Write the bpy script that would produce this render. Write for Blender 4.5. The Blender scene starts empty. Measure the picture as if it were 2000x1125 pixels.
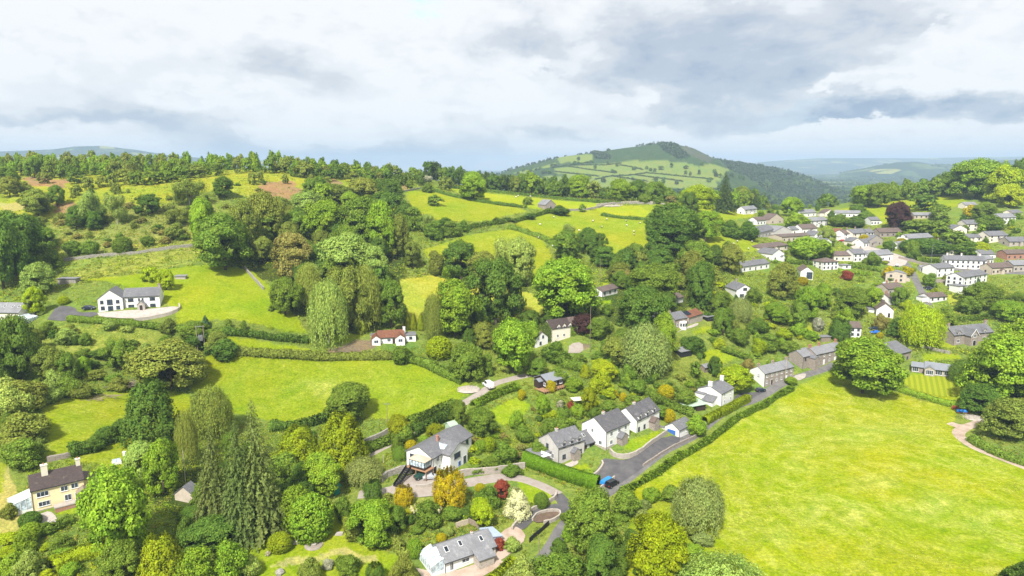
import bpy, math, random
import numpy as np
from mathutils import Vector, Matrix
from mathutils.geometry import delaunay_2d_cdt

random.seed(7)
rng = np.random.default_rng(7)
SC = bpy.context.scene
COL = SC.collection
R = math.radians

# ------------------------------------------------------------------ camera
CAMZ = 90.0
F = 1333.0                       # focal length in pixels of a 2000 px wide frame
HORIZON = 325.0
TILT = math.atan((562.5 - HORIZON) / F)
cam = bpy.data.cameras.new('camera')
cam.sensor_width = 36.0
cam.lens = F / 2000.0 * 36.0
cam.clip_start = 1.0
cam.clip_end = 60000.0
camo = bpy.data.objects.new('camera', cam)
COL.objects.link(camo)
camo.location = (0, 0, CAMZ)
camo.rotation_euler = (math.pi / 2 - TILT, 0, 0)
SC.camera = camo


def slope(v):
    return math.tan(math.atan((562.5 - v) / F) - TILT)


def ray(u, v):
    """x and z per metre travelled along +y for the line of sight through (u, v)."""
    c = (562.5 - v) / F
    dy = math.cos(TILT) + c * math.sin(TILT)
    return ((u - 1000.0) / F) / dy, (-math.sin(TILT) + c * math.cos(TILT)) / dy


def smooth(a, b, x):
    t = np.clip((x - a) / (b - a), 0, 1)
    return t * t * (3 - 2 * t)


# ------------------------------------------------------------------ terrain
# (u, v, distance) triples surveyed off the photograph; turned into x, y, z
SURV = """0 1125 130;250 1125 131;500 1125 136;1000 1125 137;1500 1125 138;2000 1125 138;2300 1125 139
60 1005 148;190 960 158;150 820 188;100 760 205;0 700 218;-200 700 222;20 620 250;-200 620 255;250 607 252;300 520 302;250 497 322
200 450 355;0 470 345;-250 470 350;200 400 388;0 400 390;-250 400 400;400 380 405;100 370 435;-200 370 440;100 345 505;-200 345 510;100 330 565;-200 330 570;350 345 480;350 332 540
550 335 520;640 345 520;540 370 440;460 360 440;720 352 540;790 370 520;830 350 600;430 640 247;500 560 288;580 640 260;650 600 278;600 500 332
650 430 405;700 400 445;750 500 345;850 430 425;900 480 382;850 540 335;830 570 318;1000 470 395;950 385 520;870 362 600;1000 378 590
1150 390 575;1280 395 555;1075 408 490;1060 520 352;1000 580 312;1150 600 292;1200 560 332;1250 480 402;1150 430 470;1350 440 450;1420 480 415
1400 560 350;1330 635 287;1300 720 255;1070 765 230;1070 668 266;960 755 229;770 668 262;600 690 246;600 750 228;600 810 211;400 760 222
750 850 199;870 925 175;990 940 176;1100 905 190;1220 890 192;1270 845 209;1400 795 234;1200 960 176;1440 790 240;1330 850 214;1480 765 257
1545 750 264;1600 720 281;1690 765 259;1810 750 264;1820 730 272;1870 675 300;1700 650 311;1730 620 330;1905 570 370;1800 590 356;1780 530 402
1880 535 405;1740 505 432;1540 540 388;1470 585 335;1490 530 388;1500 460 500;1650 470 482;1800 470 482;1650 420 600;1480 410 640;1780 415 565
1950 435 515;1700 400 640;1880 385 640;1960 345 700;2150 345 690;2150 435 510;2150 570 370;1500 800 244;1700 900 200;1700 1000 167;1950 850 220;1860 790 247;2000 720 268;2250 800 248
400 900 178;450 1000 155;650 950 172;700 1050 148;880 1080 144;1050 1060 149;1250 1040 153;350 700 236;200 700 228""".replace('\n', ';')
pts = []
for s in SURV.split(';'):
    u, v, d = map(float, s.split())
    a, b = ray(u, v)
    pts.append((a * d, d, CAMZ + b * d))
# out of sight: behind the crests and under the camera
pts += [(-700, 640, 88), (-500, 650, 88), (-330, 650, 88), (-180, 640, 82), (-60, 700, 72), (60, 690, 55), (160, 680, 48), (-700, 900, 60), (-300, 900, 55), (0, 900, 35),
        (250, 760, 36), (350, 860, 30), (500, 900, 40), (560, 800, 75), (700, 700, 85), (0, 60, 4), (-150, 60, 8), (150, 60, 2), (-400, 150, 40), (400, 150, 15), (0, -60, 4), (-700, 300, 70), (700, 300, 40),
        (0, 1150, 8), (-500, 1150, 30), (500, 1150, 10), (900, 1000, 40), (-900, 1100, 40), (-900, 500, 85), (900, 500, 60)]
CP = np.array(pts)


def _tps(r2):
    return np.where(r2 > 0, 0.5 * r2 * np.log(np.maximum(r2, 1e-12)), 0)


_S = 100.0
_n = len(CP)
_X = CP[:, :2] / _S
_K = _tps(((_X[:, None] - _X[None]) ** 2).sum(-1)) + np.eye(_n) * 0.004
_P = np.c_[np.ones(_n), _X]
_A = np.block([[_K, _P], [_P.T, np.zeros((3, 3))]])
_W = np.linalg.solve(_A, np.r_[CP[:, 2], 0, 0, 0])


def _rbf(x, y):
    q = np.c_[x.ravel(), y.ravel()] / _S
    out = np.empty(len(q))
    for i in range(0, len(q), 20000):
        s = q[i:i + 20000]
        k = _tps(((s[:, None] - _X[None]) ** 2).sum(-1))
        out[i:i + 20000] = k @ _W[:_n] + _W[_n] + s @ _W[_n + 1:]
    return out.reshape(x.shape)


GX0, GX1, GY0, GY1, GS = -1000.0, 1000.0, -100.0, 1200.0, 4.0
_gx = np.arange(GX0, GX1 + .1, GS)
_gy = np.arange(GY0, GY1 + .1, GS)
_GZ = _rbf(*np.meshgrid(_gx, _gy))          # [iy, ix]


def _wob(x, y):
    return (np.sin(x * .071 + 1.3 * np.sin(y * .043)) * np.sin(y * .063 + 1.1 * np.sin(x * .051)) * .35
            + np.sin(x * .19 + y * .11) * np.sin(y * .23 - x * .07) * .10)


# the big hill: ridge line read off its silhouette, standing 2300 m away
SIL = [(900, 372), (960, 346), (1000, 331), (1060, 316), (1100, 306), (1160, 298), (1220, 289), (1262, 284), (1285, 280), (1310, 280), (1340, 286), (1362, 297),
       (1390, 309), (1420, 315), (1480, 323), (1540, 334), (1580, 346), (1620, 363), (1660, 392)]
HD = 2300.0
_hx = np.array([ray(u, v)[0] * HD for u, v in SIL])
_hz = np.array([CAMZ + ray(u, v)[1] * HD for u, v in SIL])
# far skyline hills (u, v) at a distance
FAR1 = [(1380, 331), (1440, 322), (1500, 315), (1600, 309), (1700, 309), (1800, 309), (1900, 307), (2050, 305), (2400, 306), (2900, 325)]
FAR2 = [(-400, 312), (100, 292), (150, 286), (200, 285), (260, 292), (330, 303), (420, 311), (520, 314), (600, 319), (680, 332), (800, 340)]
FAR3 = [(760, 340), (830, 337), (900, 334), (980, 336), (1060, 342)]
MID1 = [(1640, 338), (1700, 328), (1750, 317), (1790, 316), (1830, 322), (1890, 321), (1960, 312), (2060, 308), (2300, 330)]


def _ridge(x, y, prof, dist, wf, wb, base=0.0):
    px = np.array([ray(u, v)[0] * dist for u, v in prof])
    pz = np.array([CAMZ + ray(u, v)[1] * dist for u, v in prof])
    p = np.interp(x * dist / np.maximum(y, 100), px, pz, left=base, right=base)
    t = np.where(y < dist, smooth(dist - wf, dist, y), 1 - smooth(dist, dist + wb, y))
    return base + np.maximum(p - base, 0) * t


def far_height(x, y):
    z = 1.5 * np.sin(x * .004 + 1) * np.sin(y * .0031) + 2.0 * np.sin(x * .0017 + y * .0011)
    p = np.interp(x, _hx, _hz, left=0, right=0)
    t = np.where(y < HD, smooth(np.interp(x, [520, 760, 950], [1250, 1900, 2160]), HD + 60, y) , 1 - smooth(HD + 60, HD + 900, y))
    t = t ** .85
    hill = np.maximum(p, 0) * t
    hill = hill + np.where(hill > 6, 1, hill / 6) * (2.0 * np.sin(x * .021) * np.sin(y * .017) + 1.2 * np.sin(x * .05 + y * .03)) * (t < .97)
    z = np.maximum(z, hill)
    z = np.maximum(z, _ridge(x, y, FAR1, 11500, 2600, 1200))
    z = np.maximum(z, _ridge(x, y, FAR2, 6500, 1800, 1500))
    z = np.maximum(z, _ridge(x, y, FAR3, 9000, 1500, 1500))
    z = np.maximum(z, _ridge(x, y, MID1, 5600, 900, 900))
    return z


def height(x, y):
    x = np.asarray(x, float)
    y = np.asarray(y, float)
    fx = np.clip((x - GX0) / GS, 0, len(_gx) - 1.001)
    fy = np.clip((y - GY0) / GS, 0, len(_gy) - 1.001)
    ix = fx.astype(int)
    iy = fy.astype(int)
    tx = fx - ix
    ty = fy - iy
    z = ((_GZ[iy, ix] * (1 - tx) + _GZ[iy, ix + 1] * tx) * (1 - ty) + (_GZ[iy + 1, ix] * (1 - tx) + _GZ[iy + 1, ix + 1] * tx) * ty)
    z = z + _wob(x, y)
    r = np.maximum(y, np.abs(x) * 1.15)
    k = smooth(800, 1100, r)
    return z * (1 - k) + far_height(x, y) * k


_D = np.concatenate([np.arange(90, 760, .5), np.arange(760, 3200, 5), np.arange(3200, 12500, 40)])


def cast(u, v, far=False):
    """Where the line of sight through (u, v) first meets the ground."""
    a, b = ray(u, v)
    D = _D if far else _D[_D < 760]
    g = CAMZ + b * D - height(a * D, D)
    i = np.argmax(g < 0)
    if g[i] >= 0:
        i = int(np.argmin(g))
        d = D[i]
    elif i == 0:
        d = D[0]
    else:
        d = D[i - 1] + (D[i] - D[i - 1]) * g[i - 1] / (g[i - 1] - g[i])
    x = a * d
    return Vector((x, d, float(height(x, d))))


def at_dist(u, d):
    x = (u - 1000) / F * d / math.cos(TILT)
    return Vector((x, d, float(height(x, d))))


def depth(p):
    return p.y * math.cos(TILT) - (p.z - CAMZ) * math.sin(TILT)


def project(p):
    d = depth(p)
    up = p.y * math.sin(TILT) + (p.z - CAMZ) * math.cos(TILT)
    return 1000 + F * p.x / d, 562.5 - F * up / d


# ------------------------------------------------------------------ object helpers
def tag(o, label=None, cat=None, group=None, kind=None):
    if label: o['label'] = label
    if cat: o['category'] = cat
    if group: o['group'] = group
    if kind: o['kind'] = kind
    return o


def link(name, data, parent=None):
    o = bpy.data.objects.new(name, data)
    COL.objects.link(o)
    if parent is not None:
        o.parent = parent
    return o


def empty(name, loc, rz=0.0):
    o = link(name, None)
    o.location = loc
    o.rotation_euler = (0, 0, rz)
    o.empty_display_size = .5
    return o


def np_mesh(name, verts, quads, mat, normals=None, tris=None):
    verts = np.asarray(verts, np.float32)
    me = bpy.data.meshes.new(name)
    nq = len(quads) if quads is not None else 0
    nt = len(tris) if tris is not None else 0
    idx = []
    if nq: idx.append(np.asarray(quads, np.int32).ravel())
    if nt: idx.append(np.asarray(tris, np.int32).ravel())
    idx = np.concatenate(idx)
    st = np.concatenate([np.arange(nq) * 4, nq * 4 + np.arange(nt) * 3]).astype(np.int32)
    me.vertices.add(len(verts))
    me.vertices.foreach_set('co', verts.ravel())
    me.loops.add(len(idx))
    me.loops.foreach_set('vertex_index', idx)
    me.polygons.add(nq + nt)
    me.polygons.foreach_set('loop_start', st)
    me.update(calc_edges=True)
    if mat is not None:
        for m in (mat if isinstance(mat, (list, tuple)) else [mat]):
            me.materials.append(m)
    if normals is not None:
        me.polygons.foreach_set('use_smooth', np.ones(nq + nt, bool))
        me.normals_split_custom_set_from_vertices(np.asarray(normals, np.float32))
    return me


class MB:
    """Collects boxes, prisms and tubes; build() links them as one mesh object."""

    def __init__(self):
        self.v, self.f, self.m = [], [], []

    def add(self, vs, fs, m=0):
        n = len(self.v)
        self.v += [tuple(p) for p in vs]
        self.f += [tuple(n + i for i in f) for f in fs]
        self.m += [m] * len(fs)
        return self

    def box(self, x0, x1, y0, y1, z0, z1, m=0, fn=None):
        vs = [(x, y, z) for z in (z0, z1) for y in (y0, y1) for x in (x0, x1)]
        if fn: vs = [fn(p) for p in vs]
        return self.add(vs, [(0, 2, 3, 1), (4, 5, 7, 6), (0, 1, 5, 4), (2, 6, 7, 3), (0, 4, 6, 2), (1, 3, 7, 5)], m)

    def hexa(self, b, t, m=0):
        """closed block from 4 bottom and 4 top points, both counter-clockwise from above."""
        return self.add(list(b) + list(t), [(3, 2, 1, 0), (4, 5, 6, 7), (0, 1, 5, 4), (1, 2, 6, 5), (2, 3, 7, 6), (3, 0, 4, 7)], m)

    def tube(self, p, q, r0, r1=None, n=8, m=0):
        p, q = Vector(p), Vector(q)
        r1 = r0 if r1 is None else r1
        z = (q - p).normalized()
        x = z.orthogonal().normalized()
        y = z.cross(x)
        vs = []
        for c, r in ((p, r0), (q, r1)):
            for k in range(n):
                a = 2 * math.pi * k / n
                vs.append(c + x * (r * math.cos(a)) + y * (r * math.sin(a)))
        fs = [(k, (k + 1) % n, n + (k + 1) % n, n + k) for k in range(n)] + [tuple(range(n - 1, -1, -1)), tuple(range(n, 2 * n))]
        return self.add(vs, fs, m)

    def lathe(self, prof, n=12, c=(0, 0, 0), m=0):
        vs, fs = [], []
        for r, z in prof:
            for k in range(n):
                a = 2 * math.pi * k / n
                vs.append((c[0] + r * math.cos(a), c[1] + r * math.sin(a), c[2] + z))
        for i in range(len(prof) - 1):
            for k in range(n):
                fs.append((i * n + k, i * n + (k + 1) % n, (i + 1) * n + (k + 1) % n, (i + 1) * n + k))
        fs.append(tuple(range(n - 1, -1, -1)))
        fs.append(tuple((len(prof) - 1) * n + k for k in range(n)))
        return self.add(vs, fs, m)

    def build(self, name, mats, parent=None, smooth=False, bevel=0):
        me = bpy.data.meshes.new(name)
        me.from_pydata(self.v, [], self.f)
        for m in (mats if isinstance(mats, (list, tuple)) else [mats]):
            me.materials.append(m)
        me.polygons.foreach_set('material_index', self.m)
        if smooth:
            me.polygons.foreach_set('use_smooth', [True] * len(self.f))
        me.update()
        o = link(name, me, parent)
        if bevel:
            b = o.modifiers.new('bevel', 'BEVEL')
            b.width = bevel
            b.segments = 2
        return o


# ------------------------------------------------------------------ materials
def new_mat(name):
    m = bpy.data.materials.new(name)
    m.use_nodes = True
    nt = m.node_tree
    nt.nodes.clear()
    return m, nt, nt.nodes, nt.links


def N(nodes, t, **kw):
    n = nodes.new(t)
    for k, v in kw.items():
        setattr(n, k, v)
    return n


def mixc(nodes, links, a, b, fac, blend='MIX'):
    n = nodes.new('ShaderNodeMix')
    n.data_type = 'RGBA'
    n.blend_type = blend
    for sock, val in ((n.inputs[0], fac), (n.inputs[6], a), (n.inputs[7], b)):
        if isinstance(val, bpy.types.NodeSocket):
            links.new(val, sock)
        elif isinstance(val, (int, float)):
            sock.default_value = val
        else:
            sock.default_value = (*val[:3], 1)
    return n.outputs[2]


def noise(nodes, links, vec, scale, detail=3, rough=.55):
    n = nodes.new('ShaderNodeTexNoise')
    n.inputs['Scale'].default_value = scale
    n.inputs['Detail'].default_value = detail
    n.inputs['Roughness'].default_value = rough
    if vec is not None: links.new(vec, n.inputs['Vector'])
    return n.outputs['Fac']


def ramp(nodes, links, fac, a, b):
    n = nodes.new('ShaderNodeMapRange')
    n.inputs['From Min'].default_value = a
    n.inputs['From Max'].default_value = b
    links.new(fac, n.inputs['Value'])
    return n.outputs['Result']


def surf(name, col, rough=.8, var=.25, scale=1.5, col2=None, spec=.3, metal=0, bump=0, space='Object'):
    """Plain surface with weathering noise."""
    m, nt, ns, ls = new_mat(name)
    tc = N(ns, 'ShaderNodeTexCoord')
    out = N(ns, 'ShaderNodeOutputMaterial')
    p = N(ns, 'ShaderNodeBsdfPrincipled')
    f1 = noise(ns, ls, tc.outputs[space], scale, 5, .65)
    c2 = col2 if col2 else tuple(c * (1 - var) for c in col)
    c = mixc(ns, ls, col, c2, ramp(ns, ls, f1, .38, .68))
    ls.new(c, p.inputs['Base Color'])
    p.inputs['Roughness'].default_value = rough
    p.inputs['Specular IOR Level'].default_value = spec
    p.inputs['Metallic'].default_value = metal
    if bump:
        b = N(ns, 'ShaderNodeBump')
        b.inputs['Strength'].default_value = bump
        b.inputs['Distance'].default_value = .1
        ls.new(noise(ns, ls, tc.outputs[space], scale * 6, 3), b.inputs['Height'])
        ls.new(b.outputs[0], p.inputs['Normal'])
    ls.new(p.outputs[0], out.inputs[0])
    return m


def masonry(name, c1, c2, mortar, scale=2.2, rough=.9):
    """Rubble stone: irregular cells with pale joints."""
    m, nt, ns, ls = new_mat(name)
    tc = N(ns, 'ShaderNodeTexCoord')
    mp = N(ns, 'ShaderNodeMapping')
    mp.inputs['Scale'].default_value = (1, 1, 1.8)
    ls.new(tc.outputs['Object'], mp.inputs[0])
    vo = N(ns, 'ShaderNodeTexVoronoi')
    vo.inputs['Scale'].default_value = scale
    ls.new(mp.outputs[0], vo.inputs['Vector'])
    sep = N(ns, 'ShaderNodeSeparateColor')
    ls.new(vo.outputs['Color'], sep.inputs[0])
    base = mixc(ns, ls, c1, c2, sep.outputs[0])
    ed = N(ns, 'ShaderNodeTexVoronoi', feature='DISTANCE_TO_EDGE')
    ed.inputs['Scale'].default_value = scale
    ls.new(mp.outputs[0], ed.inputs['Vector'])
    c = mixc(ns, ls, mortar, base, ramp(ns, ls, ed.outputs['Distance'], .0, .09))
    f = noise(ns, ls, tc.outputs['Object'], .7, 4)
    c = mixc(ns, ls, c, (.5, .5, .5), .0)
    c = mixc(ns, ls, c, mixc(ns, ls, c, (.35, .33, .3), .5), ramp(ns, ls, f, .5, .8))
    p = N(ns, 'ShaderNodeBsdfPrincipled')
    p.inputs['Roughness'].default_value = rough
    ls.new(c, p.inputs['Base Color'])
    out = N(ns, 'ShaderNodeOutputMaterial')
    ls.new(p.outputs[0], out.inputs[0])
    return m


def roofing(name, c1, c2, moss, moss_amt=.25, rough=.75, course=3.2):
    """Slates or tiles in courses with lichen and repairs."""
    m, nt, ns, ls = new_mat(name)
    uv = N(ns, 'ShaderNodeUVMap')
    br = N(ns, 'ShaderNodeTexBrick')
    br.inputs['Scale'].default_value = 1
    br.inputs['Brick Width'].default_value = .42
    br.inputs['Row Height'].default_value = 1 / course
    br.inputs['Mortar Size'].default_value = .018
    br.inputs['Color1'].default_value = (*c1, 1)
    br.inputs['Color2'].default_value = (*c2, 1)
    br.inputs['Mortar'].default_value = (*[c * .45 for c in c1], 1)
    ls.new(uv.outputs[0], br.inputs['Vector'])
    tc = N(ns, 'ShaderNodeTexCoord')
    f = noise(ns, ls, tc.outputs['Object'], 1.1, 6, .7)
    f2 = noise(ns, ls, tc.outputs['Object'], .25, 3, .6)
    c = mixc(ns, ls, br.outputs['Color'], moss, ramp(ns, ls, f, .62 - moss_amt * .3, .85))
    c = mixc(ns, ls, c, [v * .62 for v in c1], ramp(ns, ls, f2, .45, .75))
    p = N(ns, 'ShaderNodeBsdfPrincipled')
    p.inputs['Roughness'].default_value = rough
    p.inputs['Specular IOR Level'].default_value = .35
    ls.new(c, p.inputs['Base Color'])
    out = N(ns, 'ShaderNodeOutputMaterial')
    ls.new(p.outputs[0], out.inputs[0])
    return m


def foliage_mat(name, use_attr=False):
    """Leaves: per-object colour, varied per leaf and per clump, letting some light through."""
    m, nt, ns, ls = new_mat(name)
    if use_attr:
        a = N(ns, 'ShaderNodeAttribute', attribute_name='tint')
        base = a.outputs['Color']
    else:
        base = N(ns, 'ShaderNodeObjectInfo').outputs['Color']
    tc = N(ns, 'ShaderNodeTexCoord')
    ge = N(ns, 'ShaderNodeNewGeometry')
    f = noise(ns, ls, tc.outputs['Object'], .55 if use_attr else 6.0, 2)
    hs = N(ns, 'ShaderNodeHueSaturation')
    mr = N(ns, 'ShaderNodeMapRange')
    mr.inputs['To Min'].default_value = .62
    mr.inputs['To Max'].default_value = 1.42
    ls.new(ge.outputs['Random Per Island'], mr.inputs['Value'])
    ls.new(mr.outputs[0], hs.inputs['Value'])
    mh = N(ns, 'ShaderNodeMapRange')
    mh.inputs['From Min'].default_value = .3
    mh.inputs['From Max'].default_value = .7
    mh.inputs['To Min'].default_value = .488
    mh.inputs['To Max'].default_value = .509
    ls.new(f, mh.inputs['Value'])
    ls.new(mh.outputs[0], hs.inputs['Hue'])
    ls.new(base, hs.inputs['Color'])
    d = N(ns, 'ShaderNodeBsdfDiffuse')
    t = N(ns, 'ShaderNodeBsdfTranslucent')
    ls.new(hs.outputs[0], d.inputs[0])
    ls.new(mixc(ns, ls, hs.outputs[0], (.5, .6, .02), .12), t.inputs[0])
    mx = N(ns, 'ShaderNodeMixShader')
    mx.inputs[0].default_value = .38
    ls.new(d.outputs[0], mx.inputs[1])
    ls.new(t.outputs[0], mx.inputs[2])
    out = N(ns, 'ShaderNodeOutputMaterial')
    ls.new(mx.outputs[0], out.inputs[0])
    return m


M = {}
M['leaf'] = foliage_mat('leaves')
M['leaf_attr'] = foliage_mat('ground_leaves', True)
M['bark'] = surf('bark', (.11, .085, .06), .95, .4, 8)
M['pale_bark'] = surf('pale_bark', (.42, .38, .30), .9, .5, 9)
M['white'] = surf('white_render', (.80, .79, .76), .85, .10, .5)
M['cream'] = surf('cream_render', (.76, .70, .58), .85, .10, .5)
M['greyrender'] = surf('grey_render', (.56, .53, .50), .9, .18, .8)
M['yellowrender'] = surf('yellow_render', (.90, .75, .45), .85, .08, .5)
M['tan'] = surf('tan_render', (.55, .47, .38), .9, .2, .8)
M['stone'] = masonry('rubble_stone', (.34, .28, .24), (.20, .165, .145), (.40, .35, .30))
M['palestone'] = masonry('pale_stone', (.46, .40, .34), (.30, .26, .22), (.46, .42, .36))
M['drystone'] = masonry('dry_stone', (.42, .39, .34), (.22, .20, .17), (.13, .12, .10), 2.8)
M['brick'] = masonry('red_brick', (.42, .16, .09), (.32, .11, .07), (.4, .34, .28), 6)
M['slate'] = roofing('grey_slate', (.19, .19, .202), (.14, .14, .15), (.33, .31, .27))
M['darkslate'] = roofing('dark_slate', (.135, .13, .138), (.092, .09, .098), (.26, .24, .20))
M['browntile'] = roofing('brown_tile', (.17, .125, .105), (.12, .09, .08), (.30, .26, .2))
M['darkbrowntile'] = roofing('dark_brown_tile', (.085, .06, .055), (.058, .044, .042), (.30, .24, .16), .12)
M['redtile'] = roofing('red_tile', (.24, .10, .055), (.165, .066, .04), (.27, .18, .12))
M['paleroof'] = roofing('pale_slate', (.265, .265, .278), (.21, .21, .222), (.42, .40, .36))
M['bluesheet'] = surf('blue_grey_sheet_roof', (.23, .245, .27), .5, .12, .6)
M['greensheet'] = surf('pale_green_sheet_roof', (.42, .55, .42), .6, .15, .6)
M['flatroof'] = surf('felt_roof', (.20, .20, .21), .9, .2, .6)
M['frame'] = surf('white_window_frame', (.80, .80, .79), .5, .04, 2)
M['darkframe'] = surf('dark_window_frame', (.05, .05, .055), .5, .1, 2)
M['darkwood'] = surf('dark_timber', (.055, .035, .028), .8, .35, 3)
M['deck'] = surf('orange_brown_decking', (.42, .24, .13), .8, .3, 2)
M['wood'] = surf('weathered_timber', (.30, .24, .18), .9, .4, 3)
M['palewood'] = surf('pale_timber', (.52, .44, .33), .9, .25, 3)
M['black'] = surf('black_timber', (.022, .022, .024), .7, .3, 3)
M['metal'] = surf('galvanised_metal', (.42, .43, .44), .45, .15, 3, metal=.7)
M['bluedoor'] = surf('blue_painted_door', (.06, .16, .50), .5, .1, 2)
M['bluepaint'] = surf('bright_blue_paint', (.03, .20, .62), .4, .1, 2)
M['tarp'] = surf('pale_blue_tarpaulin', (.42, .50, .62), .6, .15, 1.2)
M['bluecover'] = surf('blue_plastic_cover', (.03, .24, .58), .45, .2, 1.2)
M['teal'] = surf('teal_plastic', (.02, .26, .22), .5, .15, 2)
M['redpaint'] = surf('red_paint', (.60, .03, .03), .5, .2, 2)
M['rust'] = surf('rusty_red_steel', (.40, .10, .05), .8, .4, 3)
M['terracotta'] = surf('terracotta', (.45, .20, .12), .85, .2, 3)
M['plasticwhite'] = surf('white_plastic', (.80, .80, .80), .4, .05, 2)
M['canvas'] = surf('cream_canvas', (.68, .60, .48), .9, .1, 2)
M['wool'] = surf('wool', (.72, .69, .60), .95, .2, 4)
M['darkface'] = surf('dark_wool', (.04, .035, .03), .9, .2, 4)
M['rubber'] = surf('rubber', (.02, .02, .02), .8, .2, 5)
M['soil'] = surf('bare_soil', (.16, .11, .075), .95, .35, .6, space='Object')
M['brush'] = surf('cut_branches', (.34, .26, .20), .95, .4, 5)
M['asphalt'] = surf('asphalt', (.080, .077, .080), .9, .3, .35, (.125, .118, .118))
M['oldasphalt'] = surf('worn_asphalt', (.125, .120, .118), .92, .3, .4, (.19, .178, .168))
M['gravel'] = surf('pinkish_gravel', (.35, .31, .275), .95, .25, .5, (.29, .235, .195))
M['track'] = surf('sandy_track', (.46, .37, .30), .95, .3, .35, (.33, .24, .17))
M['paving'] = surf('pale_paving', (.46, .41, .36), .9, .3, .8)
M['paint'] = surf('road_paint', (.62, .60, .55), .7, .3, 3)
M['solar'] = surf('solar_panel', (.02, .025, .05), .2, .2, 2, spec=.6)
for nm, c in (('carblack', (.012, .012, .014)), ('carsilver', (.45, .47, .50)), ('carblue', (.02, .15, .60)), ('cardark', (.02, .03, .05)), ('carwhite', (.75, .75, .75)), ('carred', (.35, .02, .02)), ('cargreen', (.02, .06, .045))):
    M[nm] = surf(nm + '_paint', c, .3, .05, 2, spec=.5)


def stripes_mat():
    m, nt, ns, ls = new_mat('mown_stripes')
    tc = N(ns, 'ShaderNodeTexCoord')
    mp = N(ns, 'ShaderNodeMapping')
    mp.inputs['Rotation'].default_value = (0, 0, .45)
    ls.new(tc.outputs['Object'], mp.inputs[0])
    w = N(ns, 'ShaderNodeTexWave')
    w.inputs['Scale'].default_value = .16
    w.inputs['Distortion'].default_value = .15
    ls.new(mp.outputs[0], w.inputs['Vector'])
    c = mixc(ns, ls, (.20, .245, .012), (.30, .33, .02), ramp(ns, ls, w.outputs['Fac'], .3, .7))
    c = mixc(ns, ls, c, (.22, .27, .02), ramp(ns, ls, noise(ns, ls, tc.outputs['Object'], 1.2, 4, .7), .4, .8))
    p = N(ns, 'ShaderNodeBsdfDiffuse')
    ls.new(c, p.inputs[0])
    out = N(ns, 'ShaderNodeOutputMaterial')
    ls.new(p.outputs[0], out.inputs[0])
    return m


def glass_mat(name, col, rough=.08):
    m, nt, ns, ls = new_mat(name)
    p = N(ns, 'ShaderNodeBsdfPrincipled')
    tc = N(ns, 'ShaderNodeTexCoord')
    c = mixc(ns, ls, col, [v * 2.2 for v in col], ramp(ns, ls, noise(ns, ls, tc.outputs['Object'], 1.3, 2), .4, .65))
    ls.new(c, p.inputs['Base Color'])
    p.inputs['Roughness'].default_value = rough
    p.inputs['Specular IOR Level'].default_value = .5
    out = N(ns, 'ShaderNodeOutputMaterial')
    ls.new(p.outputs[0], out.inputs[0])
    return m


M['stripes'] = stripes_mat()
M['glass'] = glass_mat('window_glass', (.035, .045, .06))
M['carglass'] = glass_mat('car_glass', (.015, .02, .025))
M['roofglass'] = glass_mat('conservatory_glass', (.30, .36, .40), .15)

# ------------------------------------------------------------------ ground sheet with its land cover
def inside(px, py, poly):
    r = np.zeros(px.shape, bool)
    n = len(poly)
    for i in range(n):
        x1, y1 = poly[i]
        x2, y2 = poly[(i + 1) % n]
        if y1 == y2: continue
        c = ((y1 > py) != (y2 > py)) & (px < (x2 - x1) * (py - y1) / (y2 - y1) + x1)
        r ^= c
    return r


def uvs(s):
    return [tuple(map(float, p.split(','))) for p in s.split()]


# name of cover -> (albedo, roughness 0 lawn .. 1 scrub, straw amount)
COVER = {
    'scrub': ((.16, .20, .035), 1.0, .35), 'meadow': ((.224, .258, .006), .42, .66), 'pasture': ((.222, .252, .010), .30, .35), 'brightpasture': ((.26, .29, .012), .22, .25),
    'lawn': ((.20, .26, .008), .10, .15), 'palegrass': ((.37, .375, .12), .4, 1.0), 'buttercup': ((.36, .315, .008), .3, .3), 'darkgrass': ((.15, .205, .02), .5, .3), 'dry': ((.31, .31, .03), .25, .6), 'moor': ((.27, .27, .02), .8, .5), 'bracken': ((.30, .175, .085), .8, .2),
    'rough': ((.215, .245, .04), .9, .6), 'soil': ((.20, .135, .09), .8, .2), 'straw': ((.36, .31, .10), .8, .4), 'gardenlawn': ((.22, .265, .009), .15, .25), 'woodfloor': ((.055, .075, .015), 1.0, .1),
    'heath': ((.22, .22, .05), 1.0, .5), 'hillgreen': ((.038, .068, .028), .9, .1), 'hillwood': ((.028, .058, .02), 1.0, .0), 'hillbrown': ((.085, .088, .06), .9, .1), 'hillfield': ((.165, .20, .045), .2, .2),
}
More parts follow.
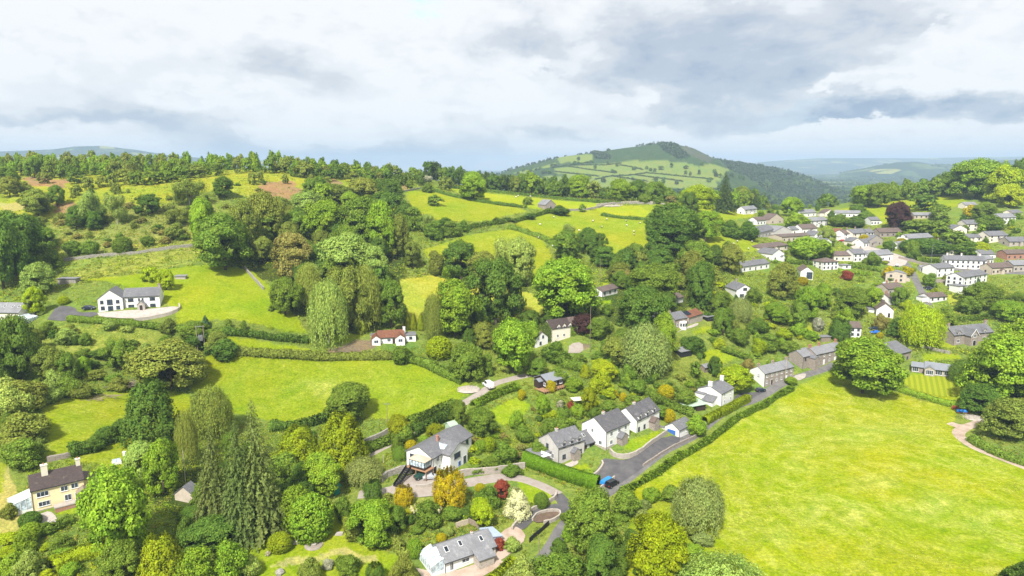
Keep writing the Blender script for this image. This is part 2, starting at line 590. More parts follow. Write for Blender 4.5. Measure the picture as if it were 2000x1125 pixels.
FIELDS = """moor|-300,330 0,330 560,335 760,355 800,372 700,375 600,372 540,400 420,372 330,395 250,402 160,395 100,425 0,425 -300,425
bracken|500,362 560,350 590,372 600,400 545,418 520,395
bracken|40,345 140,350 130,366 60,364
bracken|105,398 150,393 150,412 108,420
bracken|600,352 650,346 670,358 625,368
straw|0,395 45,395 40,412 0,415
bracken|780,362 800,360 795,374 780,374
pasture|792,374 850,372 1010,405 1030,412 960,430 860,434 805,412
brightpasture|862,364 1000,382 1210,400 1140,413 1050,408 1000,402 920,390
pasture|1000,434 1070,414 1165,410 1262,430 1268,480 1200,500 1100,485 1062,468
brightpasture|1160,408 1210,402 1278,402 1262,428 1180,419
pasture|825,488 900,462 1000,447 1060,468 1080,500 1078,560 1060,560 1010,500 840,512
dry|778,545 840,538 900,545 1060,575 1060,612 900,640 800,628
pasture|1378,470 1410,454 1475,462 1480,490 1390,500
pasture|1625,412 1730,390 1880,372 1890,398 1800,420 1760,445 1700,432
pasture|1250,402 1480,400 1470,425 1300,430
pasture|395,700 430,690 600,697 770,699 830,711 905,740 925,762 880,795 800,825 720,815 640,815 560,834 440,800 370,760
pasture|85,790 200,768 300,757 370,770 390,800 300,830 250,835 160,882 95,892
pasture|130,905 260,850 300,850 320,880 230,920 180,905
gardenlawn|145,548 230,540 300,530 390,518 490,525 600,652 350,632 335,600 210,550
rough|125,510 250,500 375,486 395,515 300,528 150,547
meadow|1205,965 1300,905 1500,790 1560,752 1625,725 1690,745 1740,762 1800,783 1870,797 1860,835 1880,868 1950,900 2060,935 2400,980 2500,1300 1230,1300 1215,1080 1240,1000
gardenlawn|1752,742 1785,728 1875,738 1885,785 1800,775
gardenlawn|480,1075 560,1020 620,1000 660,1010 690,1060 780,1085 830,1140 480,1160
straw|520,1095 600,1090 720,1078 730,1090 640,1102 540,1110
gardenlawn|1010,940 1075,962 1085,975 1040,985 1005,975
gardenlawn|1118,912 1150,905 1158,920 1120,926
gardenlawn|1228,858 1285,842 1300,848 1255,880 1215,878
gardenlawn|955,805 1005,775 1040,790 1010,830 975,830
gardenlawn|1360,690 1410,680 1445,700 1400,715
gardenlawn|1350,645 1390,635 1395,650 1355,652
gardenlawn|1800,690 1870,692 1880,702 1800,705
gardenlawn|1830,655 1860,662 1870,680 1825,678
gardenlawn|1560,630 1600,640 1600,665 1560,655
dry|1850,575 1880,572 1875,600 1850,595
gardenlawn|110,985 165,975 160,1000 110,1012
gardenlawn|1175,550 1205,555 1200,565 1175,562
gardenlawn|1175,587 1195,585 1195,592 1175,594
rough|0,690 100,640 150,628 345,648 400,690 360,700 200,690
straw|20,905 60,930 30,1020 0,1100 -40,1000
pasture|-20,900 15,905 10,960 -20,980
gardenlawn|430,660 560,672 640,690 600,694 440,680
soil|670,668 730,650 735,668 700,690 650,692
gardenlawn|640,655 720,650 680,668 640,670
soil|1115,680 1140,672 1140,690 1110,692
palegrass|1640,832 1720,815 1800,820 1815,845 1740,862 1680,872 1640,860
palegrass|1525,912 1552,850 1578,842 1574,900 1548,922
palegrass|1560,992 1590,968 1606,985 1596,1015 1570,1020
palegrass|1730,975 1850,958 1890,985 1800,1012 1750,1002
palegrass|1660,935 1740,915 1775,935 1690,955
palegrass|1620,1000 1690,985 1700,1020 1640,1035
palegrass|1880,1010 1960,990 1990,1020 1920,1045
palegrass|1574,820 1578,820 1580,1000 1575,1000
palegrass|1490,1040 1540,1020 1560,1050 1510,1070
palegrass|550,760 640,735 700,750 640,775
palegrass|1500,800 1560,780 1580,800 1520,825
buttercup|1560,770 1640,760 1650,800 1590,830 1560,810
buttercup|1700,860 1760,850 1790,900 1700,920 1660,890
buttercup|1640,960 1730,945 1760,975 1680,990
buttercup|1830,930 1960,930 1990,970 1880,980
buttercup|1420,1080 1560,1075 1600,1120 1420,1130
damp|1560,800 1630,790 1660,815 1600,835
damp|1240,990 1420,930 1440,960 1340,1010 1240,1050
damp|1680,760 1760,770 1740,790 1660,780
damp|400,760 470,730 480,760 420,800
straw|540,560 570,600 560,605 535,570"""
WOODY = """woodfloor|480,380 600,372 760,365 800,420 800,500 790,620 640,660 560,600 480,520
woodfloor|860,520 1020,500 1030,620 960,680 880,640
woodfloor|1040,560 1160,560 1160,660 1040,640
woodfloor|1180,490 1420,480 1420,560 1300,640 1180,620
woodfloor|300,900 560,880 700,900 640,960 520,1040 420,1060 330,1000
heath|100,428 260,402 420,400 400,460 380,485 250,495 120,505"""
POLYS = []
for line in (WOODY + '\n' + FIELDS).split('\n'):
    k, s = line.split('|')
    pts = [cast(u, v) for u, v in uvs(s)]
    POLYS.append((k, [(p.x, p.y) for p in pts]))
# fields on the big hill, read off against its own slope
HILLF = """hillfield|1087,309 1159,301 1157,312 1141,319 1092,319
hillfield|1003,338 1084,317 1087,326 1048,330 1019,342
hillfield|1084,328 1160,320 1201,317 1336,317 1365,326 1425,331 1410,353 1344,360 1162,356 1081,338
hillfield|1040,345 1136,341 1167,348 1150,366 1040,370
hillfield|1160,350 1400,352 1400,370 1160,370
hillbrown|1326,282 1352,286 1396,309 1386,319 1357,306 1326,289
hillwood|1409,312 1461,317 1500,327 1545,342 1545,352 1500,345 1422,330
hillwood|1157,299 1185,301 1190,311 1165,309
hillwood|1285,281 1318,283 1345,306 1330,312 1300,296"""
HPOLYS = []
for line in HILLF.split('\n'):
    k, s = line.split('|')
    pts = []
    for u, v in uvs(s):
        a, b = ray(u, v)
        D = np.arange(1250, 2600, 4.0)
        i = int(np.argmin(np.where(CAMZ + b * D - height(a * D, D) < 0, 0, 1) + D * 1e-9)) if (CAMZ + b * D < height(a * D, D)).any() else int(np.argmin(CAMZ + b * D - height(a * D, D)))
        pts.append((a * D[i], D[i]))
    HPOLYS.append((k, pts))


def make_ground():
    ang = np.concatenate([np.arange(-180, -46, 3.0), np.arange(-46, 46, .12), np.arange(46, 180, 3.0)])
    rad = np.concatenate([[0, 30, 55], np.geomspace(80, 1000, 520), np.geomspace(1010, 15500, 190)])
    na, nr = len(ang), len(rad)
    A, Rr = np.meshgrid(np.radians(ang), rad)
    x = np.sin(A) * Rr
    y = np.cos(A) * Rr
    z = height(x, y)
    keep = np.hypot(x, y) < 16000
    i, j = np.meshgrid(np.arange(nr - 1), np.arange(na), indexing='ij')
    j2 = (j + 1) % na
    q = np.stack([i * na + j, i * na + j2, (i + 1) * na + j2, (i + 1) * na + j], -1).reshape(-1, 4)[:, ::-1]
    xf, yf = x.ravel(), y.ravel()
    col = np.tile(np.array(COVER['scrub'][0]), (len(xf), 1))
    dat = np.tile(np.array([1.0, .25, 0.0]), (len(xf), 1))
    far = smooth(850, 1200, np.maximum(yf, np.hypot(xf, yf) * .8))
    col = col * (1 - far[:, None]) + np.array([.155, .19, .03]) * far[:, None]
    onhill = (yf > 1300) & (far_height(xf, yf) > 40) & (yf < 3200)
    col[onhill] = COVER['hillgreen'][0]
    nx = xf + 2.2 * np.sin(yf * .21) + 1.1 * np.sin(yf * .63 + 1)
    ny = yf + 2.2 * np.sin(xf * .19) + 1.1 * np.sin(xf * .57 + 2)
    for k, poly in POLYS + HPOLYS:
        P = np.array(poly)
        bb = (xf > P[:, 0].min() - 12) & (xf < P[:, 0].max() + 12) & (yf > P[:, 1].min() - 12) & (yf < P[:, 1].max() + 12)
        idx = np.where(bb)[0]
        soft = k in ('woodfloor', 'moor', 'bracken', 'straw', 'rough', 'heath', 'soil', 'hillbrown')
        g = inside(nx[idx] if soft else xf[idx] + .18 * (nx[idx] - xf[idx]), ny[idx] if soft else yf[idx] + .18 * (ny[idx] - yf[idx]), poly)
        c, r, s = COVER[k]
        if k in ('palegrass', 'buttercup', 'darkgrass'):      # pale, yellow and darker green patches that fade into the sward
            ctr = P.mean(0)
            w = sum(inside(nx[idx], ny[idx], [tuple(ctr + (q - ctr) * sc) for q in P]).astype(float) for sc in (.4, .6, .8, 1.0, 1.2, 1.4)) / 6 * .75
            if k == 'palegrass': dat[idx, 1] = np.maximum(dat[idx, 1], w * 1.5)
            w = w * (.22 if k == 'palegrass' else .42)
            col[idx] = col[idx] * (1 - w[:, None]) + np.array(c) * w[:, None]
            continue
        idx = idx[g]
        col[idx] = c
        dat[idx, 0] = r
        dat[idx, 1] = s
    dat[:, 2] = np.where(onhill, 0, far)
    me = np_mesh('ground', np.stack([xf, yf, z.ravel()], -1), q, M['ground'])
    me.polygons.foreach_set('use_smooth', np.ones(len(q), bool))
    at = me.attributes.new('cover', 'FLOAT_COLOR', 'POINT')
    at.data.foreach_set('color', np.c_[col, np.ones(len(col))].astype(np.float32).ravel())
    at = me.attributes.new('relief', 'FLOAT_COLOR', 'POINT')
    at.data.foreach_set('color', np.c_[dat, np.ones(len(col))].astype(np.float32).ravel())
    o = link('ground', me)
    tag(o, kind='structure')
    return o


def ground_mat():
    m, nt, ns, ls = new_mat('ground_cover')
    cov = N(ns, 'ShaderNodeAttribute', attribute_name='cover')
    rel = N(ns, 'ShaderNodeAttribute', attribute_name='relief')
    sp = N(ns, 'ShaderNodeSeparateColor')
    ls.new(rel.outputs['Color'], sp.inputs[0])
    rough, straw, far = sp.outputs[0], sp.outputs[1], sp.outputs[2]
    tc = N(ns, 'ShaderNodeTexCoord')
    pos = tc.outputs['Object']
    c = cov.outputs['Color']

    def mul(a, b):
        n = N(ns, 'ShaderNodeMath', operation='MULTIPLY')
        for s, v in ((n.inputs[0], a), (n.inputs[1], b)):
            if isinstance(v, (int, float)): s.default_value = v
            else: ls.new(v, s)
        return n.outputs[0]

    def mapped(scale, rot=0.0):
        mp = N(ns, 'ShaderNodeMapping')
        mp.inputs['Scale'].default_value = scale
        mp.inputs['Rotation'].default_value = (0, 0, rot)
        ls.new(pos, mp.inputs[0])
        return mp.outputs[0]
    big = noise(ns, ls, pos, .028, 4, .6)
    warp = N(ns, 'ShaderNodeTexNoise')
    warp.inputs['Scale'].default_value = .06
    warp.inputs['Detail'].default_value = 3
    ls.new(pos, warp.inputs['Vector'])
    wsc = N(ns, 'ShaderNodeVectorMath', operation='SCALE')
    wsc.inputs['Scale'].default_value = 22
    ls.new(warp.outputs['Color'], wsc.inputs[0])
    wad = N(ns, 'ShaderNodeVectorMath', operation='ADD')
    ls.new(pos, wad.inputs[0])
    ls.new(wsc.outputs[0], wad.inputs[1])
    mid = noise(ns, ls, wad.outputs[0], .17, 8, .78)
    fine = noise(ns, ls, pos, 1.3, 5, .8)
    tuss = noise(ns, ls, mapped((.35, .8, .4), -.2), 1, 5, .8)
    # hue drift: greener and yellower tracts
    c = mixc(ns, ls, c, mixc(ns, ls, c, (.55, .95, .9), .55, 'MULTIPLY'), ramp(ns, ls, big, .40, .68))
    c = mixc(ns, ls, c, mixc(ns, ls, c, (1.25, 1.06, .7), .7, 'MULTIPLY'), mul(ramp(ns, ls, noise(ns, ls, pos, .05, 3), .5, .72), .8))
    # seed heads laid over by the wind
    c = mixc(ns, ls, c, (.40, .405, .085), mul(mul(ramp(ns, ls, mid, .47, .63), straw), mul(ramp(ns, ls, noise(ns, ls, pos, .045, 4, .6), .30, .60), .95)))
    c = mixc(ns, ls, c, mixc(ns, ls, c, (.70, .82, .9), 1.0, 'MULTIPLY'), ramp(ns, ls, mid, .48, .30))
    ctr = cast(1790, 985)
    mr_ = N(ns, 'ShaderNodeMapping')
    mr_.inputs['Location'].default_value = (-ctr.x, -ctr.y * .8, 0)
    mr_.inputs['Scale'].default_value = (1, .8, 0)
    ls.new(pos, mr_.inputs[0])
    wv2 = N(ns, 'ShaderNodeTexWave', wave_type='RINGS', rings_direction='Z')
    wv2.inputs['Scale'].default_value = .055
    wv2.inputs['Distortion'].default_value = 4.5
    wv2.inputs['Detail'].default_value = 4
    wv2.inputs['Detail Scale'].default_value = 2.5
    wv2.inputs['Detail Roughness'].default_value = .7
    ls.new(mr_.outputs[0], wv2.inputs['Vector'])
    band = mul(mul(ramp(ns, ls, wv2.outputs['Fac'], .50, .95), ramp(ns, ls, straw, .5, .6)), ramp(ns, ls, noise(ns, ls, wad.outputs[0], .11, 6, .75), .42, .62))
    c = mixc(ns, ls, c, (.38, .375, .075), mul(band, .36))
    # short shadows between tussocks, painted into the colour as darker grass
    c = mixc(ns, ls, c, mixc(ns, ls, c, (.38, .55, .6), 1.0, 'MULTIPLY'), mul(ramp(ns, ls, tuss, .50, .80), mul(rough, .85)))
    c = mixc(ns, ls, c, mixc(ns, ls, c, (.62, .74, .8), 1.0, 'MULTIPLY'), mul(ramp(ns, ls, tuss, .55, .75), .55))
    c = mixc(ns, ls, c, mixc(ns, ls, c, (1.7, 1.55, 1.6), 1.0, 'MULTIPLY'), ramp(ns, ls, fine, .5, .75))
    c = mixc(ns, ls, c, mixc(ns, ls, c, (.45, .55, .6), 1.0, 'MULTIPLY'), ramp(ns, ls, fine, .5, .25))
    # the distant plain: a patchwork of fields parted by hedgerows and woods
    vo = N(ns, 'ShaderNodeTexVoronoi')
    vo.inputs['Scale'].default_value = .0042
    wv = N(ns, 'ShaderNodeVectorMath', operation='MULTIPLY')
    ls.new(pos, wv.inputs[0])
    wv.inputs[1].default_value = (1, .8, 0)
    ls.new(wv.outputs[0], vo.inputs['Vector'])
    ve = N(ns, 'ShaderNodeTexVoronoi', feature='DISTANCE_TO_EDGE')
    ve.inputs['Scale'].default_value = .0042
    ls.new(wv.outputs[0], ve.inputs['Vector'])
    s2 = N(ns, 'ShaderNodeSeparateColor')
    ls.new(vo.outputs['Color'], s2.inputs[0])
    fld = mixc(ns, ls, (.065, .105, .03), (.25, .26, .06), ramp(ns, ls, s2.outputs[0], .25, .8))
    fld = mixc(ns, ls, fld, (.025, .05, .02), ramp(ns, ls, s2.outputs[1], .50, .56))
    fld = mixc(ns, ls, (.03, .055, .02), fld, ramp(ns, ls, ve.outputs['Distance'], .035, .06))
    fld = mixc(ns, ls, fld, (.03, .055, .02), ramp(ns, ls, noise(ns, ls, pos, .0022, 5, .7), .47, .52))
    c = mixc(ns, ls, c, fld, far)
    d = N(ns, 'ShaderNodeBsdfDiffuse')
    d.inputs['Roughness'].default_value = .5
    ls.new(c, d.inputs[0])
    b = N(ns, 'ShaderNodeBump')
    b.inputs['Strength'].default_value = .8
    b.inputs['Distance'].default_value = .25
    ls.new(tuss, b.inputs['Height'])
    ls.new(b.outputs[0], d.inputs['Normal'])
    out = N(ns, 'ShaderNodeOutputMaterial')
    ls.new(d.outputs[0], out.inputs[0])
    return m


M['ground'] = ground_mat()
make_ground()


# ------------------------------------------------------------------ roads, drives and paths
def gz(x, y):
    return float(height(x, y))


def densify(P, step):
    out = []
    for a, b in zip(P[:-1], P[1:]):
        n = max(1, int(math.hypot(b[0] - a[0], b[1] - a[1]) / step))
        out += [(a[0] + (b[0] - a[0]) * k / n, a[1] + (b[1] - a[1]) * k / n) for k in range(n)]
    out.append(tuple(P[-1]))
    return out


def soften(P, n=2):
    for _ in range(n):
        Q = [P[0]]
        for a, b in zip(P[:-1], P[1:]):
            Q += [(a[0] * .75 + b[0] * .25, a[1] * .75 + b[1] * .25), (a[0] * .25 + b[0] * .75, a[1] * .25 + b[1] * .75)]
        Q.append(P[-1])
        P = Q
    return P


def line_px(s):
    return [(p.x, p.y) for p in (cast(u, v) for u, v in uvs(s))]


def normals2(P):
    T = []
    for i in range(len(P)):
        a = P[max(0, i - 1)]
        b = P[min(len(P) - 1, i + 1)]
        l = math.hypot(b[0] - a[0], b[1] - a[1]) or 1
        T.append((-(b[1] - a[1]) / l, (b[0] - a[0]) / l))
    return T


def road(name, s, width, mat, lift=.10, kind='structure', wander=0.0):
    P = densify(soften(line_px(s)), 1.5)
    T = normals2(P)
    vs, fs = [], []
    K = 6
    for i, ((x, y), (nx, ny)) in enumerate(zip(P, T)):
        w = width * (1 + wander * math.sin(i * .7) * .5)
        for k in range(K + 1):
            t = (k / K - .5) * w
            X, Y = x + nx * t, y + ny * t
            vs.append((X, Y, gz(X, Y) + lift - (.25 if k in (0, K) else 0)))
    for i in range(len(P) - 1):
        for k in range(K):
            a = i * (K + 1) + k
            fs.append((a, a + K + 1, a + K + 2, a + 1))
    me = bpy.data.meshes.new(name)
    me.from_pydata(vs, [], [f[::-1] for f in fs])
    me.materials.append(mat)
    o = link(name, me)
    return tag(o, kind=kind)


def sheet(name, s, mat, lift=.09, kind='structure'):
    P = densify(soften(line_px(s) + [line_px(s)[0]], 1), 1.2)[:-1]
    xs = [p[0] for p in P]
    ys = [p[1] for p in P]
    n = len(P)
    pts = [Vector(p) for p in P]
    X, Y = np.meshgrid(np.arange(min(xs), max(xs), 1.6), np.arange(min(ys), max(ys), 1.6))
    g = inside(X.ravel(), Y.ravel(), P)
    pts += [Vector((a, b)) for a, b in zip(X.ravel()[g], Y.ravel()[g])]
    v, e, f, *_ = delaunay_2d_cdt(pts, [(i, (i + 1) % n) for i in range(n)], [], 1, .001)
    me = bpy.data.meshes.new(name)
    me.from_pydata([(p.x, p.y, gz(p.x, p.y) + lift) for p in v], [], [tuple(q) for q in f])
    me.materials.append(mat)
    o = link(name, me)
    return tag(o, kind=kind)


road('lane', '1020,1135 1046,1108 1078,1070 1103,1022 1150,985 1196,954 1252,915 1330,862 1400,813 1452,786 1500,764 1560,735 1630,712', 4.4, M['oldasphalt'], .12)
road('driveway_spur', '1100,1010 1106,985 1088,966', 4.2, M['asphalt'], .16)
road('gravel_drive', '1092,966 1052,945 1000,929 950,936 890,948 800,948 745,962 700,966', 4.6, M['gravel'], .11)
sheet('gravel_yard', '752,962 770,945 805,925 850,928 880,940 905,950 880,968 800,975', M['gravel'], .19)
sheet('parking_yard', '1150,932 1172,912 1176,896 1195,898 1225,900 1252,886 1303,850 1338,857 1290,886 1256,908 1258,914 1220,940 1192,955', M['asphalt'], .21)
sheet('turning_drive', '1002,1030 1035,1000 1075,985 1106,985 1106,1012 1090,1000 1050,1010 1020,1040', M['asphalt'], .15)
sheet('cottage_drive', '1432,790 1436,768 1480,766 1502,762 1480,772 1450,788', M['asphalt'], .19)
sheet('farmhouse_drive', '92,625 112,597 147,600 152,612 190,609 190,618 128,628', M['asphalt'], .14)
sheet('farmhouse_terrace', '190,612 245,608 312,602 345,598 352,606 320,618 250,624 195,620', M['paving'], .18)
sheet('bungalow_court', '968,1052 992,1030 1015,1030 1030,1052 1000,1080 980,1095 962,1100', M['track'], .16)
sheet('bungalow_patio', '812,1110 870,1122 965,1090 990,1100 900,1150 830,1135', M['track'], .14)
road('farm_track', '2060,935 2000,912 1950,892 1895,870 1868,848 1880,836 1905,828 1935,815', 4.6, M['track'], .11, wander=.12)
road('farm_track_spur', '1855,826 1870,832 1892,834', 4.0, M['track'], .15)
road('field_lane', '700,900 760,868 800,850 868,812 905,788 945,764 962,750 1005,738 1050,728', 3.6, M['gravel'], .11)
road('village_road', '1600,452 1655,470 1700,482 1745,497 1800,514 1850,524 1920,530 2060,536', 7.5, M['oldasphalt'], .15)
road('side_road', '1765,506 1780,530 1795,560 1812,592 1818,604', 4.4, M['oldasphalt'], .19)
sheet('village_square', '1640,470 1690,480 1740,493 1775,506 1765,522 1735,520 1700,505 1660,482', M['paving'], .23)
sheet('grey_house_patio', '1103,908 1125,898 1132,905 1112,915', M['paving'], .17)
sheet('ivy_house_yard', '1110,690 1112,672 1138,668 1140,690', M['gravel'], .15)
sheet('terrace_forecourt', '1545,748 1548,735 1575,728 1572,740', M['paving'], .15)
sheet('stone_house_path', '1322,650 1340,640 1365,630 1362,638', M['paving'], .16)
sheet('yellow_house_steps_path', '78,1005 98,998 112,1012 112,1028 82,1032', M['paving'], .16)
sheet('striped_lawn', '1756,744 1785,730 1873,740 1880,768 1860,778 1800,768', M['stripes'], .12)
sheet('flower_bed', '1040,1018 1052,1004 1090,1000 1095,1006 1080,1016 1050,1024', M['soil'], .3)

# ------------------------------------------------------------------ buildings
LANDMARKS = []          # (phrase, u, v): what tree labels refer to


def roof_mesh(faces, t, mat, parent, name='roof'):
    """Each face is (a, b, c, d | c) with a-b along the eave; extruded down by t, with UVs in metres."""
    vs, fs, uv = [], [], []
    for f in faces:
        f = [Vector(p) for p in f]
        e = (f[1] - f[0]).normalized()
        nrm = (f[1] - f[0]).cross(f[2] - f[0]).normalized()
        if nrm.z < 0:
            f = [f[1], f[0]] + list(reversed(f[2:]))
            e = (f[1] - f[0]).normalized()
            nrm = (f[1] - f[0]).cross(f[2] - f[0]).normalized()
        s = nrm.cross(e)
        n = len(vs)
        k = len(f)
        vs += f + [p - Vector((0, 0, t)) for p in f]
        fl = [tuple(range(n, n + k)), tuple(reversed(range(n + k, n + 2 * k)))]
        fl += [(n + i, n + k + i, n + k + (i + 1) % k, n + (i + 1) % k) for i in range(k)]
        for g in fl:
            fs.append(g)
            for i in g:
                p = vs[i] - f[0]
                uv.append((p.dot(e), p.dot(s) + p.z * .0))
    me = bpy.data.meshes.new(name)
    me.from_pydata(vs, [], fs)
    me.materials.append(mat)
    l = me.uv_layers.new(name='UVMap')
    l.data.foreach_set('uv', np.array(uv, np.float32).ravel())
    return link(name, me, parent)


def block(root, ox, oy, L, W, H, rise, ridge='x', wall='white', roof='slate', z0=0.0, base=2.5, over=.35, names=('wall', 'roof'), t=.2):
    """A walled volume and its roof. Returns (wall, roof, frame) - frame maps wall ids for openings."""
    m = MB()
    x0, x1, y0, y1 = ox, ox + L, oy, oy + W
    zb, ze = z0 - base, z0 + H
    if ridge == 'x':
        ym = (y0 + y1) / 2
        m.add([(x0, y0, zb), (x0, y1, zb), (x0, y1, ze), (x0, ym, ze + rise), (x0, y0, ze), (x1, y0, zb), (x1, y1, zb), (x1, y1, ze), (x1, ym, ze + rise), (x1, y0, ze)],
              [(0, 4, 3, 2, 1), (5, 6, 7, 8, 9), (0, 5, 9, 4), (1, 2, 7, 6), (0, 1, 6, 5), (4, 9, 8, 3), (3, 8, 7, 2)])
        k = rise / (W / 2)
        e = over
        z = ze + .22
        faces = [[(x0 - e * .6, y0 - e, z - e * k), (x1 + e * .6, y0 - e, z - e * k), (x1 + e * .6, ym, z + rise), (x0 - e * .6, ym, z + rise)],
                 [(x1 + e * .6, y1 + e, z - e * k), (x0 - e * .6, y1 + e, z - e * k), (x0 - e * .6, ym, z + rise), (x1 + e * .6, ym, z + rise)]]
    elif ridge == 'y':
        xm = (x0 + x1) / 2
        m.add([(x0, y0, zb), (x1, y0, zb), (x1, y0, ze), (xm, y0, ze + rise), (x0, y0, ze), (x0, y1, zb), (x1, y1, zb), (x1, y1, ze), (xm, y1, ze + rise), (x0, y1, ze)],
              [(0, 1, 2, 3, 4), (5, 9, 8, 7, 6), (0, 4, 9, 5), (1, 6, 7, 2), (0, 5, 6, 1), (4, 3, 8, 9), (3, 2, 7, 8)])
        k = rise / (L / 2)
        e = over
        z = ze + .22
        faces = [[(x0 - e, y1 + e * .6, z - e * k), (x0 - e, y0 - e * .6, z - e * k), (xm, y0 - e * .6, z + rise), (xm, y1 + e * .6, z + rise)],
                 [(x1 + e, y0 - e * .6, z - e * k), (x1 + e, y1 + e * .6, z - e * k), (xm, y1 + e * .6, z + rise), (xm, y0 - e * .6, z + rise)]]
    elif ridge == 'hip':
        m.box(x0, x1, y0, y1, zb, ze)
        e = over
        k = rise / (min(L, W) / 2)
        z = ze + .22 - e * k
        a, b, c, d = (x0 - e, y0 - e, z), (x1 + e, y0 - e, z), (x1 + e, y1 + e, z), (x0 - e, y1 + e, z)
        zt = ze + .22 + rise
        if L >= W:
            p, q = (x0 + W / 2, (y0 + y1) / 2, zt), (x1 - W / 2, (y0 + y1) / 2, zt)
            faces = [[a, b, q, p], [c, d, p, q], [b, c, q], [d, a, p]]
        else:
            p, q = ((x0 + x1) / 2, y0 + L / 2, zt), ((x0 + x1) / 2, y1 - L / 2, zt)
            faces = [[b, c, q, p], [d, a, p, q], [a, b, p], [c, d, q]]
    elif ridge in ('lean', 'leanl', 'leanr'):       # high side at the back / right / left
        hi = {'lean': lambda x, y: (y - y0) / W, 'leanl': lambda x, y: (x - x0) / L, 'leanr': lambda x, y: (x1 - x) / L}[ridge]
        c4 = [(x0, y0), (x1, y0), (x1, y1), (x0, y1)]
        m.hexa([(x, y, zb) for x, y in c4], [(x, y, ze + rise * hi(x, y)) for x, y in c4])
        e = over
        c4 = [(x0 - e, y0 - e), (x1 + e, y0 - e), (x1 + e, y1 + e * .2), (x0 - e, y1 + e * .2)]
        if ridge == 'leanl': c4 = [(x0 - e, y1 + e), (x0 - e, y0 - e), (x1, y0 - e), (x1, y1 + e)]
        if ridge == 'leanr': c4 = [(x1 + e, y0 - e), (x1 + e, y1 + e), (x0, y1 + e), (x0, y0 - e)]
        faces = [[(x, y, ze + .2 + rise * hi(x, y)) for x, y in c4]]
    else:                                            # flat
        m.box(x0, x1, y0, y1, zb, ze)
        e = over
        z = ze + .22
        faces = [[(x0 - e, y0 - e, z), (x1 + e, y0 - e, z), (x1 + e, y1 + e, z), (x0 - e, y1 + e, z)]]
    w = m.build(names[0], M[wall], root) if names[0] else None
    if ridge in ('x', 'hip') and names[1] and L > 3:
        gb = MB()
        zg = faces[0][0][2] - t
        gb.box(x0 - over * .5, x1 + over * .5, y0 - over - .13, y0 - over + .0, zg - .02, zg + .12)
        gb.box(x0 + .08, x0 + .18, y0 - .12, y0 - .02, z0 - .3, ze - .1)
        gb.build('gutter', M['darkframe'], root)
    r = roof_mesh(faces, t, M[roof], root, names[1]) if names[1] else None
    return w, r, (x0, x1, y0, y1, z0)


def on_wall(fr, wl):
    x0, x1, y0, y1, z0 = fr
    if wl == 'F': return (lambda s, d, z: (x0 + s, y0 - d, z0 + z)), x1 - x0
    if wl == 'B': return (lambda s, d, z: (x1 - s, y1 + d, z0 + z)), x1 - x0
    if wl == 'L': return (lambda s, d, z: (x0 - d, y1 - s, z0 + z)), y1 - y0
    return (lambda s, d, z: (x1 + d, y0 + s, z0 + z)), y1 - y0


def window(root, fr, wl, f, z, w, h, frame='frame', fine=True, name='window', sill=True, bars=1):
    """f: centre along the wall, 0..1 from its left end seen from outside."""
    fn, Lw = on_wall(fr, wl)
    s = f * Lw
    g = lambda p: fn(*p)
    b = MB()
    t = .09 if h > .7 else .06
    a0, a1 = s - w / 2, s + w / 2
    b.box(a0, a0 + t, .0, .07, z, z + h, fn=g)
    b.box(a1 - t, a1, .0, .07, z, z + h, fn=g)
    b.box(a0 + t, a1 - t, .0, .07, z, z + t, fn=g)
    b.box(a0 + t, a1 - t, .0, .07, z + h - t, z + h, fn=g)
    for k in range(bars):
        c = a0 + w * (k + 1) / (bars + 1)
        b.box(c - .035, c + .035, .0, .06, z + t, z + h - t, fn=g)
    if sill: b.box(a0 - .08, a1 + .08, .0, .14, z - .1, z - .002, fn=g)
    if fine:
        o = b.build(name, M[frame], root)
        p = MB()
        p.box(a0 + t * .6, a1 - t * .6, -.02, .035, z + t * .6, z + h - t * .6, fn=g)
        p.build('pane', M['glass'], o)
    else:
        b.box(a0 + t * .6, a1 - t * .6, -.02, .035, z + t * .6, z + h - t * .6, 1, fn=g)
        o = b.build(name, [M[frame], M['glass']], root)
    return o


def door(root, fr, wl, f, w=1.0, h=2.05, mat='darkwood', z=0.0, name='door'):
    fn, Lw = on_wall(fr, wl)
    s = f * Lw
    b = MB()
    b.box(s - w / 2 - .1, s + w / 2 + .1, 0, .06, z - .1, z + h + .1, 0, fn=lambda p: fn(*p))
    b.box(s - w / 2, s + w / 2, .0, .1, z - .05, z + h, 1, fn=lambda p: fn(*p))
    return b.build(name, [M['frame'], M[mat]], root)


def chimney(roof, x, y, z0, z1, w=.8, d=.6, mat='stone', pots=2):
    b = MB()
    b.box(x - w / 2, x + w / 2, y - d / 2, y + d / 2, z0, z1)
    b.box(x - w / 2 - .08, x + w / 2 + .08, y - d / 2 - .08, y + d / 2 + .08, z1 + .001, z1 + .16)
    for k in range(pots):
        px = x + (k - (pots - 1) / 2) * w * .5
        b.lathe([(.13, 0), (.10, .4), (.13, .42)], 8, (px, y, z1 + .16), 1)
    return b.build('chimney', [M[mat], M['terracotta']], roof)


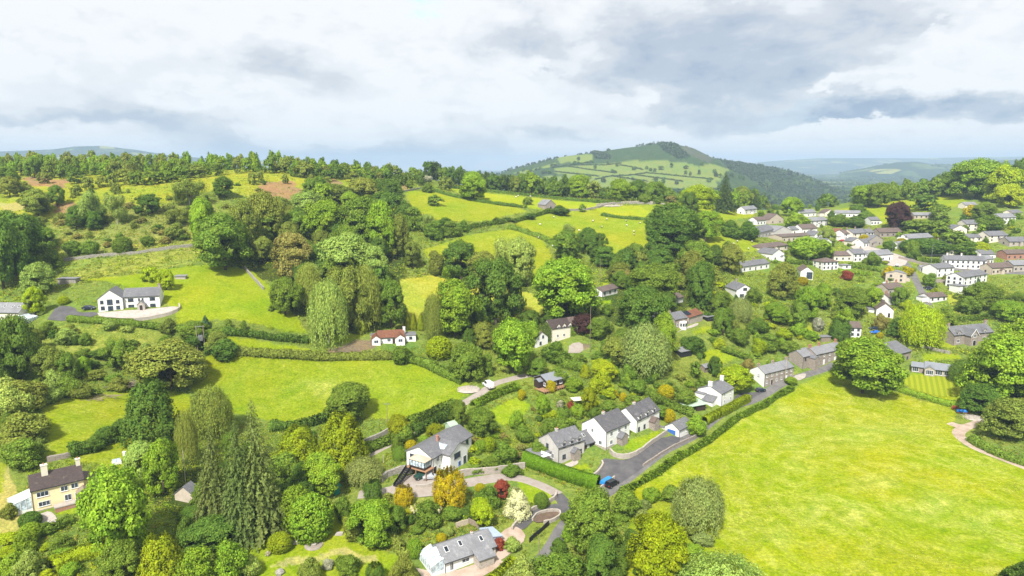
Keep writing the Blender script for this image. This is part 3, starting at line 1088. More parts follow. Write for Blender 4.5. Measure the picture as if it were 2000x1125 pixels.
def skylight(roof, x, y, W, H, rise, w=.8, h=1.1, y0=0.0, z0=0.0, mat='carglass'):
    """On the front slope of an x-ridge roof at depth y."""
    k = rise / (W / 2)
    n = Vector((0, -k, 1)).normalized()
    s = Vector((0, 1, k)).normalized()
    c = Vector((x, y0 + y, z0 + H + .22 + y * k))
    b = MB()
    for (ww, hh, o, m) in ((w, h, .07, 0), (w - .18, h - .18, .085, 1)):
        B = [c + Vector((sx * ww / 2, 0, 0)) + s * (sy * hh / 2) - n * .03 for sx, sy in ((-1, -1), (1, -1), (1, 1), (-1, 1))]
        b.hexa(B, [p + n * (o + .03) for p in B], m)
    return b.build('skylight', [M['frame'] if mat != 'solar' else M['metal'], M[mat]], roof)


def dormer(root, fr, x, H, wall, roof, w=1.7, h=1.3, d=2.4, rise=.8, frame='frame', z=None, fine=True):
    """Gabled dormer whose face stands on the front wall."""
    x0, x1, y0, y1, z0 = fr
    z = H - .45 if z is None else z
    b = MB()
    xa, xb, xm = x - w / 2, x + w / 2, x
    ya, yb = y0 - .04, y0 + d
    za, ze = z0 + z, z0 + z + h
    b.add([(xa, ya, za), (xb, ya, za), (xb, ya, ze), (xm, ya, ze + rise), (xa, ya, ze), (xa, yb, za), (xb, yb, za), (xb, yb, ze), (xm, yb, ze + rise), (xa, yb, ze)],
          [(0, 1, 2, 3, 4), (5, 9, 8, 7, 6), (0, 4, 9, 5), (1, 6, 7, 2), (0, 5, 6, 1), (4, 3, 8, 9), (3, 2, 7, 8)])
    o = b.build('dormer', M[wall], root)
    k = rise / (w / 2)
    e = .18
    zt = ze + .1
    faces = [[(xa - e, yb, zt - e * k), (xa - e, ya - e, zt - e * k), (xm, ya - e, zt + rise), (xm, yb, zt + rise)],
             [(xb + e, ya - e, zt - e * k), (xb + e, yb, zt - e * k), (xm, yb, zt + rise), (xm, ya - e, zt + rise)]]
    roof_mesh(faces, .1, M[roof], o, 'dormer_roof')
    f2 = (xa, xb, ya, yb, z0)
    bw = window(o, f2, 'F', .5, z + .12, w * .62, h * .85, frame, False)
    return o


def conservatory(root, x0, x1, y0, y1, H, rise, hi='r', glass='roofglass', frame='frame', z0=0.0, name='conservatory'):
    """Glazed lean-to: dwarf wall, posts, panes and a sloping glass roof."""
    b = MB()
    fz = lambda x: z0 + H + rise * ((x - x0) / (x1 - x0) if hi == 'r' else (x1 - x) / (x1 - x0))
    b.box(x0, x1, y0, y1, z0 - 2.5, z0 + .6)
    nx, ny = max(2, int((x1 - x0) / .9)), max(2, int((y1 - y0) / .9))
    for k in range(nx + 1):
        x = x0 + (x1 - x0) * k / nx
        for y in (y0, y1):
            b.box(x - .05, x + .05, y - .05, y + .05, z0 + .6, fz(x))
    for k in range(ny + 1):
        y = y0 + (y1 - y0) * k / ny
        for x in (x0, x1):
            b.box(x - .05, x + .05, y - .05, y + .05, z0 + .6, fz(x))
        b.hexa([(x0 - .2, y - .05, fz(x0) + .02), (x1, y - .05, fz(x1) + .02), (x1, y + .05, fz(x1) + .02), (x0 - .2, y + .05, fz(x0) + .02)],
               [(x0 - .2, y - .05, fz(x0) + .14), (x1, y - .05, fz(x1) + .14), (x1, y + .05, fz(x1) + .14), (x0 - .2, y + .05, fz(x0) + .14)])
    o = b.build(name, M[frame], root)
    g = MB()
    e = .02
    g.hexa([(x0 + e, y0 + e, z0 + .6), (x1 - e, y0 + e, z0 + .6), (x1 - e, y1 - e, z0 + .6), (x0 + e, y1 - e, z0 + .6)],
           [(x0 + e, y0 + e, fz(x0) + .05), (x1 - e, y0 + e, fz(x1) + .05), (x1 - e, y1 - e, fz(x1) + .05), (x0 + e, y1 - e, fz(x0) + .05)])
    g.build('glazing', M[glass], o)
    return o


HOUSES = []
CLEAR = []               # (x, y, r): keep undergrowth out


def house(name, label, cat, A, B, mark=None, group=None, lift=0.0, dx=0.0):
    """Root Empty on the ground at the left front corner; local x runs along the front wall to B, y goes back from it."""
    a, b = cast(*A), cast(*B)
    L = math.hypot(b.x - a.x, b.y - a.y)
    z = min(a.z, b.z) * .5 + max(a.z, b.z) * .5
    o = empty(name, (a.x, a.y, z + lift), math.atan2(b.y - a.y, b.x - a.x))
    tag(o, label, cat, group)
    HOUSES.append(o)
    c = (A[0] + B[0]) / 2, (A[1] + B[1]) / 2 - 12
    if mark: LANDMARKS.append((mark, *c))
    return o, L


def grid_windows(root, fr, wl, cols, floors, frame='frame', fine=False, w=1.1, h=1.15, z1=.9, dz=2.6, skip=()):
    for k in range(floors):
        for i in range(cols):
            if (i, k) in skip: continue
            window(root, fr, wl, (i + .5) / cols, z1 + k * dz, w, h, frame, fine)


def simple_house(label, A, B, W, H, rise, ridge='x', wall='white', roof='slate', front=(3, 2), left=(0, 0), right=(0, 0), chim=(), mark=None, name='house', cat='house', frame='darkframe', doorf=None, lift=0, group=None, chimmat='stone'):
    o, L = house(name, label, cat, A, B, mark, group, lift)
    w, r, fr = block(o, 0, 0, L, W, H, rise, ridge, wall, roof)
    dz = (H - .3) / max(1, front[1] if front[0] else max(left[1], right[1], 1))
    sk = ()
    if doorf is not None and front[0]:
        sk = ((int(doorf * front[0]), 0),)
        door(o, fr, 'F', (int(doorf * front[0]) + .5) / front[0])
    if front[0]: grid_windows(o, fr, 'F', front[0], front[1], frame, dz=dz, skip=sk)
    if left[0]: grid_windows(o, fr, 'L', left[0], left[1], frame, dz=dz)
    if right[0]: grid_windows(o, fr, 'R', right[0], right[1], frame, dz=dz)
    if cat in ('house', 'cottage', 'bungalow', 'terrace') and L > 5.5 and ridge in ('x', 'hip', 'y'):
        q = random.random()
        if q < .30:
            block(o, L, W * .3, 2.6 + random.random() * 1.4, W * .5, 2.3, .9, 'leanr', wall, roof, names=('extension_wall', 'extension_roof'), over=.2)
        elif q < .55:
            block(o, -3.0, W * .25, 3.0, W * .55, 2.4, .25, 'flat', wall, 'flatroof', names=('extension_wall', 'extension_roof'), over=.15)
        elif q < .8:
            k = .2 + .5 * random.random()
            block(o, L * k, -1.5, 2.2, 1.5, 2.2, .8, 'y', wall, roof, names=('porch_wall', 'porch_roof'), over=.2)
    for c in chim:
        if ridge == 'y': chimney(r, L / 2, c * W, H + rise - .8, H + rise + 1.3, mat=chimmat)
        else: chimney(r, min(max(c * L, .45), L - .45), W / 2, H + rise - .9, H + rise + 1.3, mat=chimmat)
    return o, L, fr, r


# ---- foreground ---------------------------------------------------------------------------------
# cream-yellow house, bottom left
o, L = house('yellow_house', 'cream yellow two storey house with dark brown roof and white conservatory, bottom left', 'house', (65, 1001), (167, 972), 'the yellow house')
W, H, rise = 7.2, 5.1, 2.5
w, r, fr = block(o, 0, 0, L, W, H, rise, 'x', 'yellowrender', 'darkbrowntile', over=.25)
chimney(r, L * .30, W / 2 - .5, H + rise - 1.5, H + rise + 2.0, 1.3, 1.1, 'cream', 1)
chimney(r, L - .5, W / 2, H + rise - 1.2, H + rise + 1.5, .9, .9, 'cream', 1)
for f, z, ww, hh, bars in ((.21, 3.15, 2.4, 1.25, 2), (.62, 3.25, 1.5, 1.25, 1), (.82, 3.35, 1.5, 1.25, 1), (.22, .75, 2.3, 1.2, 2), (.67, .7, 1.4, 1.5, 1)):
    window(o, fr, 'F', f, z, ww, hh, bars=bars)
door(o, fr, 'F', .87, 1.1, 2.1, 'glass')
conservatory(o, -4.4, 0, .6, 5.6, 2.3, 1.2)
p = MB()
p.box(-.02, L * .5, -.25, -.003, -2.4, .05)
p.build('stone_plinth', M['palestone'], o)
_, _, _ = block(o, L + .0, 1.5, 3.2, 5.2, 3.2, 1.3, 'leanr', 'yellowrender', 'browntile', names=('extension_wall', 'extension_roof'))
block(o, L - 1.5, -2.2, 2.4, 2.2, 2.6, .9, 'y', 'wood', 'wood', names=('porch_wall', 'porch_roof'))

# white bungalow, bottom centre
o, L = house('white_bungalow', 'white bungalow with long pale grey roof, three skylights and glazed lean-to, bottom centre', 'bungalow', (869, 1121), (968, 1083), 'the bungalow with three skylights')
W, H, rise = 7.6, 2.5, 2.2
w, r, fr = block(o, 0, 0, L, W, H, rise, 'x', 'white', 'paleroof', over=.4)
skylight(r, L * .12, 2.3, W, H, rise, 1.0, 1.5)
skylight(r, L * .40, 2.6, W, H, rise, .9, 1.4)
skylight(r, L * .80, 2.2, W, H, rise, .9, 1.4)
conservatory(o, -2.9, 0, .4, W - .4, 2.1, 1.2)
for f, ww, z, hh in ((.13, .9, .1, 2.1), (.40, 1.9, .9, 1.0), (.92, 1.6, .7, 1.3)):
    window(o, fr, 'F', f, z, ww, hh)
window(o, fr, 'L', .5, 2.6, .9, .9)
block(o, L * .55, -2.9, 3.8, 3.0, 2.2, .9, 'lean', 'palestone', 'paleroof', names=('porch_wall', 'porch_roof'))
p = MB()
p.box(L * .80, L + .03, -.06, -.002, -2.4, 2.45)
p.build('stone_cladding', M['palestone'], o)
block(o, L + .0, W - 4.6, 3.6, 4.6, 2.3, .7, 'leanr', 'tarp', 'tarp', names=('tarpaulin_side', 'tarpaulin'), over=.15)
chimney(r, L * .68, W / 2, H + rise - .3, H + rise + .45, .5, .5, 'greyrender', 1)

# split-level white house with terrace and bay conservatory
o, L = house('split_level_house', 'white split level house with grey tiled roof, solar panel and timber conservatory on deck', 'house', (845, 929), (921, 880), 'the split level white house')
W, H, rise = 9.0, 5.0, 2.2
w, r, fr = block(o, 0, 0, L, W, H, rise, 'x', 'white', 'slate', over=.5)
gx, gw = L * .22, 8.2
w2, r2, fr2 = block(o, gx, -3.0, gw, 7.2, 5.0, 2.0, 'y', 'white', 'slate', names=('gable_wall', 'gable_roof'), over=.5)
window(o, fr2, 'F', .40, 2.9, 2.9, 1.6, 'darkframe')
door(o, fr2, 'F', .82, 1.3, 2.2, 'glass')
window(o, fr2, 'F', .52, .4, 1.0, 1.1, 'bluedoor')
window(o, fr2, 'L', .4, 2.7, 1.9, 1.6)
door(o, fr, 'F', .055, 1.1, 2.1, 'darkwood')
window(o, fr, 'F', .16, .9, .8, 1.0)
window(o, fr, 'F', .13, 3.1, 1.3, 1.4)
window(o, fr, 'F', .88, 3.0, 1.3, 1.3, 'darkframe')
window(o, fr, 'L', .25, 2.9, 2.0, 1.7, 'darkframe')
b = MB()
k = 2.0 / (gw / 2)
for (s0, s1, q0, q1, hh, mm) in ((.6, 2.5, -.4, 2.6, .12, 0), (.75, 2.35, -.25, 2.45, .14, 1)):
    zz = lambda s: 5.0 + .22 + s * k
    b.hexa([(gx + s0, q0, zz(s0)), (gx + s1, q0, zz(s1)), (gx + s1, q1, zz(s1)), (gx + s0, q1, zz(s0))],
           [(gx + s0, q0, zz(s0) + hh), (gx + s1, q0, zz(s1) + hh), (gx + s1, q1, zz(s1) + hh), (gx + s0, q1, zz(s0) + hh)], mm)
b.build('solar_panel', [M['metal'], M['roofglass']], r2)
chimney(r, L * .36, W / 2 - 1.2, H + rise - 1.2, H + rise + 1.0, .7, .7, 'brick', 1)
# deck and conservatory at the left gable
b = MB()
b.box(-3.6, -.003, -.6, 6.4, 2.25, 2.45)
for x in (-3.4, -.4):
    for y in (-.4, 3, 6.2): b.box(x - .1, x + .1, y - .1, y + .1, -2.5, 2.25)
dk = b.build('deck', M['deck'], o)
b = MB()
b.box(-3.2, -.2, .2, 5.4, 2.451, 3.1)
for k in range(6):
    y = .2 + 5.2 * k / 5
    b.box(-3.26, -3.14, y - .06, y + .06, 3.1, 4.7)
for k in range(4):
    x = -3.2 + 3.0 * k / 3
    b.box(x - .06, x + .06, .14, .26, 3.1, 4.7)
b.box(-3.3, -.2, .1, 5.5, 4.7, 4.85)
cs = b.build('conservatory', M['darkwood'], o)
b = MB()
b.box(-3.19, -.21, .21, 5.39, 3.1, 4.69)
b.build('glazing', M['roofglass'], cs)
b = MB()
b.add([(-3.5, -.1, 4.86), (-.1, -.1, 4.86), (-.1, 5.7, 4.86), (-3.5, 5.7, 4.86), (-1.8, 2.8, 6.1)], [(0, 1, 4), (1, 2, 4), (2, 3, 4), (3, 0, 4), (3, 2, 1, 0)])
b.build('conservatory_roof', M['palewood'], cs)
b = MB()
for k in range(10):
    b.box(-4.2 - .55 * k, -3.65 - .55 * k, 4.6, 6.0, 2.2 - .33 * k - .1, 2.3 - .33 * k)
for y in (4.55, 6.05):
    b.hexa([(-9.2, y - .04, -1.1), (-3.6, y - .04, 2.2), (-3.6, y + .04, 2.2), (-9.2, y + .04, -1.1)], [(-9.2, y - .04, -.1), (-3.6, y - .04, 3.3), (-3.6, y + .04, 3.3), (-9.2, y + .04, -.1)])
b.build('outside_stairs', M['black'], o)

# grey rendered house behind the tall clipped hedge
o, L = house('grey_house', 'pale grey rendered house with wall dormers and stone porch behind the tall clipped hedge', 'house', (1090, 908), (1141, 884), 'the pale grey house')
W, H, rise = 9.0, 4.7, 3.0
w, r, fr = block(o, 0, 0, L, W, H, rise, 'x', 'greyrender', 'slate', over=.25)
for f in (.22, .52, .80): dormer(o, fr, L * f, H, 'greyrender', 'slate', 1.6, 1.6, 2.8, .8, 'darkframe', H - .5)
for f in (.22, .84): window(o, fr, 'F', f, .8, 1.3, 1.3, 'darkframe')
block(o, L * .47, -1.7, 2.6, 1.7, 2.3, 1.2, 'y', 'stone', 'slate', names=('porch_wall', 'porch_roof'), over=.2)
window(o, fr, 'L', .72, .7, 1.2, 1.5); window(o, fr, 'L', .45, 3.2, 1.1, 1.3, 'darkframe')
w2, r2, fr2 = block(o, L, 1.0, 7.6, 7.0, 2.6, 2.6, 'x', 'greyrender', 'slate', names=('wing_wall', 'wing_roof'), over=.35)
skylight(r2, L + 2.6, 2.3, 7.0, 2.6, 2.6, .8, 1.2, y0=1.0)
door(o, fr2, 'F', .18, 1.2, 2.1, 'darkwood'); door(o, fr2, 'F', .62, 3.4, 2.2, 'black')
block(o, -5.0, 3.2, 5.0, 5.2, 2.4, .3, 'flat', 'greyrender', 'flatroof', names=('extension_wall', 'extension_roof'))
chimney(r, L * .3, W / 2, H + rise - .5, H + rise + .7, .8, .7, 'greyrender', 2)

# tall white house
o, L = house('tall_white_house', 'tall white house with dark slate roof and stone plinth above the tarmac yard', 'house', (1183, 880), (1229, 855), 'the tall white house')
W, H, rise = 9.6, 5.6, 3.2
w, r, fr = block(o, 0, 0, L, W, H, rise, "x", "white", "darkslate", over=.25)
for f, z in ((.22, .9), (.22, 3.6), (.55, 3.7), (.82, 3.7), (.85, .9)): window(o, fr, 'F', f, z, 1.25, 1.35)
window(o, fr, 'L', .78, .9, 1.2, 1.3); window(o, fr, 'L', .45, 4.0, .9, 1.3); window(o, fr, 'L', .2, 3.6, .7, 1.0)
block(o, L * .46, -2.0, 3.0, 2.0, 2.6, 1.3, 'y', 'stone', 'slate', names=('porch_wall', 'porch_roof'), over=.3)
p = MB()
p.box(-.07, L * .35, -.07, -.003, -2.6, .55)
p.box(-.07, -.003, 0, W * .75, -2.6, .55)
p.build('stone_plinth', M['palestone'], o)
chimney(r, L * .38, W / 2, H + rise - .5, H + rise + .6, .9, .7, 'greyrender', 2)

# white house with three dormers
o, L = house('dormer_house', 'white house with three small dormers and rounded stone porch beside the tall white house', 'house', (1243, 846), (1287, 829), 'the white house with three dormers')
W, H, rise = 8.6, 4.7, 3.2
w, r, fr = block(o, 0, 0, L, W, H, rise, 'x', 'white', 'darkslate', over=.25)
for f in (.14, .46, .76): dormer(o, fr, L * f, H, 'white', 'darkslate', 1.7, 1.7, 3.0, .85, 'darkframe', H - .5)
window(o, fr, 'F', .10, .8, 1.1, 1.4, 'darkframe'); window(o, fr, 'F', .34, .8, 1.1, 1.4, 'darkframe'); window(o, fr, 'F', .9, .8, 1.2, 1.3)
block(o, L * .54, -2.1, 3.2, 2.1, 2.5, 1.2, 'y', 'stone', 'browntile', names=('porch_wall', 'porch_roof'), over=.25)
window(o, fr, 'L', .4, 3.8, .9, 1.2)
chimney(r, L * .35, W / 2, H + rise - .5, H + rise + .6, .9, .7, 'greyrender', 2)

# garage with the blue door
o, L = house('blue_door_garage', 'small white garage with a blue up-and-over door at the end of the yard', 'garage', (1326, 855), (1351, 844), 'the blue doored garage')
w, r, fr = block(o, 0, 0, L, 5.4, 2.7, 1.7, 'x', 'white', 'slate', over=.25)
door(o, fr, 'L', .48, 3.0, 2.2, 'bluedoor', name='garage_door')
window(o, fr, 'F', .6, 1.0, 1.0, .9)
block(o, -.5, 5.4, 1.2, 4.2, 2.0, .2, 'flat', 'white', 'flatroof', names=('side_wall', 'coping'), over=.05)

# white cottage by the lane
o, L = house('white_cottage', 'small white two storey cottage with two white chimneys beside the lane', 'cottage', (1408, 794), (1432, 783), 'the white cottage')
W, H, rise = 9.4, 4.8, 2.0
w, r, fr = block(o, 0, 0, L, W, H, rise, 'x', 'white', 'slate', over=.15)
grid_windows(o, fr, 'F', 2, 2, fine=True, w=.95, h=1.1, dz=2.4)
window(o, fr, 'L', .35, 3.2, .8, .9); window(o, fr, 'L', .15, 3.2, .8, .9)
chimney(r, .45, W / 2, H + rise - 1.5, H + rise + 1.6, 1.0, 1.3, 'white', 2)
chimney(r, L - .45, W / 2 , H + rise - 1.5, H + rise + 1.7, .9, 1.2, 'white', 2)
block(o, -3.6, 1.6, 3.6, 4.2, 2.2, 1.4, 'leanl', 'white', 'slate', names=('lean_to_wall', 'lean_to_roof'), over=.2)
block(o, -2.4, 5.8, 2.4, 3.4, 3.9, .2, 'flat', 'white', 'flatroof', names=('back_wall', 'back_roof'), over=.1)
# open shed with the pale green roof
o, L = house('green_roof_shed', 'open sided shed with a flat pale green roof below the white cottage', 'shed', (1342, 806), (1378, 802), 'the green roofed shed')
b = MB()
b.box(0, L, 4.4, 4.6, -1, 2.2)
b.box(L * .55, L, .2, .4, -1, 2.2)
for x in (.1, L * .5, L - .1): b.box(x - .08, x + .08, .05, .21, -1, 2.2)
b.build('wall', M['darkwood'], o)
roof_mesh([[(-.5, -.4, 2.3), (L + .4, -.4, 2.45), (L + .4, 5.0, 2.75), (-.5, 5.0, 2.6)]], .15, M['greensheet'], o)

# dark timber cabin on a deck
o, L = house('timber_cabin', 'dark brown timber cabin with blue grey roof on an orange deck', 'cabin', (1069, 764), (1109, 751), 'the dark timber cabin', lift=.6)
W, H, rise = 7.0, 2.6, 1.6
w, r, fr = block(o, 0, 0, L, W, H, rise, 'x', 'darkwood', 'bluesheet', over=.5)
door(o, fr, 'F', .22, 2.0, 2.0, 'glass'); window(o, fr, 'F', .65, .8, 1.3, 1.2); window(o, fr, 'F', .42, .9, .5, 1.0); window(o, fr, 'F', .93, .9, .9, .9)
window(o, fr, 'L', .8, .8, 1.2, 1.1); door(o, fr, 'L', .48, 1.0, 2.0, 'glass')
block(o, -1.9, 2.4, 1.9, 2.6, 2.4, .7, 'x', 'darkwood', 'bluesheet', names=('porch_wall', 'porch_roof'), over=.3)
window(o, fr, 'L', .18, .9, 1.0, 1.0)
b = MB()
b.box(-3.0, L + .5, -1.8, -.003, -.25, -.05)
b.box(-3.0, -.003, 0, W, -.25, -.05)
for k in range(14):
    x = -3.0 + (L + 3.4) * k / 13
    b.box(x - .05, x + .05, -1.8, -1.7, -2.6, .85)
b.box(-3.0, L + .5, -1.82, -1.74, .7, .86)
b.build('deck', M['deck'], o)

# terraces along the lane
o, L = house('stone_terrace', 'grey roofed stone terrace facing the lane with a white left gable, beside the bend', 'terrace', (1492, 757), (1549, 737), 'the stone terrace')
W, H, rise = 7.0, 5.0, 2.1
w, r, fr = block(o, 0, 0, L, W, H, rise, 'x', 'stone', 'paleroof', over=.2)
b = MB()
b.add([(-.05, 0, -2.4), (-.05, W, -2.4), (-.05, W, H), (-.05, W / 2, H + rise), (-.05, 0, H), (-.002, 0, -2.4), (-.002, W, -2.4), (-.002, W, H), (-.002, W / 2, H + rise), (-.002, 0, H)],
      [(0, 4, 3, 2, 1), (5, 6, 7, 8, 9), (0, 5, 9, 4), (1, 2, 7, 6), (0, 1, 6, 5), (4, 9, 8, 3), (3, 8, 7, 2)])
b.build('gable_render', M['white'], o)
grid_windows(o, fr, 'F', 6, 2, fine=True, w=.9, h=1.15, dz=2.5, skip=((1, 0), (4, 0)))
door(o, fr, 'F', 1.5 / 6); door(o, fr, 'F', 4.5 / 6, mat='frame')
for f in (.02, .5, .98): chimney(r, min(max(L * f, .5), L - .5), W / 2, H + rise - .6, H + rise + 1.1, .9, .8, 'stone', 2)
block(o, -.0, W, 6.0, 4.5, 4.2, .3, 'flat', 'white', 'flatroof', names=('back_wall', 'back_roof'), over=.1)
window(o, (0, L, 0, W, 0), 'L', .6, 3.2, .8, 1.0, 'darkframe')
o, L = house('stone_cottages', 'row of joined stone cottages with pale slate roof and brick chimneys along the lane', 'terrace', (1592, 719), (1630, 703), 'the row of stone cottages')
W, H, rise = 7.2, 5.0, 2.2
w, r, fr = block(o, 0, 0, L + 6, W, H, rise, 'x', 'stone', 'paleroof', over=.2)
grid_windows(o, fr, 'F', 5, 2, fine=True, w=.9, h=1.2, dz=2.5, skip=((1, 0), (3, 0)))
door(o, fr, 'F', .3, mat='frame'); door(o, fr, 'F', .7, mat='frame')
w2, r2, fr2 = block(o, -6.6, 1.5, 6.6, 7.0, 4.6, 2.0, 'x', 'stone', 'paleroof', names=('wing_wall', 'wing_roof'), over=.2)
block(o, -2.6, -1.6, 2.6, 3.2, 4.0, .9, 'y', 'stone', 'slate', names=('porch_wall', 'porch_roof'), over=.2)
window(o, fr2, 'F', .25, 2.9, 1.0, 1.1, 'darkframe')
for x in (.5, L * .5, L + 5): chimney(r, x, W / 2, H + rise - .6, H + rise + 1.3, .9, .8, 'brick', 2)
block(o, 1.5, W, 7.0, 4.0, 4.4, .3, 'flat', 'greyrender', 'paleroof', names=('back_wall', 'back_roof'), over=.1)

# bungalow with the red tiled roof
o, L = house('red_roof_bungalow', 'white bungalow with orange red tiled roof and two front gables below the trees', 'bungalow', (738, 671), (790, 671), 'the red roofed bungalow')
W, H, rise = 8.0, 2.5, 1.9
w, r, fr = block(o, 0, 0, L, W, H, rise, 'x', 'white', 'redtile', over=.3)
for k, (x, ww) in enumerate(((-2.2, 3.2), (L - 3.3, 3.4))):
    w2, r2, fr2 = block(o, x, -1.6, ww, 5.2, 2.5, 1.2, 'y', 'white', 'redtile', names=('gable_wall', 'gable_roof'), over=.25)
    window(o, fr2, 'F', .5, .8, 1.7, 1.3)
    window(o, fr2, 'R', .3, .9, .9, 1.2) if k else None
window(o, fr, 'F', .42, .8, 1.4, 1.2); door(o, fr, 'F', .6, 1.0, 2.0, 'darkwood')
window(o, fr, 'R', .3, .8, 1.2, 1.2); window(o, fr, 'R', .75, .8, 1.0, 1.2)
chimney(r, L + .15, W / 2, 0, H + rise + 1.0, .9, 1.2, 'white', 1)
block(o, L + .6, 1.5, 4.0, 5.5, 2.5, .3, 'flat', 'white', 'flatroof', names=('extension_wall', 'extension_roof'), over=.25)
window(o, (L + .6, L + 4.6, 1.5, 7, 0), 'F', .5, 1.0, 1.2, 1.0, 'darkframe')
block(o, -2.6, 4.4, 3.4, 4.5, 2.5, .3, 'flat', 'white', 'flatroof', names=('garage_wall', 'garage_roof'), over=.15)
door(o, (-2.6, .8, 4.4, 8.9, 0), 'F', .5, 2.4, 2.0, 'black', name='garage_door')

# large white farmhouse on the hillside lawn
o, L = house('white_farmhouse', 'large white farmhouse with grey roof and gabled wing on the hillside lawn', 'house', (193, 610), (312, 603), 'the white farmhouse')
gw = L * .40
W, H, rise = 8.0, 5.0, 2.6
w, r, fr = block(o, gw, 1.2, L - gw, W, H, rise, 'x', 'white', 'slate', over=.25)
w2, r2, fr2 = block(o, 0, 0, gw, 9.6, 4.9, 3.2, 'y', 'white', 'slate', names=('wing_wall', 'wing_roof'), over=.3)
for f, z, ww, hh in ((.16, 3.1, 1.1, 1.2), (.80, 3.1, 1.2, 1.2), (.18, .8, 1.3, 1.3), (.80, .8, 1.3, 1.3)): window(o, fr2, 'F', f, z, ww, hh, 'darkframe')
window(o, fr2, 'F', .48, 2.6, 1.9, 2.0, 'darkframe'); door(o, fr2, 'F', .49, 1.8, 2.1, 'glass')
for f, z, ww, hh in ((.20, 3.2, 1.9, 1.2), (.43, 3.3, .6, 1.0), (.53, 3.3, .6, 1.0), (.80, 3.3, 1.9, 1.2), (.20, .8, 2.0, 1.2), (.80, .8, 1.9, 1.2)): window(o, fr, 'F', f, z, ww, hh, 'darkframe')
w3, r3, fr3 = block(o, gw + (L - gw) * .40, -.9, 2.6, 2.1, 2.2, 1.4, 'y', 'palestone', 'paleroof', names=('porch_wall', 'porch_roof'), over=.25)
door(o, fr3, 'F', .5, 1.1, 2.0, 'darkwood')
chimney(r, L - .5, 1.2 + W / 2, H + rise - 1, H + rise + 1.2, .9, .9, 'stone', 1)

# cottage at the left edge
o, L = house('grey_roof_cottage', 'cream cottage with pale grey roof and white conservatory at the left edge', 'cottage', (-40, 632), (39, 630), 'the cream cottage at the left edge')
W, H, rise = 8.0, 4.0, 2.8
w, r, fr = block(o, 0, 0, L, W, H, rise, 'x', 'cream', 'paleroof', over=.25)
window(o, fr, 'F', .80, .9, 1.0, 1.2, 'darkframe'); window(o, fr, 'F', .6, .9, 1.0, 1.2, 'darkframe')
for x in (.55, .75, .9): skylight(r, L * x, 2.4, W, H, rise, .8, 1.0)
window(o, fr, 'R', .5, 3.6, .9, 1.0)
conservatory(o, L, L + 4.4, -1.4, 3.4, 2.1, 1.0, 'l')

# ivy covered house
o, L = house('ivy_house', 'cream house with brown roof, three small gables and ivy on its walls', 'house', (1077, 670), (1131, 652), 'the ivy clad house')
W, H, rise = 7.0, 4.7, 2.8
w, r, fr = block(o, 0, 0, L, W, H, rise, 'x', 'cream', 'darkbrowntile', over=.2)
block(o, L * .72, -.02, L * .28, W + .04, H + .02, rise + .02, 'x', 'cream', 'browntile', names=('end_wall', 'end_roof'), over=.26)
for f in (.25, .45, .66):
    dormer(o, fr, L * f, H, 'cream', 'darkbrowntile', 1.6, 1.3, 2.6, .9, 'frame', H - .5)
window(o, fr, 'F', .22, .9, 1.0, 1.2); window(o, fr, 'F', .45, .9, 1.0, 1.2); window(o, fr, 'F', .93, .9, 1.0, 1.3)
IVY = (o, L, W, H, rise)
o, L = house('white_cabin', 'small white gabled outbuilding with brown roof left of the ivy clad house', 'outbuilding', (1046, 680), (1070, 671), 'the small white gabled outbuilding')
w, r, fr = block(o, 0, 0, L, 8.5, 3.2, 2.4, 'y', 'white', 'browntile', over=.3)
window(o, fr, 'F', .6, 3.1, .9, 1.1, 'darkframe'); window(o, fr, 'F', .4, .6, 1.0, 1.2, 'darkframe'); window(o, fr, 'L', .5, .9, 1.2, 1.1, 'darkframe')

# stone house with white bay, and the roofless barn beside it
o, L = house('bay_window_house', 'old stone house with slate roof and rounded white bay window', 'house', (1318, 642), (1342, 637), 'the stone house with a white bay')
w, r, fr = block(o, 0, 0, L, 7.5, 3.8, 2.2, 'x', 'stone', 'slate', over=.2)
w2, r2, fr2 = block(o, -3.5, 2, 4.5, 8, 3.6, 2.0, 'y', 'white', 'slate', names=('wing_wall', 'wing_roof'), over=.2)
b = MB()
b.lathe([(1.8, -2), (1.8, 2.5), (1.6, 2.7)], 12, (L * .55, -.4, 0))
bay = b.build('bay', M['white'], o)
for k in range(5):
    a = R(200 + 35 * k)
    b = MB()
    c = Vector((L * .55 + 1.82 * math.cos(a), -.4 + 1.82 * math.sin(a), 0))
    tx = Vector((-math.sin(a), math.cos(a), 0))
    nx = Vector((math.cos(a), math.sin(a), 0))
    B = [c - tx * .38 - nx * .05, c + tx * .38 - nx * .05, c + tx * .38 + nx * .04, c - tx * .38 + nx * .04]
    b.hexa([p + Vector((0, 0, .8)) for p in B], [p + Vector((0, 0, 2.1)) for p in B])
    b.build('window', M['glass'], bay)
window(o, fr, 'F', .2, .9, 1.0, 1.1)
chimney(r, .6, 3.75, 5.2, 6.9, .9, .8, 'stone', 1)
o, L = house('stone_barn', 'low stone barn with orange tiled and partly open roof beside the white bay', 'barn', (1345, 634), (1372, 627), 'the stone barn with an orange roof')
w, r, fr = block(o, 0, 0, L, 7, 3.2, 1.8, 'x', 'palestone', 'redtile', over=.2)
b = MB()
b.hexa([(L * .02, 1, 4.1), (L * .32, 1, 4.1), (L * .32, 3.3, 5.2), (L * .02, 3.3, 5.2)], [(L * .02, 1, 4.3), (L * .32, 1, 4.3), (L * .32, 3.3, 5.4), (L * .02, 3.3, 5.4)])
b.build('solar_panel', M['solar'], r)
door(o, fr, 'R', .5, 4.5, 2.6, 'black', name='doorway')
simple_house('little black shed with three white panes above a terraced lawn', (1381, 628), (1394, 627), 3.0, 2.1, .3, 'flat', 'black', 'flatroof', (3, 1), name='black_shed', cat='shed', mark='the black shed')
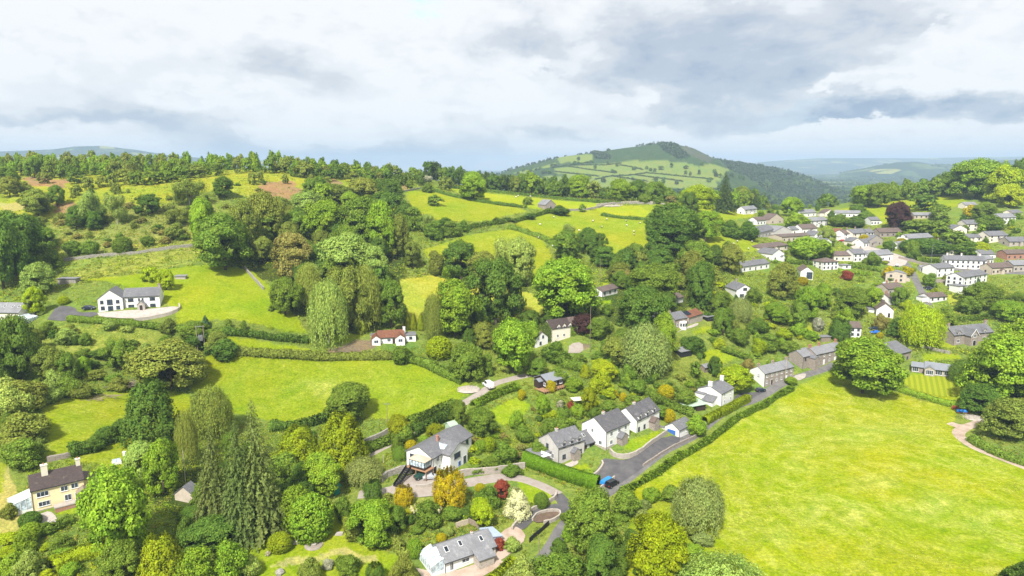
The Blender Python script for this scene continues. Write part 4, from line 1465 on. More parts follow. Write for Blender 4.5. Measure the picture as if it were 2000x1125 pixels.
simple_house('small white garage with brown roof behind the bay windowed house', (1323, 593), (1334, 590), 6, 2.6, 1.5, 'x', 'white', 'browntile', (0, 0), name='garage', cat='garage')
simple_house('low bungalow with brown roof half hidden by big trees', (1176, 580), (1206, 573), 6, 2.6, 1.5, 'x', 'white', 'browntile', (3, 1), name='bungalow', cat='bungalow', mark='the half hidden bungalow')
simple_house('black garden shed with pale grey roof on a green slope', (1330, 699), (1351, 695), 4, 2.4, .5, 'lean', 'black', 'paleroof', (0, 0), right=(1, 1), name='garden_shed', cat='shed', mark='the black garden shed')
o, L, fr, r = simple_house('stone house with white rendered gable and slate roof above the gardens', (1438, 584), (1470, 586), 12, 4.8, 2.6, 'y', 'white', 'slate', (0, 0), (0, 0), (4, 2), (.8,), 'the white gabled stone house', chimmat='stone')
window(o, fr, 'F', .5, 4.6, 2.0, 1.3, 'darkframe'); window(o, fr, 'F', .32, 1.2, 2.2, 1.6, 'darkframe'); window(o, fr, 'F', .72, 1.2, 1.6, 1.2)
simple_house('long low white cottage with grey slate roof beside bushy trees', (1448, 532), (1502, 524), 7, 3.2, 2.0, 'x', 'white', 'slate', (5, 1), (1, 1), chim=(.6,), mark='the long low white cottage', doorf=.5)

# ---- the village -----------------------------------------------------------------------------------
S = simple_house
# right hand lower village
o, L, fr, r = S('white house with brown roof and blue car beside it, above the lane', (1659, 658), (1681, 660), 9, 4.6, 1.9, 'x', 'white', 'browntile', (2, 2), (0, 0), (2, 2), mark='the white house with a brown roof')
o, L = house('stone_house', 'large stone house with three white edged gables and grey roof among trees', 'house', (1861, 675), (1938, 664), 'the gabled stone house')
W, H, rise = 8, 4.4, 3.0
w, r, fr = block(o, 0, 0, L, W, H, rise, 'x', 'stone', 'slate', over=.3)
w2, r2, fr2 = block(o, L * .27, -3.2, 4.4, 7, 4.4, 2.6, 'y', 'stone', 'slate', names=('gable_wall', 'gable_roof'), over=.35)
b = MB()
for s in (-1, 1):
    xm = L * .27 + 2.2
    b.hexa([(xm, -3.55, 7.05), (xm + s * 2.6, -3.55, 4.0), (xm + s * 2.6, -3.45, 4.0), (xm, -3.45, 7.05)][::s], [(xm, -3.55, 7.4), (xm + s * 2.6, -3.55, 4.35), (xm + s * 2.6, -3.45, 4.35), (xm, -3.45, 7.4)][::s])
b.build('bargeboard', M['frame'], o)
for f in (.13, .78): dormer(o, fr, L * f, H, 'stone', 'slate', 1.9, 1.6, 3.2, 1.1, 'frame', H - .6)
window(o, fr2, 'F', .5, 3.6, 1.4, 1.4); door(o, fr2, 'F', .5, 1.5, 2.1, 'black')
for f in (.12, .78): window(o, fr, 'F', f, .7, 1.5, 1.6)
for x in (.5, L - .5): chimney(r, x, W / 2, H + rise - .8, H + rise + 1.4, 1.5, .8, 'stone', 3)
o, L, fr, r = S('stone barn conversion with wide dark slate roof beside the slate roofed bungalow', (1752, 714), (1778, 700), 14, 4.2, 3.0, 'x', 'stone', 'slate', (2, 1), name='stone_barn', cat='barn', mark='the big slate roofed barn')
o, L = house('slate_bungalow', 'long low bungalow with blue grey roof, bay fronts and white windows by the striped lawn', 'bungalow', (1779, 726), (1868, 737), 'the blue grey roofed bungalow')
W, H, rise = 7, 2.5, 1.8
w, r, fr = block(o, 0, 0, L * .32, W - 1, H - .2, 1.2, 'x', 'stone', 'bluesheet', over=.3)
w2, r2, fr2 = block(o, L * .30, -.8, L * .70, W, H, rise, 'x', 'palestone', 'bluesheet', names=('main_wall', 'main_roof'), over=.4)
w3, r3, fr3 = block(o, L * .30, -2.3, 3.6, 4, H, 1.1, 'y', 'palestone', 'bluesheet', names=('bay_wall', 'bay_roof'), over=.3)
window(o, fr3, 'F', .5, .3, 2.6, 1.9, bars=3)
w4, r4, fr4 = block(o, L * .86, -2.3, 4.2, 4, H, 1.1, 'hip', 'palestone', 'bluesheet', names=('bay_wall', 'bay_roof'), over=.3)
window(o, fr4, 'F', .5, .3, 3.2, 1.9, bars=3)
window(o, fr2, 'F', .45, .3, 2.4, 1.9, bars=2); window(o, fr2, 'F', .68, .5, 1.6, 1.6); window(o, fr, 'F', .3, .3, 2.2, 1.9, bars=2)
# middle village
S('white house with big front gable and brown roof below the side road', (1711, 616), (1744, 622), 14, 3.6, 3.0, 'y', 'white', 'browntile', (2, 1), (2, 1), (3, 1), (), 'the big gabled white house', name='gable_house', doorf=.8)
S('small white cottage with brown roof just above the big gabled white house', (1738, 596), (1766, 590), 7, 3.0, 2.0, 'x', 'white', 'browntile', (3, 1), (1, 1), chim=(.1,), name='cottage', cat='cottage', chimmat='brick')
S('narrow stone cottage with brown roof and red brick chimney beside the side road', (1733, 578), (1764, 572), 8, 3.4, 2.2, 'x', 'palestone', 'browntile', (3, 1), (1, 1), chim=(.3, .9), name='cottage', cat='cottage', chimmat='brick')
S('square sandy coloured house with shallow pale roof at the road junction', (1729, 550), (1769, 553), 10, 5.0, 1.2, 'y', 'tan', 'paleroof', (2, 2), (2, 2), mark='the square sandy house')
S('white bungalow with pinkish brown roof right of the side road', (1815, 592), (1849, 586), 7, 2.6, 1.6, 'x', 'white', 'browntile', (3, 1), (1, 1), name='bungalow', cat='bungalow')
o, L, fr, r = S('modern white house with a dark glazed gable above the orchard', (1563, 544), (1587, 547), 12, 4.6, 2.4, 'y', 'white', 'browntile', (0, 0), (2, 1), (4, 2), mark='the glazed gable house')
window(o, fr, 'F', .72, .4, 3.2, 3.8, 'darkframe')
S('white house with brown hipped roof, upper left neighbour of the red shrub', (1606, 528), (1636, 526), 9, 4.8, 1.8, 'hip', 'white', 'browntile', (4, 2), (2, 2), doorf=.6)
S('white gabled house with blue grey roof left of the brown hipped house', (1508, 510), (1531, 508), 12, 4.2, 2.6, 'y', 'white', 'slate', (2, 1), (2, 1), (3, 2))
S('cream bungalow with dark brown hipped roof just left of the road', (1488, 492), (1540, 488), 9, 2.8, 1.9, 'hip', 'cream', 'browntile', (4, 1), (1, 1), name='bungalow', cat='bungalow')
S('cream gabled cottage with brown roof joined to the white slate roofed house', (1628, 509), (1664, 510), 8, 3.4, 2.2, 'x', 'cream', 'browntile', (3, 1), (1, 1), name='cottage', cat='cottage', mark='the cream gabled cottage')
S('white two storey house with blue grey slate roof beside the cream cottage', (1666, 512), (1692, 510), 9, 5.0, 2.4, 'x', 'white', 'slate', (3, 2), chim=(.9,))
S('long white house with dark blue door facing the village square', (1693, 512), (1743, 508), 8, 4.0, 2.4, 'x', 'white', 'paleroof', (4, 1), (0, 0), (2, 2), doorf=.9)
S('tall white three storey house with grey dormered roof on the right', (1879, 568), (1926, 556), 9, 6.8, 2.0, 'x', 'white', 'slate', (5, 3), (3, 3), chim=(.5,), mark='the tall white three storey house')
S('white house with stone end wall and solar panels, right of the junction', (1828, 542), (1862, 540), 9, 5.4, 2.0, 'x', 'white', 'slate', (3, 2), (0, 0), (1, 2), mark='the white house with a stone end')
S('long white terrace with dark slate roof and many windows by the main road', (1845, 522), (1925, 527), 9, 5.2, 2.2, 'x', 'white', 'slate', (8, 2), (2, 2), (2, 2), (.1, .45, .9), 'the long white terrace', name='terrace', cat='terrace', chimmat='white')
S('low tan stone terrace with grey brown roof at the right edge', (1936, 537), (1976, 532), 8, 3.8, 2.2, 'x', 'tan', 'browntile', (5, 1), (1, 1), chim=(.1, .9), name='terrace', cat='terrace', mark='the low tan terrace')
S('stone cottage with pale roof continuing the tan terrace past the right edge', (1978, 532), (2040, 526), 8, 3.8, 2.2, 'x', 'palestone', 'paleroof', (6, 1), chim=(.3,), name='cottage', cat='cottage')
S('red brick house with tan roof at the right edge of the village', (1965, 508), (2020, 504), 8, 3.6, 2.0, 'x', 'brick', 'browntile', (5, 1), name='brick_house')
S('small white house with grey roof behind the long white terrace', (1916, 508), (1942, 506), 8, 3.6, 2.2, 'x', 'white', 'slate', (3, 1))
S('long flat roofed row of pale blue garages behind a white van', (1798, 500), (1872, 497), 7, 2.6, .3, 'flat', 'cream', 'bluesheet', (8, 1), name='garage_row', cat='garage', mark='the flat roofed garages')
# upper village
S('white gabled house with pale grey roof beside the dark green hedge dome', (1774, 479), (1822, 470), 9, 3.6, 2.4, 'x', 'white', 'paleroof', (4, 1), (2, 2), mark='the pale roofed gabled house')
S('brown roofed cottage half hidden on the hillside under the meadow', (1785, 428), (1823, 426), 8, 2.6, 1.9, 'x', 'tan', 'paleroof', (4, 1), name='cottage', cat='cottage')
S('cream house with twin grey gables on the right hillside', (1860, 458), (1888, 456), 9, 3.6, 2.6, 'y', 'cream', 'slate', (2, 1), (1, 1), mark='the twin gabled cream house')
S('taller cream gabled house joined behind the twin gabled one', (1886, 452), (1910, 450), 10, 5.0, 2.6, 'x', 'cream', 'slate', (2, 2), (1, 1), (1, 1))
S('low cream bungalow with long grey roof on the right hillside', (1885, 473), (1928, 470), 7, 2.8, 2.0, 'x', 'cream', 'slate', (4, 1), name='bungalow', cat='bungalow')
S('cream two storey house with grey gable above a yellow green bush', (1930, 475), (1968, 470), 10, 4.4, 2.6, 'x', 'cream', 'slate', (3, 2), (2, 2), mark='the cream gabled house')
S('white house with pale slate roof standing high on the right hillside', (1952, 440), (1983, 434), 8, 4.8, 2.6, 'x', 'white', 'paleroof', (4, 2), (1, 1), chim=(.95,), mark='the high white house')
S('stone bungalow with dark solar panelled roof at the right edge', (1970, 482), (2025, 477), 9, 2.8, 2.6, 'x', 'palestone', 'slate', (3, 1), (1, 1), name='bungalow', cat='bungalow')
S('pale roofed cottage behind the yellow bush on the right hillside', (1884, 408), (1908, 406), 7, 3.0, 2.0, 'x', 'cream', 'paleroof', (2, 1), name='cottage', cat='cottage')
S('tan roofed house tucked between trees under the radio mast', (1922, 412), (1944, 410), 8, 3.2, 2.2, 'x', 'tan', 'paleroof', (2, 1))
S('grey stone chapel like house with gable facing the square', (1697, 482), (1724, 478), 9, 4.0, 3.2, 'y', 'palestone', 'slate', (2, 1), (1, 1), mark='the grey gabled chapel house')
S('long dark stone hall with a round gable window behind the chapel house', (1717, 464), (1761, 460), 8, 3.2, 2.6, 'x', 'stone', 'browntile', (4, 1), (0, 0), (1, 1), name='stone_hall', cat='hall')
S('white shop with bright red front at the top of the village road', (1629, 466), (1647, 466), 8, 4.6, 2.2, 'x', 'white', 'redtile', (2, 2), (1, 2), name='village_shop', cat='shop', mark='the red fronted shop')
S('white house with tan roof next to the red fronted shop', (1648, 470), (1664, 468), 8, 4.8, 2.2, 'x', 'white', 'browntile', (2, 2), chim=(.9,))
S('cream house with blue grey dormered roof on the village road', (1665, 470), (1694, 466), 9, 4.8, 2.4, 'x', 'cream', 'slate', (3, 2), chim=(.5,))
S('small cream cottage with grey gable in front of the dormered house', (1664, 482), (1684, 480), 7, 3.4, 2.2, 'y', 'cream', 'slate', (2, 1), (1, 1), name='cottage', cat='cottage')
S('wide grey roofed village school with pale walls, left of the village', (1480, 463), (1512, 461), 12, 4.0, 3.0, 'x', 'greyrender', 'slate', (5, 1), (2, 1), name='school_building', cat='school', mark='the grey school building')
S('pale gabled wing with a broad grey roof right of the school', (1512, 464), (1546, 461), 12, 4.2, 3.4, 'y', 'greyrender', 'paleroof', (4, 1), (2, 1), name='school_building', cat='school')
S('small house with tall brown pitched roof behind the school', (1502, 438), (1530, 436), 9, 3.6, 4.2, 'y', 'tan', 'browntile', (2, 1))
S('low white house with grey roof between school and brown gable', (1547, 458), (1566, 456), 8, 3.4, 2.0, 'x', 'white', 'slate', (2, 1))
S('house with brown front gable and white side near the school', (1566, 458), (1596, 454), 9, 3.8, 2.8, 'x', 'white', 'browntile', (3, 1), (1, 1))
S('bright white house with stepped grey roofs on the slope above the school', (1582, 446), (1617, 439), 10, 4.8, 2.2, 'x', 'white', 'paleroof', (4, 2), (2, 2), mark='the stepped white house')
S('low white cottage with pale roof above the stepped white house', (1563, 424), (1594, 422), 8, 3.4, 2.4, 'x', 'white', 'paleroof', (3, 1), (1, 1), name='cottage', cat='cottage')
S('long white bungalow with pale tan roof under the hillside meadow', (1630, 424), (1680, 423), 8, 3.2, 2.0, 'x', 'white', 'paleroof', (6, 1), (1, 1), name='bungalow', cat='bungalow', mark='the long white hillside bungalow')
S('cream gabled cottage at the left end of the long hillside bungalow', (1611, 423), (1631, 422), 9, 3.2, 2.6, 'y', 'cream', 'browntile', (2, 1), name='cottage', cat='cottage')
S('long flat tan roofed hall in the middle of the village', (1527, 472), (1590, 469), 12, 3.4, 1.2, 'x', 'tan', 'browntile', (7, 1), name='village_hall', cat='hall', mark='the long tan hall')
S('white gable ended house at the right end of the tan hall', (1590, 472), (1605, 470), 9, 4.2, 2.6, 'y', 'white', 'slate', (1, 2))
S('white cottage alone among trees left of the village, below the dark conifer', (1454, 419), (1478, 416), 7, 4.0, 2.4, 'x', 'white', 'paleroof', (3, 2), (1, 1), name='cottage', cat='cottage', mark='the white cottage left of the village')
S('cream house with brown roof between gardens at the top of the road', (1795, 452), (1812, 451), 7, 3.0, 2.0, 'x', 'cream', 'browntile', (2, 1))
S('small white annex below the tall white three storey house', (1873, 575), (1889, 572), 6, 4.2, .3, 'flat', 'white', 'flatroof', (1, 2), name='annex', cat='annex')
S('low white garage beside the main road left of the stone ended house', (1797, 530), (1812, 532), 5, 2.6, 1.0, 'x', 'white', 'paleroof', (2, 1), name='garage', cat='garage')
S('low white outbuilding in the gardens above the red shrub', (1645, 526), (1662, 525), 5, 2.2, .3, 'flat', 'white', 'paleroof', (1, 1), name='outbuilding', cat='outbuilding')
S('white lean to behind the long white terrace end', (1925, 517), (1940, 514), 7, 3.2, 1.6, 'x', 'white', 'paleroof', (2, 1), name='outbuilding', cat='outbuilding')
S('white cottage with slate roof at the top of the street, right of the dormered house', (1694, 467), (1706, 465), 7, 4.4, 2.2, 'x', 'white', 'slate', (2, 2), chim=(.9,), name='cottage', cat='cottage')
S('tiny white cottage left of the chapel house', (1686, 484), (1697, 482), 6, 3.2, 2.0, 'x', 'white', 'slate', (2, 1), name='cottage', cat='cottage')
S('white bungalow on the slope between chapel house and dark hedge dome', (1757, 487), (1773, 484), 7, 2.8, 1.8, 'x', 'white', 'paleroof', (3, 1), name='bungalow', cat='bungalow')
S('white house with tan roof at the upper left of the school', (1478, 440), (1496, 438), 8, 3.6, 2.2, 'x', 'white', 'browntile', (3, 1))
S('cream bungalow under the radio masts at the right edge', (1975, 425), (1996, 421), 7, 3.0, 2.0, 'x', 'cream', 'slate', (3, 1), name='bungalow', cat='bungalow')
S('small white house with grey roof between the long bungalow and purple tree', (1700, 440), (1718, 438), 8, 3.6, 2.2, 'x', 'white', 'slate', (3, 1))
S('white gabled house right of the village hall tree', (1608, 486), (1624, 484), 8, 4.0, 2.4, 'y', 'white', 'slate', (2, 1), (1, 1))
S('row of low white cottages above the main road behind the lamp', (1830, 487), (1858, 484), 7, 3.2, 2.0, 'x', 'white', 'slate', (5, 1), chim=(.3, .8), name='cottage_row', cat='cottages')
# field barn
o, L, fr, r = S('little stone field barn with pale steep roof alone in the upper fields', (1066, 410), (1085, 409), 9, 3.6, 3.2, 'y', 'stone', 'paleroof', (0, 0), mark='the little field barn', name='field_barn', cat='barn')
door(o, fr, 'F', .5, 1.6, 2.4, 'black')
# garden sheds, greenhouses and tents
S('small pale green garden shed with light roof behind the split level house', (879, 845), (893, 840), 2.6, 2.0, .8, 'x', 'greensheet', 'greensheet', (0, 0), name='garden_shed', cat='shed')
S('little stone hut with flat grey roof at the lower left of the farmhouse', (113, 556), (148, 553), 3.5, 2.1, .3, 'flat', 'drystone', 'paleroof', (0, 0), name='garden_store', cat='shed')
S('dark timber shed with flat roof beside the round dark evergreen', (1604, 668), (1622, 667), 3, 2.2, .3, 'flat', 'wood', 'flatroof', (0, 0), name='timber_shed', cat='shed')
S('small grey shed under trees left of the terrace gardens', (1376, 728), (1390, 726), 3, 2.2, .8, 'x', 'wood', 'paleroof', (0, 0), name='timber_shed', cat='shed')
S('teal plastic garden store below the golden conifers', (653, 968), (664, 965), 2.4, 2.4, .3, 'flat', 'teal', 'teal', (0, 0), name='oil_tank_housing', cat='garden store')
S('small dark roofed outbuilding half hidden behind the tall spruces', (378, 984), (392, 972), 5, 2.2, 2.0, 'x', 'tan', 'slate', (0, 0), (0, 0), name='outbuilding', cat='outbuilding')
S('little dark brown hut among trees right of the orchard', (1551, 610), (1562, 610), 3, 2.4, .5, 'flat', 'wood', 'flatroof', (0, 0), name='timber_shed', cat='shed')
# ruined sheepfold in the upper fields
b = MB()
o = empty('log_shelter', cast(342, 545)); o.rotation_euler.z = .1
tag(o, 'low stone and turf field shelter on the lawn behind the farmhouse', 'shelter')
b.box(0, 4.2, 0, 2.4, -.5, 1.1); b.build('wall', M['palestone'], o)
roof_mesh([[(-.3, -.3, 1.2), (4.5, -.3, 1.2), (4.5, 2.7, 1.5), (-.3, 2.7, 1.5)]], .15, M['paleroof'], o)
# gazebo
p = cast(1127, 792)
o = empty('gazebo', p, .3); tag(o, 'cream canvas gazebo among the flower beds below the timber cabin', 'gazebo')
b = MB()
for x in (-1.7, 1.7):
    for y in (-1.7, 1.7): b.tube((x, y, -.3), (x, y, 2.4), .05)
b.build('frame', M['metal'], o)
b = MB()
b.add([(-1.9, -1.9, 2.4), (1.9, -1.9, 2.4), (1.9, 1.9, 2.4), (-1.9, 1.9, 2.4), (-.3, -.3, 3.0), (.3, -.3, 3.0), (.3, .3, 3.0), (-.3, .3, 3.0)], [(0, 1, 5, 4), (1, 2, 6, 5), (2, 3, 7, 6), (3, 0, 4, 7), (4, 5, 6, 7), (3, 2, 1, 0)])
b.build('canopy', M['canvas'], o)
# white parasol beside the grey house
p = cast(1062, 903)
o = empty('shade_sail', p, .4); tag(o, 'white shade sail on poles beside the grey house, inside the tall hedge', 'shade sail')
b = MB()
for x, y in ((-1.8, -1.5), (1.8, -1.5), (0, 1.8)): b.tube((x, y, -.5), (x, y, 2.6), .05)
b.build('pole', M['metal'], o)
b = MB()
b.add([(-1.8, -1.5, 2.2), (1.8, -1.5, 2.7), (0, 1.8, 3.0), (-1.8, -1.5, 2.17), (1.8, -1.5, 2.67), (0, 1.8, 2.97)], [(0, 1, 2), (5, 4, 3), (0, 3, 4, 1), (1, 4, 5, 2), (2, 5, 3, 0)])
b.build('canvas', M['plasticwhite'], o)
# cold frame and white post on the hill path
p = cast(228, 904)
o = empty('cold_frame', p, .6); tag(o, 'white glazed cold frame on the grass above the yellow house', 'cold frame')
b = MB(); b.box(-1.1, 1.1, -.8, .8, -.4, .5); b.build('box', M['plasticwhite'], o)
b = MB()
for k in range(2):
    for j in range(2): b.hexa([(-1 + k * 1.03, -.7 + j * .72, .51 + j * .2), (-.05 + k * 1.03, -.7 + j * .72, .51 + j * .2), (-.05 + k * 1.03, -.04 + j * .72, .71 + j * .2), (-1 + k * 1.03, -.04 + j * .72, .71 + j * .2)], [(-1 + k * 1.03, -.7 + j * .72, .56 + j * .2), (-.05 + k * 1.03, -.7 + j * .72, .56 + j * .2), (-.05 + k * 1.03, -.04 + j * .72, .76 + j * .2), (-1 + k * 1.03, -.04 + j * .72, .76 + j * .2)])
b.build('glazing', M['roofglass'], o)
p = cast(244, 898)
b = MB(); b.box(-.3, .3, -.2, .2, -.3, 2.2); b.box(-.4, .4, -.3, .3, 2.2, 2.35)
o = b.build('garden_pillar', M['plasticwhite']); o.location = p
tag(o, 'white painted pillar standing beside the cold frame', 'pillar')
# white plastic chair
p = cast(515, 1050)
o = empty('garden_chair', p, .5); tag(o, 'white plastic chair on the lawn under the spruces', 'chair')
b = MB(); b.box(-.45, .45, -.45, .45, .42, .5); b.build('seat', M['plasticwhite'], o)
b = MB(); b.box(-.45, .45, .38, .46, .5, 1.15); b.build('backrest', M['plasticwhite'], o)
for x in (-.4, .4):
    for y in (-.4, .4):
        b = MB(); b.box(x - .04, x + .04, y - .04, y + .04, -.1, .42); b.build('leg', M['plasticwhite'], o)
# flat stone slab, circular stone bed, pale rock
p = cast(663, 1043)
b = MB(); b.box(-.9, .9, -.7, .7, -.2, .22); b.box(-.8, .8, -.6, .6, .221, .3)
o = b.build('stone_slab', M['paving']); o.location = p; tag(o, 'flat pale stone slab on the lawn near bright green shrubs', 'slab')
p = cast(613, 1064)
o = empty('stone_circle', p); tag(o, 'round bed of pinkish stones with a pale boulder in the middle of the lawn', 'stone bed')
b = MB(); b.lathe([(2.2, -.2), (2.1, .14), (1.9, .2), (.2, .16)], 20); b.build('edging', M['gravel'], o)
b = MB(); b.lathe([(.9, .1), (1.0, .5), (.7, .9), (.2, 1.0)], 7); b.build('boulder', M['palestone'], o)
p = cast(578, 1058)
b = MB(); b.lathe([(1.2, -.2), (1.0, .4), (.5, .7), (.1, .75)], 7)
o = b.build('boulder', M['palestone']); o.location = p; tag(o, 'pale boulder on bare soil beside the round stone bed', 'boulder')
p = cast(547, 1120)
b = MB(); b.lathe([(1.0, -.2), (1.1, .4), (.7, .9), (.2, 1.0)], 6)
o = b.build('boulder', M['drystone']); o.location = p; tag(o, 'grey boulder on the lawn at the bottom edge', 'boulder')
# planter below the yellow house
p = cast(128, 994)
o = empty('brick_planter', p, o.rotation_euler.z); o.rotation_euler.z = HOUSES[0].rotation_euler.z
tag(o, 'red brick planter with pale coping in front of the yellow house', 'planter')
b = MB(); b.box(-2, 2, -.5, .5, -1.0, .9); b.build('brickwork', M['brick'], o)
b = MB(); b.box(-2.2, 2.2, -.6, 1.6, .901, 1.15); b.build('coping', M['paving'], o)


# ------------------------------------------------------------------ vehicles
def car(label, u, v, rz, paint, kind='hatch', scale=1.0, cat='car', name='parked_car', group='parked cars'):
    p = cast(u, v)
    o = empty(name, p + Vector((0, 0, .2)), R(rz))
    o.scale = (scale,) * 3
    tag(o, label, cat, group)
    Lc, Wc = (4.3, 1.8) if kind != 'van' else (5.2, 2.0)
    if kind == 'suv': side = [(0, .35), (0, .95), (.15, 1.05), (.35, 1.75), (3.0, 1.8), (3.55, 1.1), (4.3, .95), (4.4, .35)]
    elif kind == 'van': side = [(0, .35), (0, 2.1), (.1, 2.2), (3.6, 2.2), (4.4, 1.25), (5.2, 1.0), (5.25, .35)]
    else: side = [(0, .3), (0, .85), (.5, .98), (.9, 1.42), (2.5, 1.45), (3.2, .98), (4.2, .80), (4.3, .3)]
    b = MB()
    n = len(side)
    vs = []
    for y, k in ((-Wc / 2, 0), (Wc / 2, 0)):
        vs += [(x - Lc / 2, y * (.86 if z > 1.15 else 1), z) for x, z in side]
    b.add(vs, [tuple(range(n)), tuple(range(2 * n - 1, n - 1, -1))] + [(i, n + i, n + (i + 1) % n, (i + 1) % n) for i in range(n)])
    b.build('body', M[paint], o, bevel=.06)
    zt = max(z for x, z in side)
    zw = 1.08 if kind == 'suv' else (1.3 if kind == 'van' else .97)
    up = [(x, z) for x, z in side if z > zw + .15]
    xa, xb = min(x for x, z in up) - Lc / 2, max(x for x, z in up) - Lc / 2
    for y in (-1, 1):
        b = MB()
        b.hexa([(xa + .05 if kind != 'van' else xb - 1.4, y * Wc / 2 * .93 - .02, zw + .04), (xb + .35, y * Wc / 2 * .93 - .02, zw + .04), (xb + .35, y * Wc / 2 * .93 + .02, zw + .04), (xa + .05 if kind != 'van' else xb - 1.4, y * Wc / 2 * .93 + .02, zw + .04)],
               [(xa + .15 if kind != 'van' else xb - 1.4, y * Wc / 2 * .87 - .02, zt - .12), (xb, y * Wc / 2 * .87 - .02, zt - .12), (xb, y * Wc / 2 * .87 + .02, zt - .12), (xa + .15 if kind != 'van' else xb - 1.4, y * Wc / 2 * .87 + .02, zt - .12)])
        b.build('side_window', M['carglass'], o)
    b = MB()
    i = [k for k, (x, z) in enumerate(side) if x - Lc / 2 == xb][-1]
    (x1, z1), (x2, z2) = side[i], side[i + 1]
    h = Wc / 2 * .8
    dx, dz = (z1 - z2), (x2 - x1)
    l = math.hypot(dx, dz)
    dx, dz = dx / l * .03, dz / l * .03
    q = lambda t: (x1 + (x2 - x1) * t - Lc / 2, z1 + (z2 - z1) * t)
    A, B = q(.08), q(.85)
    b.hexa([(B[0], -h, B[1]), (B[0], h, B[1]), (A[0], h, A[1]), (A[0], -h, A[1])], [(B[0] + dx, -h, B[1] + dz), (B[0] + dx, h, B[1] + dz), (A[0] + dx, h, A[1] + dz), (A[0] + dx, -h, A[1] + dz)])
    b.build('windscreen', M['carglass'], o)
    for x in (-Lc / 2 + .85, Lc / 2 - .85):
        for y in (-1, 1):
            b = MB(); b.tube((x, y * (Wc / 2 - .18), .32), (x, y * (Wc / 2 + .02), .32), .34, n=12)
            w = b.build('wheel', M['rubber'], o)
            b = MB(); b.tube((x, y * (Wc / 2 + .02), .32), (x, y * (Wc / 2 + .035), .32), .2, n=10)
            b.build('rim', M['metal'], w)
    for y in (-.65, .65):
        b = MB(); b.box(Lc / 2 - .12, Lc / 2 + .05, y - .16, y + .16, .58, .74); b.build('headlight', M['plasticwhite'], o)
        b = MB(); b.box(-Lc / 2 - .03, -Lc / 2 + .05, y - .16, y + .16, .6, .78); b.build('tail_light', M['redpaint'], o)
    return o


car('black four wheel drive parked in the lane at the end of the clipped hedge', 1195, 950, 42, 'carblack', 'suv', 1.0)
car('white campervan parked on the field lane by the bushes', 954, 757, 118, 'carwhite', 'van', 1.05, 'campervan', 'campervan', 'parked vans')
car('silver car parked under the split level house beside the golden tree', 841, 936, 12, 'carsilver')
car('dark green car parked under the timber conservatory deck', 824, 935, 28, 'cargreen')
car('dark saloon car parked on the drive of the white farmhouse', 174, 605, 4, 'cardark', 'hatch', 1.05)
car('dark grey car parked beside the stone terrace end', 1485, 765, 20, 'cardark')
car('bright blue car parked right of the white house with brown roof', 1709, 652, 178, 'carblue')
car('navy blue car parked behind the bright blue one', 1707, 644, 178, 'cardark')
car('silver car parked beside the square sandy house', 1731, 556, 15, 'carsilver')
car('black car parked at the kerb right of the side road', 1811, 564, 150, 'carblack')
car('dark blue car parked just behind the black kerbside car', 1818, 567, 150, 'cardark')
car('silver car under the trees above the black shed', 1396, 577, 170, 'carsilver')
car('white van parked in front of the flat roofed garages', 1826, 500, 175, 'carwhite', 'van', 1.1, 'van', 'parked_van', 'parked vans')
car('dark car parked outside the long white house with blue door', 1730, 514, 10, 'cardark')
car('grey car parked against the wall by the village square', 1752, 520, 60, 'carsilver')
car('red car standing in front of the red fronted shop', 1644, 472, 160, 'carred')
car('white van parked at the school yard', 1492, 452, 100, 'carwhite', 'van', .9, 'van', 'parked_van', 'parked vans')
# covered trailer
p = cast(1184, 946)
o = empty('covered_trailer', p + Vector((0, 0, .2)), R(40)); tag(o, 'trailer under a bright blue plastic cover behind the clipped hedge', 'trailer')
b = MB(); b.hexa([(-2.0, -.9, .4), (2.0, -.9, .4), (2.0, .9, .4), (-2.0, .9, .4)], [(-1.7, -.75, 1.3), (1.6, -.75, 1.7), (1.6, .75, 1.7), (-1.7, .75, 1.3)]); b.build('cover', M['bluecover'], o, bevel=.1)
b = MB(); b.box(2.0, 3.0, -.05, .05, .3, .4); b.box(-2, 2, -.8, .8, .3, .399); b.build('chassis', M['metal'], o)
for y in (-.95, .95):
    b = MB(); b.tube((0, y - .1, .3), (0, y + .1, .3), .3, n=12); b.build('wheel', M['rubber'], o)
# farm machinery by the track
p = cast(1878, 808)
o = empty('water_bowser', p + Vector((0, 0, .2)), R(-12)); tag(o, 'blue tank trailer standing by the farm track', 'tank trailer')
b = MB(); b.tube((-1.7, 0, .9), (1.7, 0, .9), .62, n=16); b.build('tank', M['bluepaint'], o, bevel=.08)
b = MB(); b.box(-1.6, 2.6, -.4, .4, .2, .32); b.build('chassis', M['rust'], o)
for y in (-.75, .75):
    b = MB(); b.tube((0, y - .1, .3), (0, y + .1, .3), .33, n=12); b.build('wheel', M['rubber'], o)
p = cast(1873, 799)
o = empty('hay_rake', p + Vector((0, 0, .1)), R(10)); tag(o, 'rusty red hay rake parked against the hedge behind the blue tank', 'farm machine')
b = MB()
for k in range(4):
    x = -2.4 + 1.6 * k
    b.tube((x, 0, .7), (x, .12, .7), .75, n=14)
    for a in range(8):
        t = a * math.pi / 4
        b.tube((x, .06, .7), (x + 1.0 * math.cos(t), .06, .7 + 1.0 * math.sin(t)), .03, n=4)
b.build('raking_wheel', M['rust'], o)
b = MB(); b.box(-3, 3, .2, .35, .9, 1.05); b.box(-.1, .1, .2, 2.6, .8, .95); b.build('frame', M['rust'], o)
